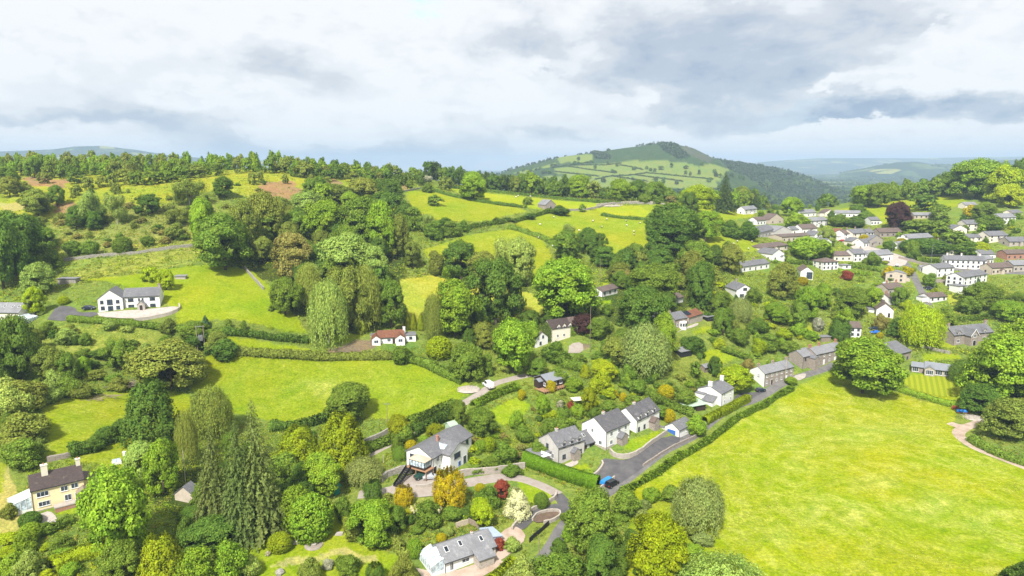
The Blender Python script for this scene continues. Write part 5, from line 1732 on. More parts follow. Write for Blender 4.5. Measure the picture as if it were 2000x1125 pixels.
# pile of rubble by the track, brushwood heaps
def heap(name, label, u, v, n, size, spread, mat, cat):
    p = cast(u, v)
    b = MB()
    if name != 'brushwood': b.lathe([(spread * 1.3, -.4), (spread * 1.1, .12), (spread * .5, .4), (.2, .5)], 10)
    for k in range(n):
        a, r = random.random() * 6.28, spread * random.random() ** .7
        c = Vector((math.cos(a) * r * 1.4, math.sin(a) * r, .1 + .5 * random.random() * (1 - r / spread)))
        if name == 'brushwood':
            d = Vector((random.uniform(-1, 1), random.uniform(-.5, .5), random.uniform(-.1, .3))).normalized() * size * random.uniform(.6, 1.6)
            b.tube(c - d, c + d, .05 + .06 * random.random(), .03, 5)
        else:
            s = size * random.uniform(.4, 1)
            b.hexa([c + Vector((x * s * random.uniform(.7, 1), y * s * random.uniform(.7, 1), -s * .6)) for x, y in ((-1, -1), (1, -1), (1, 1), (-1, 1))],
                   [c + Vector((x * s * random.uniform(.5, .9), y * s * random.uniform(.5, .9), s * .5)) for x, y in ((-1, -1), (1, -1), (1, 1), (-1, 1))])
    o = b.build(name, M[mat])
    o.location = p
    return tag(o, label, cat, None, 'thing')


heap('rubble_heap', 'pale rubble heap at the bend of the farm track', 1902, 815, 40, .5, 3.0, 'palestone', 'heap')
heap('brushwood', 'brown heap of cut branches at the edge of the rough field, beside a large bush', 240, 750, 70, 2.4, 4.5, 'brush', 'brushwood')
heap('brushwood', 'thin scatter of grey branches lying in the left field', 185, 776, 35, 2.0, 4.5, 'brush', 'brushwood')
heap('rubble_heap', 'low heap of rubble and earth in the corner of the central field', 915, 758, 40, .55, 3.4, 'palestone', 'heap')
heap('rubble_heap', 'broken stone heap in front of the ruined fold in the upper fields', 1190, 401, 40, .9, 7, 'palestone', 'heap')


# ------------------------------------------------------------------ poles, masts and lamps
def pole(name, label, u, vb, vt, cat, mat='wood', r=.14, extra=None, group=None):
    p = cast(u, vb)
    h = CAMZ + ray(u, vt)[1] * p.y - p.z
    o = empty(name, p); tag(o, label, cat, group)
    b = MB(); b.tube((0, 0, -.5), (0, 0, h), r, r * .7, 8); b.build('post', M[mat], o)
    if extra == 'arms':
        b = MB(); b.box(-1.0, 1.0, -.06, .06, h - .6, h - .45)
        for x in (-.9, 0, .9): b.lathe([(.06, h - .44), (.05, h - .2)], 6, (x, 0, 0))
        b.build('crossarm', M['metal'], o)
    if extra == 'lamp':
        b = MB(); b.box(-.06, 1.3, -.06, .06, h - .1, h); b.box(.9, 1.5, -.12, .12, h - .13, h - .02); b.build('lamp_head', M['metal'], o)
    return o, h


p = cast(394, 692)
h = 10.5
o = empty('transformer_pole', p, R(20)); tag(o, 'twin wooden poles carrying a grey transformer beside a large bush', 'electricity pole')
for x in (-1.15, 1.15):
    b = MB(); b.tube((x, 0, -1), (x, 0, h), .17, .13, 8); b.build('pole', M['wood'], o)
b = MB(); b.box(-1.5, 1.5, -.1, .1, h - .35, h - .15)
for x in (-1.3, 0, 1.3): b.lathe([(.07, h - .15), (.06, h + .2)], 6, (x, 0, 0))
b.build('crossarm', M['metal'], o)
b = MB(); b.box(-.75, .75, -.55, .55, h - 5.4, h - 3.6)
for x in (-.45, 0, .45): b.lathe([(.08, h - 3.6), (.05, h - 3.1)], 6, (x, 0, 0))
for k in range(6): b.box(-.8 + .3 * k, -.72 + .3 * k, -.62, .62, h - 5.2, h - 3.8)
b.build('transformer', M['metal'], o)
PG = 'wooden poles carrying overhead wires'
for u, vb, vt, label, mat, ex in (
        (757, 824, 786, 'thin wooden pole at the lower edge of the central field', 'wood', 'arms'),
        (1152, 690, 598, 'pale tall pole beside the purple tree and the ivy house', 'wood', None),
        (1172, 552, 505, 'slim pale pole among the dark trees above the half hidden bungalow', 'wood', None),
        (1053, 1108, 1050, 'dark pole beside the lane at the bottom edge', 'wood', None),
        (1533, 748, 700, 'short pale pole at the lane in front of the stone terrace', 'palewood', 'lamp'),
        (363, 950, 880, 'bare pale trunk like pole on the right of the big ash', 'palewood', None),
        (575, 912, 894, 'short pale post among shrubs below the golden conifers', 'palewood', None),
        (749, 905, 888, 'short pale post beside the stone bank and steps', 'palewood', None)):
    pole('utility_pole', label, u, vb, vt, 'pole', mat, .11, ex, PG)
for u, vb, vt, label in ((1818, 518, 478, 'tall grey street lamp by the main road above the white terrace'), (1743, 492, 458, 'grey street lamp at the village square'), (1825, 566, 545, 'street lamp beside the two kerbside cars'),
                         (1943, 520, 488, 'street lamp behind the tan terrace'), (1579, 518, 496, 'street lamp left of the brown hipped house'), (1551, 440, 422, 'street lamp above the school')):
    pole('street_lamp', label, u, vb, vt, 'street lamp', 'metal', .11, 'lamp', 'street lamps of the village')
for u, vt, label in ((1953, 317, 'left one of two slim pale masts above the hillside trees'), (1958, 316, 'right one of two slim pale masts above the hillside trees')):
    pole('radio_mast', label, u, 352, vt, 'mast', 'metal', .25, None, 'radio masts on the hillside')


# ------------------------------------------------------------------ stone walls
def wall_run(name, label, s, h, t, mat='drystone', cat='wall', cap=None, soft=1):
    P = densify(soften(line_px(s), soft), 1.5)
    T = normals2(P)
    vs, fs = [], []
    for i, ((x, y), (nx, ny)) in enumerate(zip(P, T)):
        hh = h * (1 + .10 * math.sin(i * 1.7) * math.sin(i * .6))
        z = gz(x, y)
        for sx, zz in ((-1, -.8), (-1, hh * .96), (0, hh), (1, hh * .96), (1, -.8)):
            vs.append((x + nx * t / 2 * sx, y + ny * t / 2 * sx, z + zz))
    for i in range(len(P) - 1):
        for k in range(4):
            a = i * 5 + k
            fs.append((a, a + 1, a + 6, a + 5))
    fs += [(4, 3, 2, 1, 0), tuple((len(P) - 1) * 5 + k for k in range(5))]
    me = bpy.data.meshes.new(name)
    me.from_pydata(vs, [], fs)
    me.materials.append(M[mat])
    o = link(name, me)
    return tag(o, label, cat)


wall_run('field_wall', 'long dry stone wall below the wooded slope at the left', '125,510 200,501 250,499 310,490 375,482 420,478', 1.5, .6)
wall_run('field_wall', 'dry stone wall running down the right side of the farmhouse lawn', '478,525 500,550 515,566', 1.3, .6)
wall_run('field_wall', 'dry stone wall curving along the top of the upper meadow', '782,376 800,373 820,369 838,367', 1.3, .6)
wall_run('field_wall', 'broken grey stone wall along the ruined fold in the upper fields', '1110,412 1160,409 1190,400 1230,398 1275,400', 1.5, .8)
wall_run('field_wall', 'pale stone wall behind the ruined fold with fallen stones', '1165,402 1220,396 1262,396 1306,402', 1.4, .8, 'palestone')
wall_run('retaining_wall', 'curved stone retaining wall in front of the tall white house', '1191,884 1200,893 1222,897 1248,888 1275,866 1302,848', 1.5, .5, 'palestone')
wall_run('retaining_wall', 'stone retaining wall rising beside the split level house drive', '896,932 925,926 960,926 1000,918 1025,915', 2.0, .5, 'palestone')
wall_run('garden_wall', 'low curved stone wall holding the bed below the parked cars', '812,955 830,954 850,948 856,940', 1.2, .5, 'palestone')
wall_run('garden_wall', 'curved pale stone wall round the lawn with the cream shrub', '1000,1036 1012,1020 1035,1000 1068,985 1086,974 1086,964', 1.1, .5, 'palestone')
wall_run('garden_wall', 'pale stone wall ringing the planted island in the drive', '1040,1018 1050,1005 1075,1000 1093,1001 1095,1010 1080,1020 1062,1024', 1.0, .4, 'palestone')
wall_run('garden_wall', 'rubble bank wall beside the black outside stairs', '745,942 760,930 790,921 806,925', 2.0, .8, 'drystone')
wall_run('garden_wall', 'low white topped wall at the corner of the grey house garden', '1158,932 1166,926 1178,912 1176,905', 1.0, .5, 'palestone')
wall_run('garden_wall', 'low pale wall beside the black four wheel drive', '1172,957 1188,946 1200,936', 1.1, .4, 'palestone')
wall_run('kerb_wall', 'low dark brick wall between tarmac yard and lane', '1256,912 1290,890 1330,866 1370,846', .9, .4, 'stone')
wall_run('terrace_wall', 'pale stone terrace wall in front of the white farmhouse', '262,628 300,622 330,616 352,606 350,598', 1.2, .5, 'palestone')
wall_run('garden_wall', 'grey stone wall in front of the gabled stone house', '1800,680 1830,686 1856,692', 1.4, .5, 'drystone')
wall_run('garden_wall', 'old stone wall beside the main road opposite the garages', '1755,505 1790,514 1825,524', 1.6, .4, 'stone')
wall_run('garden_wall', 'rough stone wall below the white house with stone end', '1824,552 1850,553 1876,556', 2.0, .5, 'stone')
wall_run('garden_wall', 'stone wall along the field lane behind the golden conifers', '712,868 740,855 758,846', 1.6, .6, 'drystone')
wall_run('garden_wall', 'ruined stone wall above the yellow house', '92,902 120,896 145,890', 1.4, .7, 'stone')
wall_run('timber_fence', 'pale timber fence panel behind the bungalow with skylights', '890,1032 915,1024', 1.5, .15, 'palewood', 'fence', soft=0)
wall_run('timber_fence', 'dark timber fence panel right of the pale fence panel', '915,1022 935,1033', 1.5, .15, 'wood', 'fence', soft=0)
wall_run('timber_fence', 'grey timber fence at the foot of the garden hedge', '758,1045 772,1062', 1.5, .15, 'wood', 'fence', soft=0)
wall_run('timber_fence', 'long dark fence beside the planted island and drive', '1034,1060 1052,1044 1072,1026', 1.3, .15, 'black', 'fence', soft=0)


# ------------------------------------------------------------------ plants
def unit(v):
    return v / np.maximum(np.linalg.norm(v, axis=-1, keepdims=True), 1e-9)


def leaf_quads(c, n, size, asp=.75, nrm=None, up=None):
    """Small quads at c facing n. Returns verts, quads, shading normals."""
    k = len(c)
    n = unit(n)
    a = rng.normal(size=(k, 3)) if up is None else up
    t = unit(np.cross(n, a))
    b = np.cross(n, t)
    s = np.asarray(size).reshape(-1, 1)
    t, b = t * s * asp, b * s
    v = np.stack([c - t * .6 - b, c + t - b * .3, c + t * .5 + b, c - t + b * .4], 1).reshape(-1, 3)
    q = np.arange(k * 4).reshape(k, 4)
    sn = np.repeat(unit(n if nrm is None else nrm), 4, 0)
    return v, q, sn


def sphere_pts(k):
    return unit(rng.normal(size=(k, 3)))


def crown_lobed(lobes, per_area, leaf, clump=.05, up=.35, zmin=None):
    """lobes: (x, y, z, rx, rz). Leaf clumps over the outer skin of the joined lobes, thinner within."""
    C, Nn, S = [], [], []
    L = np.array(lobes)
    for x, y, z, rx, rz in lobes:
        k = max(6, int(per_area * rx * rx * 12))
        d = sphere_pts(k)
        r = 1 - .28 * rng.random(k) ** 2.2
        p = np.array([x, y, z]) + d * np.array([rx, rx, rz]) * r[:, None]
        q = (p[:, None] - L[None, :, :3]) / np.stack([L[:, 3], L[:, 3], L[:, 4]], -1)[None]
        depth_in = np.linalg.norm(q, axis=-1).min(1)
        ok = depth_in > .70
        if zmin is not None: ok &= p[:, 2] > zmin
        ok &= (d[:, 2] > -.75) | (rng.random(k) < .4)
        p, d = p[ok], d[ok]
        for cc, dd in zip(p, d):
            m = rng.integers(12, 22)
            o = rng.normal(size=(m, 3)) * clump * (.6 + .7 * rng.random())
            n = unit(o) * .55 + dd * .7 + np.array([0, 0, up]) + rng.normal(size=(m, 3)) * .55
            C.append(cc + o)
            Nn.append(np.concatenate([n, unit(o / clump * .75 + dd * .8 + np.array([0, 0, .2]) + rng.normal(size=(m, 3)) * .42)], 1))
            S.append(leaf * (.6 + .8 * rng.random(m)))
    C, Nn, S = np.concatenate(C), np.concatenate(Nn), np.concatenate(S)
    return leaf_quads(C, Nn[:, :3], S, .75, Nn[:, 3:])


def fit(v, z0=None):
    """Scale to unit width and unit height (keeping the stem base at z = 0)."""
    r = np.percentile(np.hypot(v[:, 0], v[:, 1]), 97)
    v = v.copy()
    v[:, :2] /= 2 * r
    lo = 0 if z0 is None else z0
    hi = np.percentile(v[:, 2], 99.5)
    mn = np.percentile(v[:, 2], .5)
    v[:, 2] = lo + (v[:, 2] - mn) / (hi - mn) * (1 - lo)
    return v


def broad(seed, n=9, low=.14, dens=1.0, leaf=.015, tall=False, clusters=95, per=210, flat=.86):
    """Boughs end in clusters of leaves set on an uneven envelope, with gaps between them."""
    global rng
    rng = np.random.default_rng(seed)
    ph = rng.random(8) * 6.283
    C, Nn, SN, S = [], [], [], []
    wx = .78 + .34 * rng.random(2)
    for i in range(clusters):
        d = sphere_pts(1)[0]
        if d[2] < -.55: d[2] *= -.6
        d = unit(d[None])[0]
        az, el = math.atan2(d[1], d[0]), d[2]
        env = 1 + .20 * math.sin(2 * az + ph[0]) + .15 * math.sin(3 * az + ph[1] + 2 * el) + .13 * math.sin(5 * az + ph[2] - 3 * el) + .12 * math.sin(4 * el + ph[3] + az)
        env *= (1.0 if el > 0 else 1.0 + .18 * el)
        r = env * (.52 + .48 * rng.random() ** .5)
        p = np.array([d[0] * .40 * r * wx[0], d[1] * .40 * r * wx[1], .54 + d[2] * (.40 if not tall else .44) * (.75 + .25 * r)])
        s = (.065 + .06 * rng.random()) * (1.05 if el > .2 else .95)
        m = int(per * dens * (s / .09) ** 2)
        o = sphere_pts(m) * (.45 + .6 * rng.random((m, 1)) ** .6)
        o[:, 2] = np.where(o[:, 2] < -.2, o[:, 2] * .5, o[:, 2])
        C.append(p + o * np.array([s, s, s * flat]))
        Nn.append(o * .6 + d * .5 + np.array([0, 0, .55]) + rng.normal(size=(m, 3)) * .55)
        SN.append(o * .9 + d * .55 + np.array([0, 0, .30]) + rng.normal(size=(m, 3)) * .38)
        S.append(leaf * (.55 + .9 * rng.random(m)))
    C, Nn, SN, S = map(np.concatenate, (C, Nn, SN, S))
    v, q, s = leaf_quads(C, Nn, S, .75, SN)
    return fit(v, low), q, s


def shrub(seed, n=7, leaf=.04, dens=1.0, smooth_=False):
    global rng
    rng = np.random.default_rng(seed)
    lob = [(0, 0, .28, .34, .42)]
    if not smooth_:
        for k in range(n * 3):
            a, z = rng.random() * 6.283, rng.random() ** .8
            q = math.sqrt(max(0, 1 - z * z)) * .38 * (.7 + .5 * rng.random())
            s = .07 + .09 * rng.random()
            lob.append((q * math.cos(a), q * math.sin(a), .12 + z * .68 * (.8 + .35 * rng.random()), s, s * .85))
        for k in range(3):
            a = 6.283 * k / n + rng.normal() * .4
            s = .17 + .12 * rng.random()
            rr = .26 + .08 * rng.random()
            lob.append((rr * math.cos(a), rr * math.sin(a), .22 + .4 * rng.random(), s, s * 1.1))
        lob.append((0.05, 0, .75, .2, .2))
    else:
        lob = [(0, 0, .42, .48, .56)]
    v, q, s = crown_lobed(lob, (240 if not smooth_ else 420) * dens, leaf, .035 if not smooth_ else .02, .3, -.02)
    return fit(v, -.03), q, s


def conifer(seed, tiers=40, droop=.35, width=.85, leaf=.021, ragged=.32):
    global rng
    rng = np.random.default_rng(seed)
    C, Nn, S, U = [], [], [], []
    for i in range(tiers):
        z = .05 + .93 * (i / tiers) ** .95
        Rz = .5 * (1 - z) ** width + .012
        nb = max(4, int(15 * (1 - z) + 4))
        a0 = rng.random() * 6.28
        for k in range(nb):
            a = a0 + 6.283 * k / nb + rng.normal() * .15
            L = Rz * (1 - ragged * rng.random())
            m = max(3, int(26 * L / .5 + 4))
            t = (np.arange(m) + rng.random(m)) / m
            r = L * (.12 + .88 * t)
            zz = z - droop * L * t ** 1.6 + .03 * t
            sp = rng.normal(size=m) * .10 * L * (1.15 - t)
            x = np.cos(a) * r - np.sin(a) * sp
            y = np.sin(a) * r + np.cos(a) * sp
            C.append(np.stack([x, y, zz + rng.normal(size=m) * .006], -1))
            n = np.stack([np.cos(a) * np.ones(m) * .55, np.sin(a) * np.ones(m) * .55, np.ones(m) * .9], -1) + rng.normal(size=(m, 3)) * .35
            Nn.append(n)
            S.append(leaf * (.5 + .9 * rng.random(m)) * (.45 + .75 * (1 - z)))
    C, Nn, S = map(np.concatenate, (C, Nn, S))
    v, q, s = leaf_quads(C, Nn, S, .6)
    return fit(v, .01), q, s


def weeping(seed, strands=620, low=.06, leaf=.0135, dome=.42):
    global rng
    rng = np.random.default_rng(seed)
    C, Nn, S, U = [], [], [], []
    for i in range(strands):
        d = sphere_pts(1)[0]
        d[2] = abs(d[2]) * 1.0 - .15
        r = .75 + .25 * rng.random()
        p = np.array([d[0] * .46 * r, d[1] * .46 * r, .52 + d[2] * dome * r])
        L = (.10 + .28 * rng.random()) * (1.1 if d[2] < .5 else .6)
        m = int(18 * L / .2) + 4
        t = rng.random(m)
        out = unit(np.array([[d[0], d[1], .15]]))[0]
        c = p + np.outer(t, np.array([0, 0, -L])) + np.outer(t * (1 - t), out * .09) + rng.normal(size=(m, 3)) * .02
        C.append(c)
        Nn.append(out + rng.normal(size=(m, 3)) * .4 + np.array([0, 0, .25]))
        S.append(leaf * (.6 + .8 * rng.random(m)))
    C, Nn, S = map(np.concatenate, (C, Nn, S))
    v, q, s = leaf_quads(C, Nn, S, .55, up=np.tile([0, 0, 1.0], (len(C), 1)) + rng.normal(size=C.shape) * .25)
    return fit(v, low), q, s


def golden(seed, n=16, leaf=.016, cone=True):
    """Upswept feathery sprays in a ragged cone."""
    global rng
    rng = np.random.default_rng(seed)
    C, Nn, SN, S = [], [], [], []
    for i in range(210):
        z = .04 + .86 * rng.random() ** (1.25 if cone else .9)
        R0 = (.48 * (1 - z) ** .7 if cone else .48 * math.sqrt(max(0, 1 - ((z - .38) / .64) ** 2))) * (.72 + .28 * rng.random())
        a = rng.random() * 6.283
        o = np.array([math.cos(a), math.sin(a), 0])
        p = o * R0 + np.array([0, 0, z])
        m = 80
        t = rng.random(m)
        w = .055 * (1 - t) + .008
        c = p + np.outer(t, (o * .05 + np.array([0, 0, .15]))) + rng.normal(size=(m, 3)) * w[:, None]
        C.append(c)
        Nn.append(o * .9 + np.array([0, 0, .45]) + rng.normal(size=(m, 3)) * .45)
        SN.append(unit((c - p) * 6 + o * .7 + np.array([0, 0, .25])) + rng.normal(size=(m, 3)) * .15)
        S.append(leaf * (.6 + .8 * rng.random(m)))
    C, Nn, SN, S = map(np.concatenate, (C, Nn, SN, S))
    v, q, s = leaf_quads(C, Nn, S, .6, SN)
    return fit(v, -.01), q, s


def sparse(seed, leaf=.014):
    global rng
    rng = np.random.default_rng(seed)
    lob = []
    for k in range(13):
        a = 6.283 * k * .618
        z = .38 + .5 * rng.random()
        rr = .34 * rng.random() ** .5
        s = .09 + .07 * rng.random()
        lob.append((rr * math.cos(a), rr * math.sin(a), z, s, s))
    v, q, s = crown_lobed(lob, 520, leaf, .045)
    k = rng.random(len(q)) < .8
    return fit(v, .18), q[k], s


def trunk_mesh(name, seed, mat, top=.5, r=.028, limbs=6, spread=.26):
    rr = random.Random(seed)
    b = MB()
    p0 = Vector((0, 0, -.05))
    pts = [p0] + [Vector((rr.uniform(-.012, .012), rr.uniform(-.012, .012), top * k / 3)) for k in (1, 2, 3)]
    for k in range(3):
        b.tube(pts[k], pts[k + 1], r * (1.25 - .25 * k), r * (1.0 - .25 * k), 7)
    for k in range(limbs):
        a = 6.28 * k / limbs + rr.uniform(-.3, .3)
        z = top * rr.uniform(.45, 1.0)
        s = Vector((0, 0, z))
        e = s + Vector((math.cos(a) * spread * rr.uniform(.6, 1.1), math.sin(a) * spread * rr.uniform(.6, 1.1), rr.uniform(.12, .32)))
        mid = (s + e) / 2 + Vector((0, 0, .03))
        b.tube(s, mid, r * .5, r * .33, 5)
        b.tube(mid, e, r * .33, r * .12, 5)
    me = bpy.data.meshes.new(name)
    me.from_pydata(b.v, [], b.f)
    me.materials.append(M[mat])
    return me


def proto(name, res):
    v, q, s = res
    return np_mesh(name, v, q, M['leaf'], s)


PR = {
    'B': [proto('broad_crown', broad(11 + i, 9, .12 + .03 * (i % 2), 1.0, .0135, i in (3, 5), (150, 120, 165, 135, 125, 160, 140)[i], 190)) for i in range(7)],
    'L': [proto('small_crown', broad(41 + i, 6, .08, .30, .030, i == 1, 60, 130)) for i in range(5)],
    'S': [proto('shrub_crown', shrub(61 + i, 6 + i, .022)) for i in range(4)],
    'R': [proto('rounded_crown', shrub(71 + i, 0, .017, 1.4, True)) for i in range(2)],
    'C': [proto('conifer_crown', conifer(81 + i)) for i in range(3)],
    'K': [proto('small_conifer_crown', conifer(91 + i, 12, .3, .9, .075)) for i in range(2)],
    'W': [proto('weeping_crown', weeping(101 + i)) for i in range(3)],
    'G': [proto('feathery_crown', golden(111 + i)) for i in range(2)],
    'O': [proto('upright_crown', golden(121 + i, cone=False)) for i in range(2)],
    'D': [proto('thin_crown', sparse(131 + i)) for i in range(3)],
}
TR = {'B': [trunk_mesh('trunk', i, 'bark', .5) for i in range(3)], 'C': [trunk_mesh('trunk', 9, 'bark', .93, .016, 0)], 'W': [trunk_mesh('trunk', 12, 'pale_bark', .7, .015, 6, .2)],
      'D': [trunk_mesh('trunk', 20 + i, 'pale_bark', .55, .022, 9, .36) for i in range(2)], 'S': [trunk_mesh('stem', 30, 'bark', .35, .03, 5, .3)]}
COLR = {'hedge': (.11, .20, .020), 'goldgreen': (.235, .275, .014), 
    'dark': (.092, .150, .036), 'bluedark': (.065, .105, .040), 'mid': (.140, .205, .042), 'bright': (.205, .300, .040), 'olive': (.195, .225, .062), 'pale': (.27, .34, .115), 'grey': (.22, .26, .115),
    'lime': (.31, .37, .024), 'yellow': (.56, .49, .014), 'gold': (.225, .255, .018), 'orange': (.42, .32, .016), 'purple': (.062, .032, .046), 'red': (.27, .065, .060), 'cream': (.78, .74, .42), 'brown': (.24, .215, .09),
    'spruce': (.115, .145, .062), 'teal': (.06, .11, .075), 'pink': (.42, .25, .2), 'white': (.62, .60, .42), 'black': (.062, .085, .038),
}
TONE = {'hedge': 'green', 'goldgreen': 'fresh yellow green', 'dark': 'dark green', 'bluedark': 'blackish green', 'mid': 'mid green', 'bright': 'bright green', 'olive': 'olive green', 'pale': 'pale green', 'grey': 'grey green', 'lime': 'yellow green', 'yellow': 'bright yellow',
        'gold': 'golden green', 'orange': 'orange yellow', 'purple': 'deep purple', 'red': 'dark red', 'cream': 'creamy white', 'brown': 'brownish green', 'spruce': 'dull green', 'teal': 'blue green', 'pink': 'pinkish', 'white': 'pale flowering', 'black': 'very dark'}
KIND = {'B': ('broadleaf_tree', 'tree', 'broadleaf tree', 'broadleaf trees of the valley'), 'L': ('young_tree', 'tree', 'small tree', 'young trees'), 'S': ('shrub', 'shrub', 'shrub', 'garden and hedgerow shrubs'),
        'R': ('round_shrub', 'shrub', 'rounded shrub', 'rounded garden shrubs'), 'C': ('conifer', 'conifer', 'conifer', 'conifers'), 'K': ('conifer', 'conifer', 'small conifer', 'conifers'),
        'W': ('weeping_tree', 'tree', 'drooping tree', 'birches and willows'), 'G': ('feathery_conifer', 'conifer', 'feathery conifer', 'golden and feathery conifers'), 'O': ('upright_shrub', 'shrub', 'upright shrub', 'upright garden shrubs'), 'D': ('thin_tree', 'tree', 'thin leaved tree', 'thin crowned trees')}
PLANTS = []


def tone(colour):
    c = COLR[colour]
    k = 1.22 + .55 * math.exp(-8 * (.3 * c[0] + .7 * c[1]))
    return [c[0] * k * 1.13, c[1] * k * 1.17, c[2] * k * .72]


prng = random.Random(5)


def plant(kind, colour, p, h, w, parts=True, shared=None, u=None, v=None, note=None):
    nm, cat, word, group = KIND[kind]
    me = prng.choice(PR[kind])
    c = tone(colour) if colour not in ('cream', 'white', 'yellow') else COLR[colour]
    j = prng.uniform(.88, 1.12)
    cc = (min(1, c[0] * j * prng.uniform(.93, 1.07)), min(1, c[1] * j), c[2] * j, 1)
    rz = prng.uniform(0, 6.28)
    tk = {'B': 'B', 'C': 'C', 'W': 'W', 'D': 'D', 'G': None, 'O': None, 'S': 'S', 'R': None, 'L': None, 'K': None}[kind]
    if parts and tk:
        o = empty(nm, p, rz)
        cr = link('crown' if kind != 'S' else 'leaves', me, o)
        cr.scale = (w, w, h)
        cr.color = cc
        t = link('trunk' if kind != 'S' else 'stem', prng.choice(TR[tk]), o)
        t.scale = (min(w, h * .9), min(w, h * .9), h)
    else:
        o = link(nm, me)
        o.location = p
        o.rotation_euler.z = rz
        o.scale = (w, w, h)
        o.color = cc
    o['category'] = cat
    if u is None: u, v = project(p + Vector((0, 0, h * .5)))
    hp = h * F / depth(p)
    PLANTS.append(dict(o=o, kind=kind, colour=colour, h=h, w=w, u=u, v=v, hp=hp, shared=shared, group=group, word=word, p=p, note=note))
    return o


def plant_px(u, vt, vb, wpx, kind, colour, note=None):
    p = cast(u, vb)
    zt = CAMZ + ray(u, vt)[1] * p.y
    h = zt - p.z
    w = wpx * depth(p) / F
    # the far side of a wide low crown shows above its own top when seen from above
    h = max(.6, h - .25 * w * max(0, -slope(vt)))
    if h > 30: print('TALL', u, vt, vb, round(h, 1))
    small = (vb - vt) < 34
    k = kind
    if small and k == 'B': k = 'L'
    if small and k == 'C': k = 'K'
    return plant(k, colour, p, h, w * 1.05, not small, None, u, (vt + vb) / 2, note)


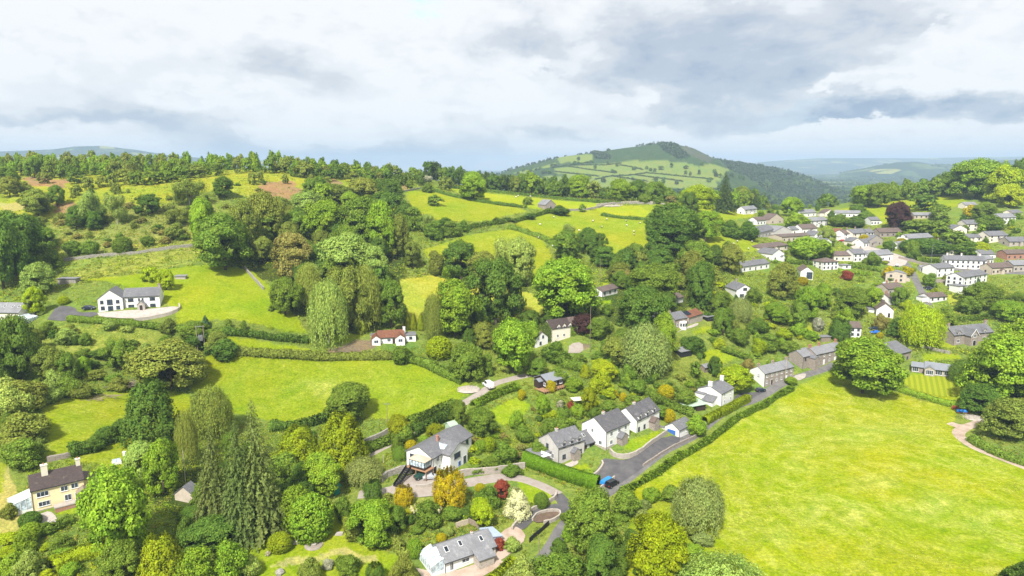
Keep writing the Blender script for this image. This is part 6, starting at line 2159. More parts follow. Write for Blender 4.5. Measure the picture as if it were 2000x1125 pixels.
TREES = """B mid|12,326,368,50 68,306,347,32 195,316,345,32 112,362,402,32 88,443,490,50 15,415,480,60 520,405,475,70 578,412,470,50 440,418,527,115 708,385,480,88 1020,340,378,45 1277,355,395,45 1105,450,510,60 1275,515,595,85 1165,620,660,42 1757,560,600,30 765,545,640,62 557,541,614,62 912,668,742,62 680,745,822,88 1412,600,655,38 1405,570,615,42 1358,705,738,26 895,780,830,36 940,793,850,56 775,985,1040,42 380,625,665,56 237,660,722,56 130,685,745,46 245,1050,1150,85 1155,950,1080,88 1715,358,405,52 1855,335,382,52 1795,430,458,62 1832,430,460,52 1862,450,482,52 1922,395,430,46 1915,550,605,62 1835,397,430,36 1990,570,610,42 1615,378,405,42 1662,560,620,62 1845,600,655,38 1085,353,380,38 680,440,520,60 1360,470,545,60 1240,475,520,40 1220,640,700,50 850,380,402,30 1050,698,735,36 1560,590,640,40
B dark|437,345,386,42 150,402,448,40 185,412,447,40 30,415,540,115 8,430,565,80 60,420,490,60 290,380,420,46 755,375,430,72 762,350,400,56 792,398,442,42 900,470,545,76 1310,398,490,96 1305,420,497,92 1280,412,460,52 1175,482,520,50 1220,485,525,46 1285,485,530,62 1148,445,497,40 968,503,632,100 1368,510,602,48 1045,350,378,30 1185,365,390,28 1245,352,392,32 1330,420,470,60 40,615,740,82 5,640,750,62 1757,618,660,40 1805,380,412,50 1990,318,352,42 590,900,962,52 415,1000,1068,105 1170,1040,1140,72 1915,745,806,72 1345,375,420,32 1250,556,648,98 1040,360,380,26 1395,695,735,26 1975,640,700,70 640,470,545,60
B bright|400,388,482,58 640,392,472,82 745,395,500,62 925,336,391,54 1213,352,392,52 1105,502,616,128 890,545,656,82 1003,622,728,84 1298,610,706,52 630,878,966,76 238,905,1090,132 320,855,962,62 730,970,1062,82 1545,385,422,42 1690,362,403,56 1575,560,622,52 1958,650,790,125 1995,625,762,105 1965,585,627,62 1905,312,389,84 1378,412,470,56 1685,655,768,118 1740,710,760,46 165,695,735,26 1130,342,382,46 1513,590,632,42 1605,553,602,36 1705,560,602,36 700,322,350,32 1060,770,812,30
B pale|680,455,547,98 730,480,562,62 275,860,932,62 600,375,432,62 80,512,576,60 612,515,570,42 1015,465,562,52 1615,445,480,30
B olive|680,520,647,80 655,360,396,62 712,348,396,62 515,375,476,72 778,420,502,52 945,490,546,62 1155,355,387,42 1450,365,406,42 1527,512,582,58 75,370,422,62 335,660,756,125 100,675,746,52 480,395,502,60 545,385,440,55 805,472,522,38 1428,475,536,42 60,640,690,40 1662,560,610,40 870,345,372,30 1205,655,712,62 425,645,692,50 1210,512,556,42 1975,772,856,95 1350,490,560,50 20,345,385,40
B lime|1362,362,416,68 1957,325,396,62 1970,360,406,46 295,520,550,36 1435,712,763,68 325,525,566,34 1178,700,742,50 942,970,1026,46 70,560,616,36
B goldgreen|1285,998,1140,135
B gold|780,808,862,46 1150,755,806,28 850,825,859,34
B purple|1753,395,447,50 1140,612,654,38
B red|980,935,973,32
B yellow|1894,400,423,26
B brown|572,455,547,84 1222,527,566,30 1310,382,400,20
W olive|605,515,606,52 715,520,642,60 415,752,850,78 848,573,662,40 368,800,905,42
W pale|643,545,670,74
W lime|1797,592,674,80
W grey|1258,630,726,95 1445,580,626,42 712,888,942,72 1362,925,1030,98
W mid|730,540,632,42 780,870,898,28
W pale|1410,1075,1180,175
W dark|1880,700,745,50
D pale|180,375,442,46 230,380,438,36 1110,437,470,24 990,465,540,62 835,418,455,26
D olive|370,350,402,56 352,405,438,46 660,405,450,50 787,1085,1150,56
C spruce|424,828,1035,80 474,822,1052,84 508,784,1040,96
C black|1414,338,416,40 1472,368,402,26 832,327,354,18
C dark|1368,515,600,46
C teal|402,615,641,20 1908,540,560,14
G dark|298,737,860,110
G gold|318,1035,1150,98 705,612,648,28
G gold|585,825,906,88 670,800,912,100 795,611,643,15 808,613,644,15 822,615,645,15 1143,710,736,22
O orange|789,945,985,38 878,912,986,64
O dark|728,935,976,36 1640,622,663,38 733,1097,1135,36
G cream|1010,950,1008,52
O mid|1100,793,815,24
R bright|580,945,1030,64 610,960,1047,80 62,1018,1052,38 810,1050,1086,30 938,858,880,24 828,850,863,20
R dark|60,997,1026,38 147,655,672,17 1805,465,493,84
R lime|547,1037,1073,44 955,852,880,24 858,655,698,48 1915,473,500,28 125,578,594,20
R yellow|803,858,877,22 862,1040,1057,20 938,943,958,20 1307,798,824,22 1567,540,556,20 1687,458,477,20 1760,465,478,18 1217,766,783,14 1300,750,778,30 1718,648,660,12
R mid|1057,960,990,28 240,462,495,34 935,960,980,18
S mid|145,470,498,32 175,470,500,32 290,460,481,24 95,480,526,50 850,432,466,42 880,432,461,42 905,430,452,26 808,405,449,46 836,357,376,22 1260,380,398,22 1282,384,398,18 1085,665,706,50 785,675,709,40 950,690,731,30 1185,592,614,24 1225,710,746,36 672,968,1016,30 835,972,1022,54 882,985,1011,40 955,945,986,42 775,855,880,20 682,1080,1116,50 1222,955,1006,56 1310,948,976,42 1085,1070,1142,100 1240,770,800,42 1095,815,848,62 1065,825,851,22 1025,830,861,32 1190,780,806,36 1160,795,816,26 120,1045,1072,40 135,732,771,46 75,740,776,26 50,852,906,72 477,625,646,12 447,623,643,12 1677,398,416,32 1690,412,433,32 1640,418,441,42 1817,533,559,24 1703,492,517,30 1785,487,504,26 1780,470,498,26 1890,470,498,50 1935,420,449,50 1888,578,611,42 790,825,866,42 1050,860,885,40 985,860,900,45 1000,905,925,40 960,890,915,35 930,905,922,30 1240,740,765,40 1275,760,790,36 1150,830,845,30 1340,760,790,40 1290,790,815,36 1370,735,760,30 1210,790,812,30 1260,660,715,40 1090,715,745,40 1130,690,705,30 1480,620,650,45 1440,640,670,40 1500,650,680,50 1540,665,690,40 1470,560,590,30 1580,575,600,30 1780,610,640,30 1700,670,700,40 1725,690,706,36
S dark|1093,401,419,38 1035,416,428,26 1425,430,462,42 1460,432,467,46 1080,600,636,46 1355,655,686,46 915,985,1013,24 1670,422,443,42 1737,470,489,22 600,835,855,40 210,830,860,45 240,815,850,45 185,850,880,36 870,425,445,30 380,640,680,50 440,660,700,50 990,640,690,50
S bright|1537,613,633,38 1555,417,444,46 1575,462,502,72 1605,475,504,46 1130,788,813,28 50,1035,1076,42 385,1062,1142,78 447,1048,1132,72 30,1075,1125,60 1360,808,846,46 1585,645,662,30 1515,700,716,30 1010,800,835,30 1120,735,760,36 1560,630,655,34 1650,600,640,40 1950,800,850,42 1545,735,750,24
S lime|1772,585,606,28 1160,770,790,24 1175,725,766,46 1480,660,690,30 1530,640,660,30 1240,800,815,26 1190,755,775,30 1405,660,680,26 1080,800,815,24
S olive|347,435,466,42 692,1005,1052,42 608,1085,1132,42 50,355,379,26 45,800,862,92 45,740,800,80 740,470,500,40 850,490,536,30 160,745,775,40 230,735,760,40 330,620,650,30 20,980,1010,30 1300,1050,1100,60
S pale|105,722,766,36 15,735,792,52 25,750,812,72 60,1070,1127,52 878,1025,1046,18 490,1080,1122,36 1020,1080,1140,60 1000,1045,1075,30 130,640,670,40
S grey|1000,948,976,26 1270,1000,1040,50
S brown|1718,612,641,28 1110,850,870,24 1260,690,720,30 1015,985,1010,26 1460,700,722,26
S red|860,955,980,24 977,1048,1071,22 1653,528,546,22 1115,782,799,14 1115,858,868,10
S white|1597,620,646,22 640,1090,1110,22 1240,775,792,18 1095,780,800,14 523,1075,1085,10
S yellow|1075,742,765,20 1200,760,775,18 1018,760,780,16 1735,520,545,24 1770,520,538,22
L mid|100,312,348,28 122,317,350,26 268,335,362,28 290,335,362,30 310,335,359,26 328,333,357,26 355,325,354,36 415,320,344,24 525,312,338,24 555,315,336,24 622,320,346,25 672,318,348,28 660,325,348,22 760,332,351,22 722,332,352,26 801,350,369,18 814,330,358,24 1138,398,414,16 1030,385,400,20 1740,355,392,30 1775,355,390,32 1800,350,386,32 1825,346,384,36
L olive|172,345,371,22 200,343,366,22 217,340,366,24 247,330,361,32 385,322,347,42 597,315,348,38 690,335,358,26 150,360,383,20 508,333,356,18 493,337,361,18 86,337,359,24 605,345,361,16 557,340,359,14 229,358,379,20 640,345,362,18
L dark|147,325,359,32 640,332,353,26 782,340,361,30
D white|835,343,358,18
"""
for line in TREES.split('\n'):
    if '|' not in line: continue
    kc, s = line.split('|')
    k, colour = kc.split()
    for it in s.split():
        u, vt, vb, wpx = map(float, it.split(','))
        plant_px(u, vt, vb, wpx, k, colour)


def fill(kind_mix, poly, n, hr, wr, shared_of, colours, seed, parts=False, mind=4.0):
    """Scatter individual trees through a pixel polygon of the photograph laid on the ground."""
    r = random.Random(seed)
    P = uvs(poly)
    us = [p[0] for p in P]
    vs_ = [p[1] for p in P]
    got = []
    tries = 0
    while len(got) < n and tries < n * 60:
        tries += 1
        u, v = r.uniform(min(us), max(us)), r.uniform(min(vs_), max(vs_))
        if not inside(np.array([u]), np.array([v]), P)[0]: continue
        p = cast(u, v)
        if any((p - q).length < mind for q in got): continue
        got.append(p)
        k = r.choice(kind_mix)
        c = r.choice(colours)
        h, w = r.uniform(*hr), r.uniform(*wr)
        plant(k, c, p, h, w, parts, shared_of(k, c))


# young trees on the moor, thickest along the crest
MOORL = lambda k, c: 'small %s %s in the thick wood along the moor crest, upper left' % (TONE[c], 'conifer' if k == 'K' else 'tree')
fill(['L'] * 20 + ['K'], '-30,322 120,322 330,327 460,334 560,334 560,340 440,345 300,352 140,346 -30,345', 95, (8, 13), (6, 9), MOORL, ['mid', 'olive', 'olive', 'bright', 'mid'], 3, mind=5)
MOORB = lambda k, c: 'dim %s %s in the back row of the moor crest wood, upper left' % (TONE[c], 'conifer' if k == 'K' else 'tree')
for i in range(46):
    u = -20 + 600 * (i + prng.random() * 1.6) / 46
    d = prng.uniform(545, 625) if u < 340 else prng.uniform(510, 570)
    p = at_dist(u, d)
    tall = prng.random()
    k = 'K' if (380 < u < 480 and tall < .45) or tall < .05 else 'L'
    plant(k, prng.choice(['mid', 'olive', 'olive', 'bright']) if k == 'L' else 'dark', p, prng.uniform(10, 15), prng.uniform(6, 9) if k == 'L' else prng.uniform(6, 8), False, MOORB(k, 'dark') if False else ('back row %s on the moor crest against the sky, upper left' % ('small conifer' if k == 'K' else 'small tree')))
fill(['L'], '560,335 640,340 700,345 780,352 780,360 690,355 560,345', 22, (7, 12), (6, 9), lambda k, c: 'small %s tree on the brow right of the moor, above the broad wood' % TONE[c], ['mid', 'olive', 'dark', 'bright'], 4, mind=5)
for i in range(26):
    u = 560 + 270 * (i + prng.random()) / 26
    p = at_dist(u, prng.uniform(535, 590))
    plant('L', prng.choice(['mid', 'olive', 'dark']), p, prng.uniform(8, 12), prng.uniform(6, 9), False, 'back row small tree along the brow above the broad wood')
# wood behind the ridge hedge: a row one can tell apart
for i in range(34):
    u = 838 + 190 * (i + prng.random()) / 34
    p = at_dist(u, prng.uniform(608, 650))
    plant('L', prng.choice(['dark', 'dark', 'mid', 'black']), p, prng.uniform(13, 17), prng.uniform(8, 11), False, 'dark tree in the straight wood behind the ridge hedge, left of the hill')
for i in range(60):
    u = 1000 + 480 * (i + prng.random()) / 60
    p = at_dist(u, prng.uniform(600, 690))
    plant('L', prng.choice(['dark', 'mid', 'bright', 'olive', 'mid']), p, prng.uniform(13, 21), prng.uniform(10, 15), False, 'full crowned tree in the belt behind the upper fields, below the hill')
# slopes of the left hill
fill(['S'], '0,420 100,430 260,400 420,398 470,400 400,470 300,490 120,500 60,500', 46, (1.6, 4.5), (3, 7), lambda k, c: 'low %s shrub on the rough slope above the field wall' % TONE[c], ['mid', 'olive', 'olive', 'dark', 'brown'], 6, mind=4)
fill(['S'], '0,360 100,372 300,372 420,362 560,352 640,352 640,372 420,395 250,398 100,415 0,410', 34, (1.2, 3.2), (2, 4.5), lambda k, c: 'little %s bush on the open moor' % TONE[c], ['mid', 'olive', 'dark'], 7, mind=5)
# the broad wood between moor and fields
fill(['B', 'B', 'L'], '590,400 620,376 700,362 770,380 770,440 700,470 600,470 480,460', 26, (10, 15), (8, 12), lambda k, c: '%s tree within the broad wood below the moor' % TONE[c], ['mid', 'dark', 'olive', 'bright', 'mid'], 8, True, 6)
fill(['B', 'B', 'L'], '500,480 620,480 760,500 760,620 690,640 640,600 560,560 500,540', 22, (9, 14), (7, 11), lambda k, c: '%s tree within the wood behind the red roofed bungalow' % TONE[c], ['mid', 'dark', 'olive', 'dark'], 9, True, 6)
fill(['B', 'B', 'L'], '1160,500 1300,500 1420,500 1420,560 1300,610 1200,560', 22, (8, 13), (7, 10), lambda k, c: '%s tree within the dark wood below the sheep field' % TONE[c], ['mid', 'dark', 'dark', 'olive'], 10, True, 6)
fill(['B', 'S'], '860,540 960,560 1040,600 1040,680 950,700 880,690 830,640', 16, (5, 11), (5, 9), lambda k, c: '%s tree filling the hollow behind the campervan' % TONE[c], ['mid', 'dark', 'bright', 'olive'], 11, True, 5)
fill(['S'], '0,640 90,650 220,640 350,660 390,700 330,760 200,770 90,790 20,790', 40, (1.5, 4.5), (3, 7), lambda k, c: 'scrubby %s bush in the rough ground left of the twin poles' % TONE[c], ['mid', 'olive', 'pale', 'dark', 'mid'], 12, mind=4)
fill(['S'], '0,800 80,800 80,900 20,900', 12, (1.5, 4), (3, 6), lambda k, c: 'scrubby %s bush beside the left field' % TONE[c], ['mid', 'olive', 'pale'], 13, mind=3)
fill(['S'], '0,1040 100,1040 220,1100 220,1130 0,1130', 14, (1.0, 2.6), (2, 5), lambda k, c: '%s bush in the bottom left corner' % TONE[c], ['mid', 'bright', 'pale', 'lime'], 14, mind=3)
fill(['S', 'B'], '330,900 480,880 640,920 640,980 560,1050 440,1080 340,1060', 18, (3, 8), (4, 8), lambda k, c: '%s tree in the dark grove round the tall spruces' % TONE[c], ['dark', 'mid', 'dark'], 15, True, 4)
fill(['S'], '1060,780 1180,745 1300,735 1370,760 1360,790 1220,780 1120,830 1020,870 1010,830', 44, (.9, 2.6), (1.6, 4), lambda k, c: '%s garden bush between the timber cabin and the white houses' % TONE[c], ['mid', 'bright', 'lime', 'dark', 'brown', 'mid'], 16, mind=2.5)
fill(['S'], '900,850 1000,830 1030,880 1010,915 930,915', 22, (.9, 2.4), (1.6, 4), lambda k, c: '%s garden bush right of the split level house' % TONE[c], ['mid', 'bright', 'lime', 'brown'], 17, mind=2)
fill(['S'], '650,990 760,960 880,990 960,980 960,1020 860,1040 760,1040 660,1030', 22, (.8, 2.6), (1.6, 4), lambda k, c: '%s bush in the borders above the bungalow with three skylights' % TONE[c], ['mid', 'bright', 'gold', 'dark', 'olive'], 18, mind=2)
fill(['S', 'L'], '1400,560 1500,590 1700,570 1720,600 1640,650 1500,700 1400,690 1370,640', 44, (1.6, 5.5), (2.5, 6), lambda k, c: '%s tree or bush among the orchard gardens below the village' % TONE[c], ['mid', 'bright', 'olive', 'lime', 'dark', 'bright'], 19, mind=4)
fill(['S', 'L'], '1480,430 1640,440 1700,500 1860,540 1990,560 1990,600 1880,600 1700,560 1560,540 1470,520', 34, (1.2, 3.2), (2.5, 5), lambda k, c: '%s bush in the village gardens' % TONE[c], ['mid', 'bright', 'olive', 'lime', 'mid'], 20, mind=5)
fill(['S', 'L'], '1700,420 1870,430 1990,420 1990,470 1840,490 1760,470', 40, (2.5, 6), (4, 8), lambda k, c: '%s tree on the right hand hillside above the village' % TONE[c], ['mid', 'bright', 'dark', 'mid', 'lime'], 21, mind=5)
fill(['S', 'L'], '1470,395 1640,400 1640,425 1480,430', 24, (3, 7), (4, 8), lambda k, c: '%s tree at the back of the village' % TONE[c], ['mid', 'bright', 'dark', 'olive'], 22, mind=5)
for i in range(46):
    u = 1650 + 390 * (i + prng.random()) / 46
    d = prng.uniform(655, 705)
    p = at_dist(u, d)
    plant('L', prng.choice(['dark', 'mid', 'bright', 'mid']), p, prng.uniform(10, 18), prng.uniform(9, 14), False, 'tree in the skyline belt above the right hand meadow')
fill(['S', 'B'], '1880,700 2000,650 2060,700 2060,850 1960,830 1890,790', 16, (4, 9), (6, 10), lambda k, c: '%s tree in the thick clump at the right edge' % TONE[c], ['bright', 'mid', 'dark', 'mid'], 23, True, 5)
fill(['S'], '1110,1000 1240,960 1320,985 1380,1050 1340,1140 1060,1140', 30, (1.5, 4), (3, 6), lambda k, c: '%s bush in the thicket between lane and meadow' % TONE[c], ['mid', 'olive', 'bright', 'dark', 'grey'], 24, mind=3.5)
fill(['S'], '1200,640 1300,690 1330,740 1230,760 1160,700', 22, (1.5, 4.5), (2.5, 6), lambda k, c: '%s bush on the slope round the grey willow' % TONE[c], ['mid', 'bright', 'dark', 'olive'], 25, mind=3.5)
# single trees on the far hill, standing in its hedged fields
HT = """1157,318 1187,322 1205,325 1196,336 1200,338 1238,333 1263,331 1271,335 1279,336 1291,332 1311,328 1340,330 1339,341 1348,343 1370,323 1365,341 1102,348 1059,356 1130,313 1123,322 1129,322 1055,331 1048,333 1079,328 1068,338 1036,339 1022,335
1162,330 1406,348 1398,345 1445,350 1452,352 1295,358 1321,360 1396,338 1149,348 1178,357 1150,350 1420,352 1430,345 1310,279 1062,340 1073,340 1085,327 1030,342 1012,340 1235,352 1280,357 1385,356"""
for s in HT.split():
    u, v = map(float, s.split(','))
    a, b = ray(u, v)
    D = np.arange(1250, 2500, 4.0)
    g = CAMZ + b * D - height(a * D, D)
    i = int(np.argmax(g < 0)) if (g < 0).any() else int(np.argmin(g))
    p = Vector((a * D[i], D[i], float(height(a * D[i], D[i])) - .5))
    plant('L', prng.choice(['black', 'dark']), p, prng.uniform(7, 13), prng.uniform(9, 15), False, 'small dark tree standing in the hedged fields of the far hill')


# ------------------------------------------------------------------ hedges
def leafy_run(name, label, s, h, w, colour, leaf=.20, wild=.25, dens=5.0, group='hedges', cat='hedge', world=None, soft=2, trim=False):
    """A hedge: a solid dark heart clothed in leaves, following the ground."""
    global rng
    rng = np.random.default_rng(abs(hash(label)) % 1000 if False else len(label) * 7 + int(uvs(s)[0][0]) if s else 5)
    P = densify(soften(line_px(s) if world is None else world, soft), 1.2)
    T = normals2(P)
    n = len(P)
    f = np.arange(n)
    hh = h * (1 + wild * (.5 * np.sin(f * .37 + 1) + .35 * np.sin(f * .93) + .3 * rng.normal(size=n)))
    ww = w * (1 + wild * .6 * (np.sin(f * .51 + 2) * .6 + .3 * rng.normal(size=n)))
    P = np.array(P)
    T = np.array(T)
    Z = height(P[:, 0], P[:, 1])
    # cross-section: rounded box
    prof = np.array([(-.5, 0), (-.52, .45), (-.46, .85), (-.25, 1.0), (.25, 1.0), (.46, .85), (.52, .45), (.5, 0)]) if trim else np.array([(-.5, 0), (-.55, .35), (-.42, .75), (-.16, 1.0), (.16, 1.0), (.42, .75), (.55, .35), (.5, 0)])
    K = len(prof)
    X = P[:, None, 0] + T[:, None, 0] * prof[None, :, 0] * ww[:, None] * .86
    Y = P[:, None, 1] + T[:, None, 1] * prof[None, :, 0] * ww[:, None] * .86
    ZZ = Z[:, None] + prof[None, :, 1] * hh[:, None] * .90 - (prof[None, :, 1] == 0) * .4
    V0 = np.stack([X, Y, ZZ], -1).reshape(-1, 3)
    q0 = []
    for i in range(n - 1):
        for k in range(K - 1):
            a = i * K + k
            q0.append((a, a + 1, a + K + 1, a + K))
    # leaves
    seg = np.linalg.norm(P[1:] - P[:-1], axis=1).sum()
    per = (2 * h + w)
    cnt = int(min(40000, seg * per * dens / (leaf * leaf) * .36))
    i = rng.integers(0, n - 1, cnt)
    t = rng.random(cnt)
    k = rng.choice(K - 1, cnt, p=np.array([.17, .16, .13, .08, .13, .16, .17]))
    tk = rng.random(cnt)
    A = np.stack([P[:, None, 0] + T[:, None, 0] * prof[None, :, 0] * ww[:, None], P[:, None, 1] + T[:, None, 1] * prof[None, :, 0] * ww[:, None], Z[:, None] + prof[None, :, 1] * hh[:, None]], -1)
    c = (A[i, k] * ((1 - t) * (1 - tk))[:, None] + A[i + 1, k] * (t * (1 - tk))[:, None] + A[i, k + 1] * ((1 - t) * tk)[:, None] + A[i + 1, k + 1] * (t * tk)[:, None])
    ctr = np.stack([P[i, 0], P[i, 1], Z[i] + h * .45], -1)
    out = unit(c - ctr)
    jit = (.06 if trim else .16) * min(1.5, h)
    c = c + rng.normal(size=c.shape) * jit + out * .03
    nrm = out + np.array([0, 0, .3]) + rng.normal(size=c.shape) * (.35 if trim else .5)
    v, q, sn = leaf_quads(c, nrm, leaf * (.6 + .8 * rng.random(cnt)), .75, out + np.array([0, 0, .2]) + rng.normal(size=c.shape) * .25)
    flat = np.tile([0, 0, 1.0], (len(V0), 1))
    o0 = unit(V0 - np.repeat(np.stack([P[:, 0], P[:, 1], Z + h * .4], -1), K, 0))
    verts = np.concatenate([V0, v])
    org = verts.mean(0)
    org[2] = verts[:, 2].min()
    me = np_mesh(name, verts - org, np.concatenate([np.array(q0, np.int32), q + len(V0)]), M['leaf'], np.concatenate([o0, sn]))
    o = link(name, me)
    o.location = org
    o.color = (*tone(colour), 1)
    return tag(o, label, cat, group)


H = leafy_run
H('hedge', 'long hedge between the lane and the big meadow on the right', '1214,966 1258,941 1298,916 1353,880 1408,843 1468,804 1508,779 1548,760', 1.3, 1.7, 'bright', .22, .5)
H('clipped_hedge', 'tall neatly clipped dark hedge in front of the pale grey house', '1024,905 1060,918 1110,936 1168,954', 3.4, 3.2, 'hedge', .13, .03, 6.0, None, trim=True)
H('clipped_hedge', 'bright clipped hedge between the white cottage and the lane', '1376,828 1400,815 1430,800 1460,782', 2.4, 2.4, 'lime', .16, .08, 6, None, trim=True)
H('hedge', 'ragged garden hedge running up behind the blue doored garage', '1352,812 1320,800 1290,785 1265,772', 2.2, 2.6, 'mid', .2, .25)
H('hedge', 'dark hedge above the yellow house at the foot of the left field', '138,888 170,882 200,868 235,848 262,842', 2.6, 3.4, 'dark', .26, .3)
H('hedge', 'dark hedge behind the golden conifers along the central field', '530,838 570,838 620,825 650,812', 2.2, 3.0, 'dark', .26, .3)
H('hedge', 'upper one of two hedges above the split level house', '800,828 830,815 860,800 885,792', 1.9, 2.4, 'mid', .22, .2)
H('hedge', 'lower one of two hedges above the split level house', '806,850 835,836 865,820 885,812', 2.6, 3.0, 'dark', .22, .2)
H('hedge', 'bright hedge below the campervan along the field lane', '925,796 950,782 980,768 1010,758', 1.9, 2.6, 'bright', .2, .15)
H('hedge', 'long hedge along the top of the central field', '440,690 500,692 600,699 700,699 772,699', 2.2, 3.6, 'olive', .26, .25)
H('hedge', 'thick hedge on the right side of the central field, above the campervan', '775,704 820,708 850,722 885,738 905,748', 2.6, 3.6, 'mid', .26, .3)
H('hedge', 'dark hedge along the lower edge of the farmhouse lawn', '438,652 480,655 540,662 600,668', 2.0, 2.6, 'dark', .24, .25)
H('hedge', 'clipped hedge in front of the white farmhouse terrace', '135,626 180,630 250,634 300,640 345,645', 1.7, 2.4, 'mid', .2, .1, trim=True)
H('hedge', 'clipped hedge along the foot of the striped lawn', '1738,757 1770,768 1810,780 1850,792 1872,796', 1.9, 2.2, 'bright', .2, .12, trim=True)
H('hedge', 'hedge inside the bend of the farm track at the right edge', '1900,862 1920,876 1960,893 2010,910', 1.8, 3.0, 'mid', .24, .25)
H('hedge', 'dark hedge corner at the bottom right edge', '1965,1135 1990,1118 2020,1108', 1.6, 2.2, 'dark', .2, .2)
H('hedge', 'hedge sloping down from the yellow topped wall across the upper meadow', '842,372 870,380 920,392 980,401 1028,406', 1.7, 3.0, 'dark', .35, .35)
H('hedge', 'hedge along the very top of the upper fields before the belt of trees', '868,366 930,372 1000,380 1080,388 1140,394 1212,398', 1.8, 2.6, 'dark', .35, .2)
H('hedge', 'hedge with gaps below the little field barn', '1000,436 1030,426 1060,418 1085,412', 1.7, 3.2, 'mid', .35, .4)
H('hedge', 'hedge on the left of the sheep field', '995,446 1030,455 1060,466 1082,478', 2.0, 3.4, 'mid', .35, .4)
H('hedge', 'hedge under the small top field right of the barn', '1176,421 1210,426 1262,430', 1.6, 2.4, 'dark', .35, .3)
H('hedge', 'line of scrub between the two left hand upper fields', '850,462 900,452 950,440 1000,432', 2.4, 3.6, 'mid', .35, .4)
H('hedge', 'garden hedge right of the terraced lawns', '1408,684 1425,690 1448,698 1468,704', 2.2, 2.6, 'mid', .22, .15)
H('hedge', 'garden hedge left of the terraced lawns', '1335,668 1352,684 1372,702', 2.0, 2.4, 'dark', .22, .15)
H('hedge', 'green bank hedge below the timber cabin drive', '1092,712 1112,718 1138,722', 3.0, 4.0, 'mid', .22, .2)
H('hedge', 'mixed hedge running down to the grey timber fence', '742,1032 758,1050 775,1068 800,1092', 1.8, 2.2, 'olive', .2, .3)
H('clipped_hedge', 'bright yellow green hedge at the bottom edge beside the sandy path', '950,1142 975,1122 1002,1097', 1.3, 1.8, 'lime', .15, .08, 6, None, trim=True)
H('clipped_hedge', 'broad bright topped clipped hedge in the bottom left garden', '105,1118 140,1098 175,1085 205,1078', 2.6, 3.6, 'lime', .16, .1, 6, None, trim=True)
H('hedge', 'small dark hedge below the steps of the yellow house', '92,1042 115,1030 138,1020', 1.6, 2.0, 'mid', .2, .15)
H('hedge', 'low dark hedge on the bank behind the weeping tree', '714,884 740,872 772,862', 2.4, 3.0, 'mid', .22, .15)
H('hedge', 'hedge line across the left field below the farmhouse orchard', '400,690 420,680 436,668', 2.2, 3.2, 'dark', .24, .3)
H('hedge', 'long village hedge below the cream cottage', '1660,522 1690,525 1720,530', 2.2, 3.0, 'mid', .3, .15)
H('hedge', 'village hedge beside the brown hipped house', '1640,532 1665,536 1700,538', 1.8, 2.6, 'bright', .3, .15)
H('hedge', 'hedge beside the white gabled house left of the brown hipped one', '1534,512 1560,516 1585,516', 2.0, 3.0, 'mid', .3, .15)
H('hedge', 'hedge along the main road in front of the garages', '1790,510 1820,512 1850,514', 2.2, 3.0, 'mid', .3, .2)
H('hedge', 'garden hedge above the gabled stone house', '1830,625 1870,628 1930,622', 2.0, 2.4, 'mid', .24, .15)
H('hedge', 'hedge across the slope above the stone terrace', '1480,690 1530,660 1560,640', 1.8, 2.4, 'mid', .24, .2)
H('hedge', 'hedge along the foot of the farmhouse side lawn', '350,645 400,655 435,650', 1.8, 2.6, 'mid', .24, .3)
H('hedge', 'low hedge at the edge of the grey house lawn', '1120,928 1140,922 1158,926', .9, 1.2, 'bright', .14, .1)
# hedges of the far hill
HH = '1084,336 1130,341 1170,345|1110,326 1160,333 1201,339|1162,351 1210,344 1261,339|1211,323 1235,327 1256,332|1198,345 1230,350 1266,355|1240,342 1290,349 1334,355|1261,338 1330,345 1393,351|1136,323 1183,323 1214,319|1087,327 1120,322 1157,317|1040,347 1061,347'
HN = ['left hand', 'steep left', 'long slanting', 'short upper', 'short lower', 'middle', 'long right hand', 'upper', 'upper left', 'lowest left']
for nm, s in zip(HN, HH.split('|')):
    W_ = []
    for u, v in uvs(s):
        a, b = ray(u, v)
        D = np.arange(1250, 2500, 4.0)
        g = CAMZ + b * D - height(a * D, D)
        i = int(np.argmax(g < 0)) if (g < 0).any() else int(np.argmin(g))
        W_.append((a * D[i], D[i]))
    P = densify(W_, 12)
    leafy_run('hedge', '%s dark hedge line between the fields of the far hill' % nm, s, 2.6, 3.4, 'black', .9, .5, 2.5, 'hedges on the far hill', world=[P[0]] + P[1:], soft=1)


# ------------------------------------------------------------------ masses nobody could count
def blob_mass(name, pts, hs, ws, per, leaf, cols, label_kind='stuff', jitter=.25):
    """Loose leaf clumps piled at pts; one object."""
    global rng
    rng = np.random.default_rng(len(pts))
    k = len(pts)
    d = rng.normal(size=(k, per, 3))
    d /= np.linalg.norm(d, axis=-1, keepdims=True)
    d[..., 2] = np.abs(d[..., 2]) * 1.0 - .12
    r = .65 + .4 * rng.random((k, per, 1))
    c = np.asarray(pts)[:, None] + d * r * np.stack([ws / 2, ws / 2, hs], -1)[:, None]
    n = d + np.array([0, 0, .35]) + rng.normal(size=d.shape) * .4
    sz = (leaf * (.6 + .8 * rng.random((k, per)))).ravel()
    v, q, s = leaf_quads(c.reshape(-1, 3), n.reshape(-1, 3), sz, .75, (d + np.array([0, 0, .25]) + rng.normal(size=d.shape) * .2).reshape(-1, 3))
    me = np_mesh(name, v, q, M['leaf_attr'], s)
    at = me.attributes.new('tint', 'FLOAT_COLOR', 'POINT')
    cc = np.repeat(np.asarray(cols), per * 4, 0)
    at.data.foreach_set('color', np.c_[cc, np.ones(len(cc))].astype(np.float32).ravel())
    o = link(name, me)
    return tag(o, kind=label_kind)


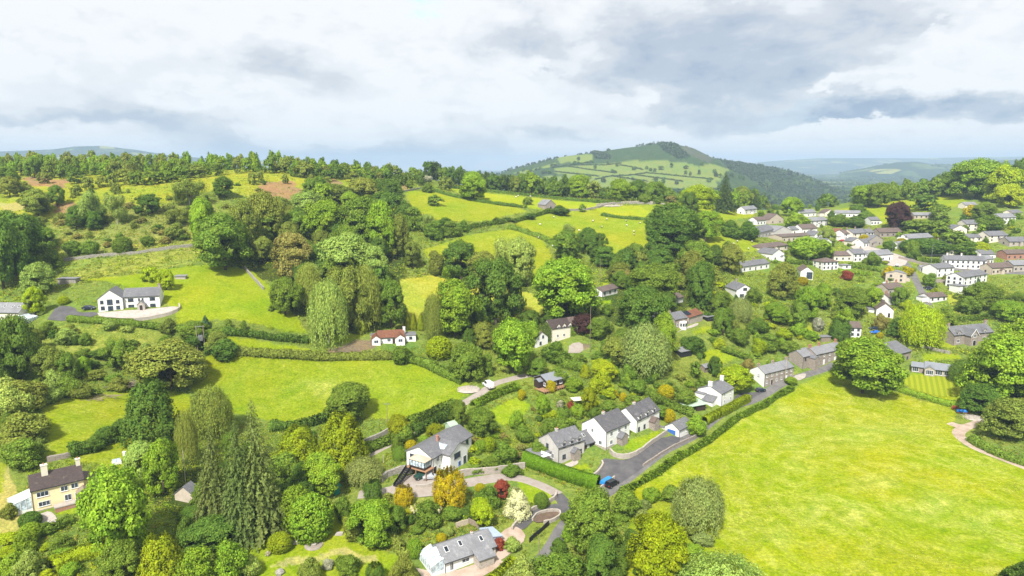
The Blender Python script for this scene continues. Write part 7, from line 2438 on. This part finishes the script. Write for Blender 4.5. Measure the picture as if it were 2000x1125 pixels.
def scatter_poly(poly, n):
    P = np.array(poly)
    out = []
    while sum(map(len, out)) < n:
        x = rng.uniform(P[:, 0].min(), P[:, 0].max(), n * 2)
        y = rng.uniform(P[:, 1].min(), P[:, 1].max(), n * 2)
        g = inside(x, y, poly)
        out.append(np.stack([x[g], y[g]], -1))
    return np.concatenate(out)[:n]


# rough growth wherever the ground is neither field, lawn, road nor house
rng = np.random.default_rng(99)
K_ = 90000
ang = R(1) * rng.uniform(-40, 40, K_)
rad = np.exp(rng.uniform(math.log(128), math.log(640), K_))
X, Y = np.sin(ang) * rad, np.cos(ang) * rad
ok = np.ones(K_, bool)
ROUGHY = ('rough', 'woodfloor', 'bracken', 'heath', 'moor')
for k, poly in POLYS:
    g = inside(X, Y, poly)
    if k not in ROUGHY and k not in ('palegrass', 'buttercup', 'darkgrass'): ok &= ~g
    if k == 'moor': ok &= ~(g & (rng.random(K_) < .75))
    if k == 'rough': ok &= ~(g & (rng.random(K_) < .45))
    if k == 'bracken': ok &= ~(g & (rng.random(K_) < .6))
for o in list(COL.objects):
    if o.get('kind') == 'structure' and o.name != 'ground' and o.type == 'MESH':
        n = len(o.data.vertices)
        co = np.empty(n * 3, np.float32)
        o.data.vertices.foreach_get('co', co)
        co = co.reshape(-1, 3)[:, :2]
        if n > 400: co = co[::2]
        mn, mx = co.min(0) - 3, co.max(0) + 3
        idx = np.where(ok & (X > mn[0]) & (X < mx[0]) & (Y > mn[1]) & (Y < mx[1]))[0]
        if len(idx):
            dd = ((np.stack([X[idx], Y[idx]], -1)[:, None] - co[None]) ** 2).sum(-1).min(1)
            ok[idx[dd < 2.2 ** 2]] = False
for o in HOUSES:
    x0, x1, y0, y1 = 1e9, -1e9, 1e9, -1e9
    for ch in o.children:
        if ch.type != 'MESH' or ch.name.split('.')[0] in ('deck', 'outside_stairs'): continue
        bb = np.array(ch.bound_box)
        x0, x1, y0, y1 = min(x0, bb[:, 0].min()), max(x1, bb[:, 0].max()), min(y0, bb[:, 1].min()), max(y1, bb[:, 1].max())
    a = o.rotation_euler.z
    lx = (X - o.location.x) * math.cos(a) + (Y - o.location.y) * math.sin(a)
    ly = -(X - o.location.x) * math.sin(a) + (Y - o.location.y) * math.cos(a)
    ok &= ~((lx > x0 - 1.0) & (lx < x1 + 1.0) & (ly > y0 - 2.2) & (ly < y1 + 1))
    o['foot'] = [x0, x1, y0, y1]
keep = np.where(ok)[0]
X, Y, rad = X[keep], Y[keep], rad[keep]
vis = np.zeros(len(X))
sz = rad / 200
hs = (.3 + .9 * rng.random(len(X)) ** 2.5) * np.clip(sz, .7, 2.2)
ws = (.9 + 1.6 * rng.random(len(X))) * np.clip(sz, .7, 2.2)
patch = np.sin(X * .045 + 1.7 * np.sin(Y * .031)) * np.sin(Y * .052 + 1.3 * np.sin(X * .037))
pal = np.array([COLR['mid'], COLR['bright'], COLR['olive'], COLR['dark'], COLR['lime'], COLR['pale'], COLR['brown']])
w = np.stack([.9 + 0 * patch, .7 + patch * .6, .6 - patch * .4, .35 - patch * .3, .22 + patch * .2, .2 + 0 * patch, .12 - .1 * patch], -1).clip(.02)
w /= w.sum(1, keepdims=True)
ci = (rng.random(len(X))[:, None] > w.cumsum(1)).sum(1).clip(0, 6)
cols = pal[ci] * np.array([1.5, 1.4, .75]) * (.85 + .3 * rng.random((len(X), 1)))
near = rad < 330
blob_mass('undergrowth', np.stack([X, Y, height(X, Y)], -1)[near], hs[near], ws[near], 22, .125, cols[near])
blob_mass('moorland_scrub', np.stack([X, Y, height(X, Y)], -1)[~near], hs[~near], ws[~near], 14, .26, cols[~near])
print('undergrowth', near.sum(), (~near).sum())
# standing grass in the fields: single blades and seed heads
def grass_mass(name, kinds, n, rmax, seed):
    global rng
    rng = np.random.default_rng(seed)
    P = []
    for k, poly in POLYS:
        if k not in kinds: continue
        q = np.array(poly)
        area = np.ptp(q[:, 0]) * np.ptp(q[:, 1])
        m = int(min(n, area * 3.2))
        x, y = rng.uniform(q[:, 0].min(), q[:, 0].max(), m), rng.uniform(q[:, 1].min(), q[:, 1].max(), m)
        g = inside(x, y, poly) & (np.hypot(x, y) < rmax) & (np.abs(x) < y * .82)
        P.append(np.stack([x[g], y[g]], -1))
    P = np.concatenate(P)
    x, y = P[:, 0], P[:, 1]
    s1 = np.sin(x * .09 + 2.2 * np.sin(y * .07) + .5) * np.sin(y * .11 + 2.0 * np.sin(x * .06)) + .6 * np.sin(x * .31 + y * .23 + 2 * np.sin(y * .19)) * np.sin(y * .27 - x * .13)
    keep = rng.random(len(P)) < np.clip(.35 + .55 * s1, .10, 1)
    P, s1 = P[keep], s1[keep]
    k = len(P)
    z = height(P[:, 0], P[:, 1])
    c = np.c_[P, z + .16 + .18 * rng.random(k)]
    nr = np.stack([rng.normal(size=k) * .5, -.55 + rng.normal(size=k) * .4, .75 + 0 * z], -1)
    v, q, s = leaf_quads(c, nr, .07 + .10 * rng.random(k), .45, np.tile([0, -.15, 1.0], (k, 1)) + rng.normal(size=(k, 3)) * .25)
    straw = (rng.random(k) < np.clip(.25 + .5 * s1, .05, .8))[:, None]
    col = np.where(straw, np.array([.38, .385, .10]), np.array([.25, .31, .03])) * rng.uniform(.75, 1.25, (k, 1))
    me = np_mesh(name, v, q, M['leaf_attr'], s)
    at = me.attributes.new('tint', 'FLOAT_COLOR', 'POINT')
    cc = np.repeat(col, 4, 0)
    at.data.foreach_set('color', np.c_[cc, np.ones(len(cc))].astype(np.float32).ravel())
    tag(link(name, me), kind='stuff')
    print(name, k)


grass_mass('meadow_grass', ('meadow',), 260000, 330, 31)
grass_mass('pasture_grass', ('pasture', 'rough', 'dry', 'straw'), 40000, 480, 32)
# woods on the far hill and across the plain
rng = np.random.default_rng(5)
pts = []
for k, poly in HPOLYS:
    if k == 'hillwood': pts.append(scatter_poly(poly, 300))
a1 = at_dist(1420, 2150); a2 = at_dist(1640, 2150)
pts.append(np.stack([rng.uniform(a1.x, a2.x + 60, 900), rng.uniform(1900, 2350, 900)], -1))
a1 = at_dist(1000, 1700); a2 = at_dist(1560, 1700)
q = np.stack([rng.uniform(a1.x - 60, a2.x, 500), rng.uniform(1280, 1560, 500)], -1)
pts.append(q)
sil_x = np.interp(np.linspace(0, 1, 260), np.linspace(0, 1, len(_hx)), _hx)
pts.append(np.stack([sil_x + rng.normal(size=260) * 4, HD + 30 + rng.normal(size=260) * 25], -1)[(rng.random(260) < .3) | (sil_x < at_dist(1087, HD).x)])
P2 = np.concatenate(pts)
z = height(P2[:, 0], P2[:, 1])
k = len(P2)
blob_mass('hill_wood', np.c_[P2, z], rng.uniform(5, 11, k), rng.uniform(8, 15, k), 22, 2.2, np.array([.075, .11, .055])[None] * rng.uniform(.85, 1.3, (k, 1)))
# distant woods and hedgerows of the valley plain
pts = []
for i in range(260):
    d = math.exp(rng.uniform(math.log(1500), math.log(8500)))
    u = rng.uniform(1380, 2050) if rng.random() < .8 else rng.uniform(980, 1400)
    x = (u - 1000) / F * d
    if far_height(np.array([x]), np.array([d]))[0] > 25 and d < 3000: continue
    L = rng.uniform(40, 300) * (d / 3000) ** .5
    th = rng.normal() * .35
    n = int(L / 10)
    t = np.linspace(-.5, .5, max(3, n)) * L
    pts.append(np.stack([x + t * math.cos(th) + rng.normal(size=len(t)) * 6, d + t * math.sin(th) + rng.normal(size=len(t)) * 6], -1))
P2 = np.concatenate(pts)
z = height(P2[:, 0], P2[:, 1])
k = len(P2)
blob_mass('valley_woodland', np.c_[P2, z], rng.uniform(7, 14, k), rng.uniform(12, 22, k), 16, 4.0, np.array(COLR['dark'])[None] * rng.uniform(.7, 1.3, (k, 1)))
print('far', k)

# climbers on the ivy clad house
o, L, W, Hh, rise = IVY
rng = np.random.default_rng(3)


def climber(name, pts, nrm, colour):
    v, q, s = leaf_quads(pts, np.tile(nrm, (len(pts), 1)) + rng.normal(size=pts.shape) * .4, .22 * (.6 + .8 * rng.random(len(pts))), .75)
    ob = link(name, np_mesh(name, v, q, M['leaf'], s), o)
    ob.color = (*COLR[colour], 1)


y = rng.uniform(0, W, 1500)
z = rng.uniform(-.5, 1, 1500) * 0 + rng.uniform(-.5, Hh + rise * .8, 1500)
ok = z < Hh + rise * (1 - np.abs(y - W / 2) / (W / 2)) * .9
climber('ivy', np.stack([-.12 - .12 * rng.random(1500), y, z], -1)[ok], np.array([-1, 0, .3]), 'mid')
x = rng.uniform(L * .68, L * .9, 900)
climber('ivy', np.stack([x, -.12 - .15 * rng.random(900), rng.uniform(-.5, Hh + .2, 900)], -1), np.array([0, -1, .3]), 'bright')

# pampas grass: arching leaves and cream plumes
for (u, v, lab) in ((812, 1012, 'left clump of pampas grass with cream plumes, below the orange golden shrub'), (855, 1014, 'right clump of pampas grass with cream plumes, below the orange golden shrub')):
    p = cast(u, v)
    o = empty('pampas_grass', p)
    tag(o, lab, 'grass plant', 'clumps of pampas grass')
    rng = np.random.default_rng(int(u))
    c, n, sz = [], [], []
    for i in range(160):
        a = rng.uniform(0, 6.28)
        t = np.linspace(.1, 1, 6)
        rr = rng.uniform(.6, 1.5)
        c.append(np.stack([np.cos(a) * rr * t, np.sin(a) * rr * t, 1.5 * t - .9 * t ** 2.2 * rng.uniform(.7, 1.2)], -1))
        n.append(np.tile([math.cos(a) * .5, math.sin(a) * .5, 1], (6, 1)))
    c, n = np.concatenate(c), np.concatenate(n)
    vv, q, s = leaf_quads(c, n + rng.normal(size=c.shape) * .2, np.full(len(c), .16), .5)
    lf = link('leaves', np_mesh('leaves', vv, q, M['leaf'], s), o)
    lf.color = (*COLR['mid'], 1)
    for i in range(9):
        a = rng.uniform(0, 6.28)
        tp = np.array([math.cos(a) * rng.uniform(.4, 1.3), math.sin(a) * rng.uniform(.4, 1.3), rng.uniform(2.0, 2.9)])
        t = rng.random(60)
        c = tp[None] * (1 + .0 * t[:, None]) + np.outer(t - .5, np.array([tp[0] * .35, tp[1] * .35, .95])) + rng.normal(size=(60, 3)) * .09
        vv, q, s = leaf_quads(c, np.tile([tp[0], tp[1] - .6, .5], (60, 1)) + rng.normal(size=c.shape) * .4, np.full(60, .11), .6)
        lf = link('plume', np_mesh('plume', vv, q, M['leaf'], s), o)
        lf.color = (*COLR['cream'], 1)

# sheep in the upper fields
sheep_proto = None
sr = random.Random(8)
for i in range(26):
    u, v = (sr.uniform(1030, 1250), sr.uniform(425, 485)) if i < 17 else ((sr.uniform(990, 1080), sr.uniform(384, 402)) if i < 22 else (sr.uniform(1420, 1470), sr.uniform(470, 490)))
    p = cast(u, v)
    if sheep_proto is None:
        o = empty('sheep', p, 0)
        b = MB()
        b.lathe([(.16, -.62), (.34, -.45), (.40, 0), (.36, .4), (.16, .6)], 10)
        b.v = [(z, x, y + .78) for x, y, z in b.v]
        b.build('body', M['wool'], o, smooth=True)
        b = MB()
        b.lathe([(.07, 0), (.13, .1), (.15, .25), (.06, .42)], 8)
        b.v = [(.98 - z * .9, x, y + .95 + z * .25) for x, y, z in b.v]
        b.build('head', M['darkface'], o, smooth=True)
        for x in (-.38, .38):
            for y in (-.17, .17):
                b = MB(); b.tube((x, y, -.02), (x, y, .55), .045, .06, 6); b.build('leg', M['darkface'], o)
        sheep_proto = o
    else:
        o = sheep_proto.copy(); COL.objects.link(o)
        for ch in sheep_proto.children:
            c = ch.copy(); COL.objects.link(c); c.parent = o
    o.location = p
    o.rotation_euler.z = sr.uniform(0, 6.28)
    o.scale = (1.15,) * 3
    tag(o, 'white sheep grazing in the sheep field below the barn' if i < 17 else ('white sheep grazing in the field beside the little field barn' if i < 22 else 'white sheep grazing in the small field left of the village'), 'sheep', 'sheep grazing in the fields')


# ------------------------------------------------------------------ past 300 of a kind: the smallest in view become one mass
def proto_arrays(me):
    n = len(me.vertices)
    co = np.empty(n * 3, np.float32); me.vertices.foreach_get('co', co)
    no = np.empty(len(me.loops) * 3, np.float32); me.corner_normals.foreach_get('vector', no)
    return co.reshape(-1, 3), no.reshape(-1, 3)


def mass_rest(kinds, name, keep=290):
    L = [d for d in PLANTS if d['kind'] in kinds]
    L.sort(key=lambda d: -d['hp'] * d['w'] * F / depth(d['p']))
    rest = L[keep:]
    if not rest: return
    V, S, C = [], [], []
    cache = {}
    for d in rest:
        o = d['o']
        cr = o if o.type == 'MESH' else [c for c in o.children if c.name.split('.')[0] in ('crown', 'leaves')][0]
        if cr.data.name not in cache:
            co, no = proto_arrays(cr.data)
            nq = len(co) // 4
            st = max(1, nq // 1500)              # small in view: fewer, larger leaves
            q4 = co.reshape(-1, 4, 3)[::st]
            mid = q4.mean(1, keepdims=True)
            cache[cr.data.name] = ((mid + (q4 - mid) * min(2.2, st ** .5)).reshape(-1, 3), no.reshape(-1, 4, 3)[::st].reshape(-1, 3))
        co, no = cache[cr.data.name]
        a = o.rotation_euler.z
        rot = np.array([[math.cos(a), -math.sin(a), 0], [math.sin(a), math.cos(a), 0], [0, 0, 1]])
        V.append((co * np.array([d['w'], d['w'], d['h']])) @ rot.T + np.array(o.location))
        S.append(unit(no / np.array([d['w'], d['w'], d['h']])) @ rot.T)
        C.append(np.tile(np.array(cr.color[:3]), (len(co), 1)))
        for c in list(o.children): bpy.data.objects.remove(c)
        bpy.data.objects.remove(o)
        PLANTS.remove(d)
    V, S, C = np.concatenate(V), np.concatenate(S), np.concatenate(C)
    me = np_mesh(name, V, np.arange(len(V)).reshape(-1, 4), M['leaf_attr'], S)
    at = me.attributes.new('tint', 'FLOAT_COLOR', 'POINT')
    at.data.foreach_set('color', np.c_[C, np.ones(len(C))].astype(np.float32).ravel())
    tag(link(name, me), kind='stuff')
    print(name, len(rest), len(V))


mass_rest('B', 'woodland')
mass_rest('L', 'young_woodland')
mass_rest('S', 'bushes')

# ------------------------------------------------------------------ labels: each plant said by its look and what it stands by
ORD = ['first', 'second', 'third', 'fourth', 'fifth', 'sixth', 'seventh', 'eighth', 'ninth', 'tenth']
NUM = ['none', 'one', 'two', 'three', 'four', 'five', 'six', 'seven', 'eight', 'nine', 'ten']
groups = {}
for d in PLANTS:
    o = d['o']
    if d['shared']:
        o['label'] = d['shared']
        o['group'] = d['shared'].split(' in the ')[-1] if False else 'plants: ' + ' '.join(d['shared'].split()[-6:])
        continue
    o['group'] = d['group']
    size = ('huge' if d['hp'] > 110 else 'tall' if d['hp'] > 62 else '') if d['kind'] in 'BWCGD' else ('large' if d['w'] > 7 else 'small' if d['w'] < 2.4 else '')
    best = min(LANDMARKS, key=lambda l: math.hypot(l[1] - d['u'], (l[2] - d['v']) * 1.5))
    du, dv = d['u'] - best[1], d['v'] - best[2]
    dist = math.hypot(du, dv)
    if d['v'] < 372 and d['u'] < 860 and dist > 120:
        rel = 'on the moor' if d['u'] < 560 else 'on the brow above the wood'
    elif d['u'] < 130 and d['v'] < 560 and dist > 120:
        rel = 'on the far left slope'
    elif abs(du) > abs(dv) * 1.3: rel = ('right of ' if du > 0 else 'left of ') + best[0]
    else: rel = ('in front of ' if dv > 0 else 'behind ') + best[0]
    base = ' '.join(x for x in (size, TONE[d['colour']], d['word'], rel) if x)
    groups.setdefault(base, []).append(d)
for base, L in groups.items():
    L.sort(key=lambda d: d['u'])
    n = len(L)
    for i, d in enumerate(L):
        if n == 1: s = base
        elif n == 2: s = base + ', ' + ('left one' if i == 0 else 'right one') + ' of two'
        elif i == 0: s = base + ', leftmost of ' + (NUM[n] if n <= 10 else 'several')
        elif i == n - 1: s = base + ', rightmost of ' + (NUM[n] if n <= 10 else 'several')
        else: s = base + ', ' + (ORD[i] if i < 10 else str(i + 1) + 'th') + ' from left'
        if len(s.split()) > 16 and s.split()[0] in ('huge', 'tall', 'large', 'small'): s = ' '.join(s.split()[1:])
        s = s.replace('the white house with three dormers', 'the three dormer house') if len(s.split()) > 16 else s
        s = s.replace('bungalow with three skylights', 'skylit bungalow') if len(s.split()) > 16 else s
        s = s.replace('white house with a brown roof', 'brown roofed house').replace('white cottage left of the village', 'lone white cottage') if len(s.split()) > 16 else s
        w_ = s.split()
        if len(w_) > 16: s = ' '.join(w_[:16]).rstrip(','); print('LONG', s)
        d['o']['label'] = s


# ------------------------------------------------------------------ sky, sun and air
SUN_EL, SUN_FROM = 48.0, Vector((-.30, -.95, 0)).normalized()
sun = bpy.data.lights.new('sun', 'SUN')
sun.energy = 2.5
sun.angle = R(5)
sun.color = (1.0, .965, .90)
so = bpy.data.objects.new('sun', sun)
COL.objects.link(so)
sd = Vector((SUN_FROM.x * math.cos(R(SUN_EL)), SUN_FROM.y * math.cos(R(SUN_EL)), math.sin(R(SUN_EL))))
so.rotation_euler = (-sd).to_track_quat('-Z', 'Y').to_euler()

EXPO = 1.5
HAZE = 1.35e-4
world = bpy.data.worlds.new('World')
SC.world = world
world.use_nodes = True
nt = world.node_tree
ns, ls = nt.nodes, nt.links
ns.clear()
STR = .1
geo = N(ns, 'ShaderNodeTexCoord')
sky = N(ns, 'ShaderNodeTexSky')
sky.sky_type = 'NISHITA'
sky.sun_disc = False
sky.sun_elevation = R(SUN_EL)
sky.sun_rotation = math.atan2(SUN_FROM.x, SUN_FROM.y)
sky.altitude = 200
sep = N(ns, 'ShaderNodeSeparateXYZ')
ls.new(geo.outputs['Generated'], sep.inputs[0])


def mth(op, a, b=None, c=None):
    n = N(ns, 'ShaderNodeMath', operation=op)
    for i, v in enumerate((a, b, c)):
        if v is None: continue
        if isinstance(v, (int, float)): n.inputs[i].default_value = v
        else: ls.new(v, n.inputs[i])
    return n.outputs[0]


az = mth('ARCTAN2', sep.outputs[0], sep.outputs[1])
el = mth('ARCSINE', sep.outputs[2])
cb = N(ns, 'ShaderNodeCombineXYZ')
ls.new(az, cb.inputs[0])
ls.new(mth('MULTIPLY', el, 1.9), cb.inputs[1])
AE = cb.outputs[0]


def fbm(scale, detail, rough, off=(0, 0, 0), dist=0.0):
    mp = N(ns, 'ShaderNodeMapping')
    mp.inputs['Location'].default_value = off
    ls.new(AE, mp.inputs[0])
    n = N(ns, 'ShaderNodeTexNoise')
    n.inputs['Scale'].default_value = scale
    n.inputs['Detail'].default_value = detail
    n.inputs['Roughness'].default_value = rough
    n.inputs['Distortion'].default_value = dist
    ls.new(mp.outputs[0], n.inputs['Vector'])
    return n


w1 = fbm(4.5, 6, .60, (3.1, 1.7, 0))
w2 = fbm(16, 5, .6, (1.1, 5.7, 0))
vm = N(ns, 'ShaderNodeVectorMath', operation='SUBTRACT')
ls.new(w1.outputs['Color'], vm.inputs[0])
vm.inputs[1].default_value = (.5, .5, .5)
vs_ = N(ns, 'ShaderNodeVectorMath', operation='SCALE')
ls.new(vm.outputs[0], vs_.inputs[0])
vs_.inputs['Scale'].default_value = .26
va = N(ns, 'ShaderNodeVectorMath', operation='ADD')
ls.new(AE, va.inputs[0])
ls.new(vs_.outputs[0], va.inputs[1])
vm2 = N(ns, 'ShaderNodeVectorMath', operation='SUBTRACT')
ls.new(w2.outputs['Color'], vm2.inputs[0])
vm2.inputs[1].default_value = (.5, .5, .5)
vs2 = N(ns, 'ShaderNodeVectorMath', operation='SCALE')
ls.new(vm2.outputs[0], vs2.inputs[0])
vs2.inputs['Scale'].default_value = .10
va2 = N(ns, 'ShaderNodeVectorMath', operation='ADD')
ls.new(va.outputs[0], va2.inputs[0])
ls.new(vs2.outputs[0], va2.inputs[1])
WARP = va2.outputs[0]


def blob(u, v, su, sv, amp):
    a, b = ray(u, v)
    A = math.atan2(a, 1)
    E = math.asin(b / math.sqrt(1 + a * a + b * b))
    s = N(ns, 'ShaderNodeVectorMath', operation='SUBTRACT')
    ls.new(WARP, s.inputs[0])
    s.inputs[1].default_value = (A, E * 1.9, 0)
    m = N(ns, 'ShaderNodeVectorMath', operation='MULTIPLY')
    ls.new(s.outputs[0], m.inputs[0])
    m.inputs[1].default_value = (F / su, F / sv / 1.9, 0)
    d = N(ns, 'ShaderNodeVectorMath', operation='DOT_PRODUCT')
    ls.new(m.outputs[0], d.inputs[0])
    ls.new(m.outputs[0], d.inputs[1])
    return mth('MULTIPLY', mth('POWER', 2.718, mth('MULTIPLY', d.outputs['Value'], -1.0)), amp)


def total(bl, start):
    for x in bl:
        start = mth('ADD', start, blob(*x))
    return start


n1 = fbm(3.2, 7, .58, (7.3, 2.2, 0), .3)
n2 = fbm(11, 5, .6, (2.3, 9.2, 0), .2)
# brightness of the cloud deck: 1 sunlit white, 0 slate underside
B0 = mth('ADD', mth('MULTIPLY', mth('SUBTRACT', n1.outputs['Fac'], .5), 1.55), mth('MULTIPLY', mth('SUBTRACT', n2.outputs['Fac'], .5), 1.0))
BR = total([(120, 60, 330, 120, .22), (700, 40, 200, 70, .15), (560, 222, 70, 38, .75), (690, 232, 80, 28, .65), (350, 195, 80, 22, .50), (880, 180, 150, 70, .42), (1950, 90, 120, 110, .6), (1330, 70, 90, 60, .15), (1700, 270, 450, 28, .40), (1350, 255, 260, 22, .26),
            (1100, 300, 160, 22, .25), (1650, 165, 130, 25, .22), (1230, 190, 160, 30, .22), (100, 275, 200, 16, .28),
            (1300, 90, 200, 70, -.46), (1650, 60, 260, 80, -.36), (1480, 160, 200, 40, -.45), (1800, 212, 330, 22, -.85), (1600, 235, 120, 10, -.55), (420, 130, 240, 60, -.12), (250, 225, 260, 35, -.28), (520, 275, 330, 26, -.45), (800, 300, 260, 22, -.40),
            (1130, 262, 110, 12, -.40), (150, 150, 160, 40, -.25), (480, 120, 120, 40, -.25), (800, 235, 120, 18, -.3), (1010, 60, 80, 40, -.25), (60, 245, 200, 14, -.3), (1000, 330, 420, 12, .05)], mth('ADD', B0, .79))
# sunlit cumulus with firm, billowing edges in front of the grey deck
n3 = fbm(9, 8, .62, (5.3, 1.2, 0), .15)
n4 = fbm(20, 6, .62, (8.3, 4.2, 0), .1)
CU = total([(555, 215, 80, 36, .75), (690, 235, 90, 26, .7), (350, 197, 80, 20, .7), (890, 165, 120, 60, .55), (1360, 258, 200, 18, .6), (1750, 265, 420, 24, .75), (1960, 80, 110, 90, .7), (1640, 166, 110, 20, .55), (1090, 302, 120, 14, .55),
            (730, 105, 120, 42, .5), (130, 60, 200, 80, .5), (600, 30, 130, 40, .45), (1220, 190, 130, 22, .5), (1060, 130, 60, 60, .4)], mth('MULTIPLY', mth('SUBTRACT', n3.outputs['Fac'], .5), 1.7))
mk = N(ns, 'ShaderNodeMapRange')
mk.interpolation_type = 'SMOOTHSTEP'
mk.inputs['From Min'].default_value = .33
mk.inputs['From Max'].default_value = .47
ls.new(CU, mk.inputs['Value'])
lit = mth('ADD', mth('ADD', .90, mth('MULTIPLY', mth('SUBTRACT', n4.outputs['Fac'], .5), .8)), mth('MULTIPLY', mth('SUBTRACT', CU, .75), .25))
mb_ = N(ns, 'ShaderNodeMix')
ls.new(mth('MULTIPLY', mk.outputs[0], .95), mb_.inputs[0])
ls.new(BR, mb_.inputs[2])
ls.new(lit, mb_.inputs[3])
BR = mb_.outputs[0]
cr = N(ns, 'ShaderNodeValToRGB')
cr.color_ramp.interpolation = 'EASE'
els = cr.color_ramp.elements


def lin(c):
    return tuple(((x / 255) / 12.92 if x / 255 <= .04045 else ((x / 255 + .055) / 1.055) ** 2.4) for x in c)


stops = [(.0, (146, 164, 190)), (.28, (188, 198, 212)), (.52, (217, 221, 227)), (.74, (243, 244, 246)), (.92, (255, 255, 255))]
els[0].position, els[1].position = stops[0][0], stops[-1][0]
while len(els) < len(stops): els.new(.5)
for e_, (p_, c_) in zip(els, stops):
    e_.position = p_
    e_.color = (*lin(c_), 1)
ls.new(BR, cr.inputs[0])
sc_ = N(ns, 'ShaderNodeVectorMath', operation='SCALE')
ls.new(cr.outputs[0], sc_.inputs[0])
sc_.inputs['Scale'].default_value = 1.0 / (2 ** EXPO) / STR
# holes where the blue shows
HOLE = total([(800, -6, 30, 10, 1.0), (835, 30, 14, 8, .5), (1520, 222, 40, 20, .12)], 0.0)
mixs = N(ns, 'ShaderNodeMix', data_type='RGBA')
ls.new(mth('MINIMUM', mth('ADD', HOLE, .04), 1.0), mixs.inputs[0])
ls.new(sc_.outputs[0], mixs.inputs[6])
ls.new(sky.outputs[0], mixs.inputs[7])
bg = N(ns, 'ShaderNodeBackground')
bg.inputs['Strength'].default_value = STR
ls.new(mixs.outputs[2], bg.inputs[0])
wo = N(ns, 'ShaderNodeOutputWorld')
ls.new(bg.outputs[0], wo.inputs[0])

# air between here and the far hills
m, hnt, hns, hls = new_mat('haze')
pv = N(hns, 'ShaderNodeVolumePrincipled')
pv.inputs['Color'].default_value = (.58, .78, 1.0, 1)
pv.inputs['Density'].default_value = HAZE
pv.inputs['Anisotropy'].default_value = 0
ho = N(hns, 'ShaderNodeOutputMaterial')
hls.new(pv.outputs[0], ho.inputs['Volume'])
if HAZE > 0:
    b = MB()
    b.box(-17000, 17000, -17000, 17000, -60, 330)
    tag(b.build('haze', m), kind='stuff')

SC.view_settings.view_transform = 'Standard'
SC.view_settings.look = 'None'
SC.view_settings.exposure = EXPO
SC.view_settings.gamma = 1
SC.view_settings.use_curve_mapping = False
cy = SC.cycles
cy.max_bounces = 5
cy.diffuse_bounces = 2
cy.glossy_bounces = 2
cy.transmission_bounces = 2
cy.volume_bounces = 0
cy.transparent_max_bounces = 4
cy.use_denoising = True
cy.caustics_reflective = False
cy.caustics_refractive = False
print('objects', len(COL.objects), 'plants', len(PLANTS))
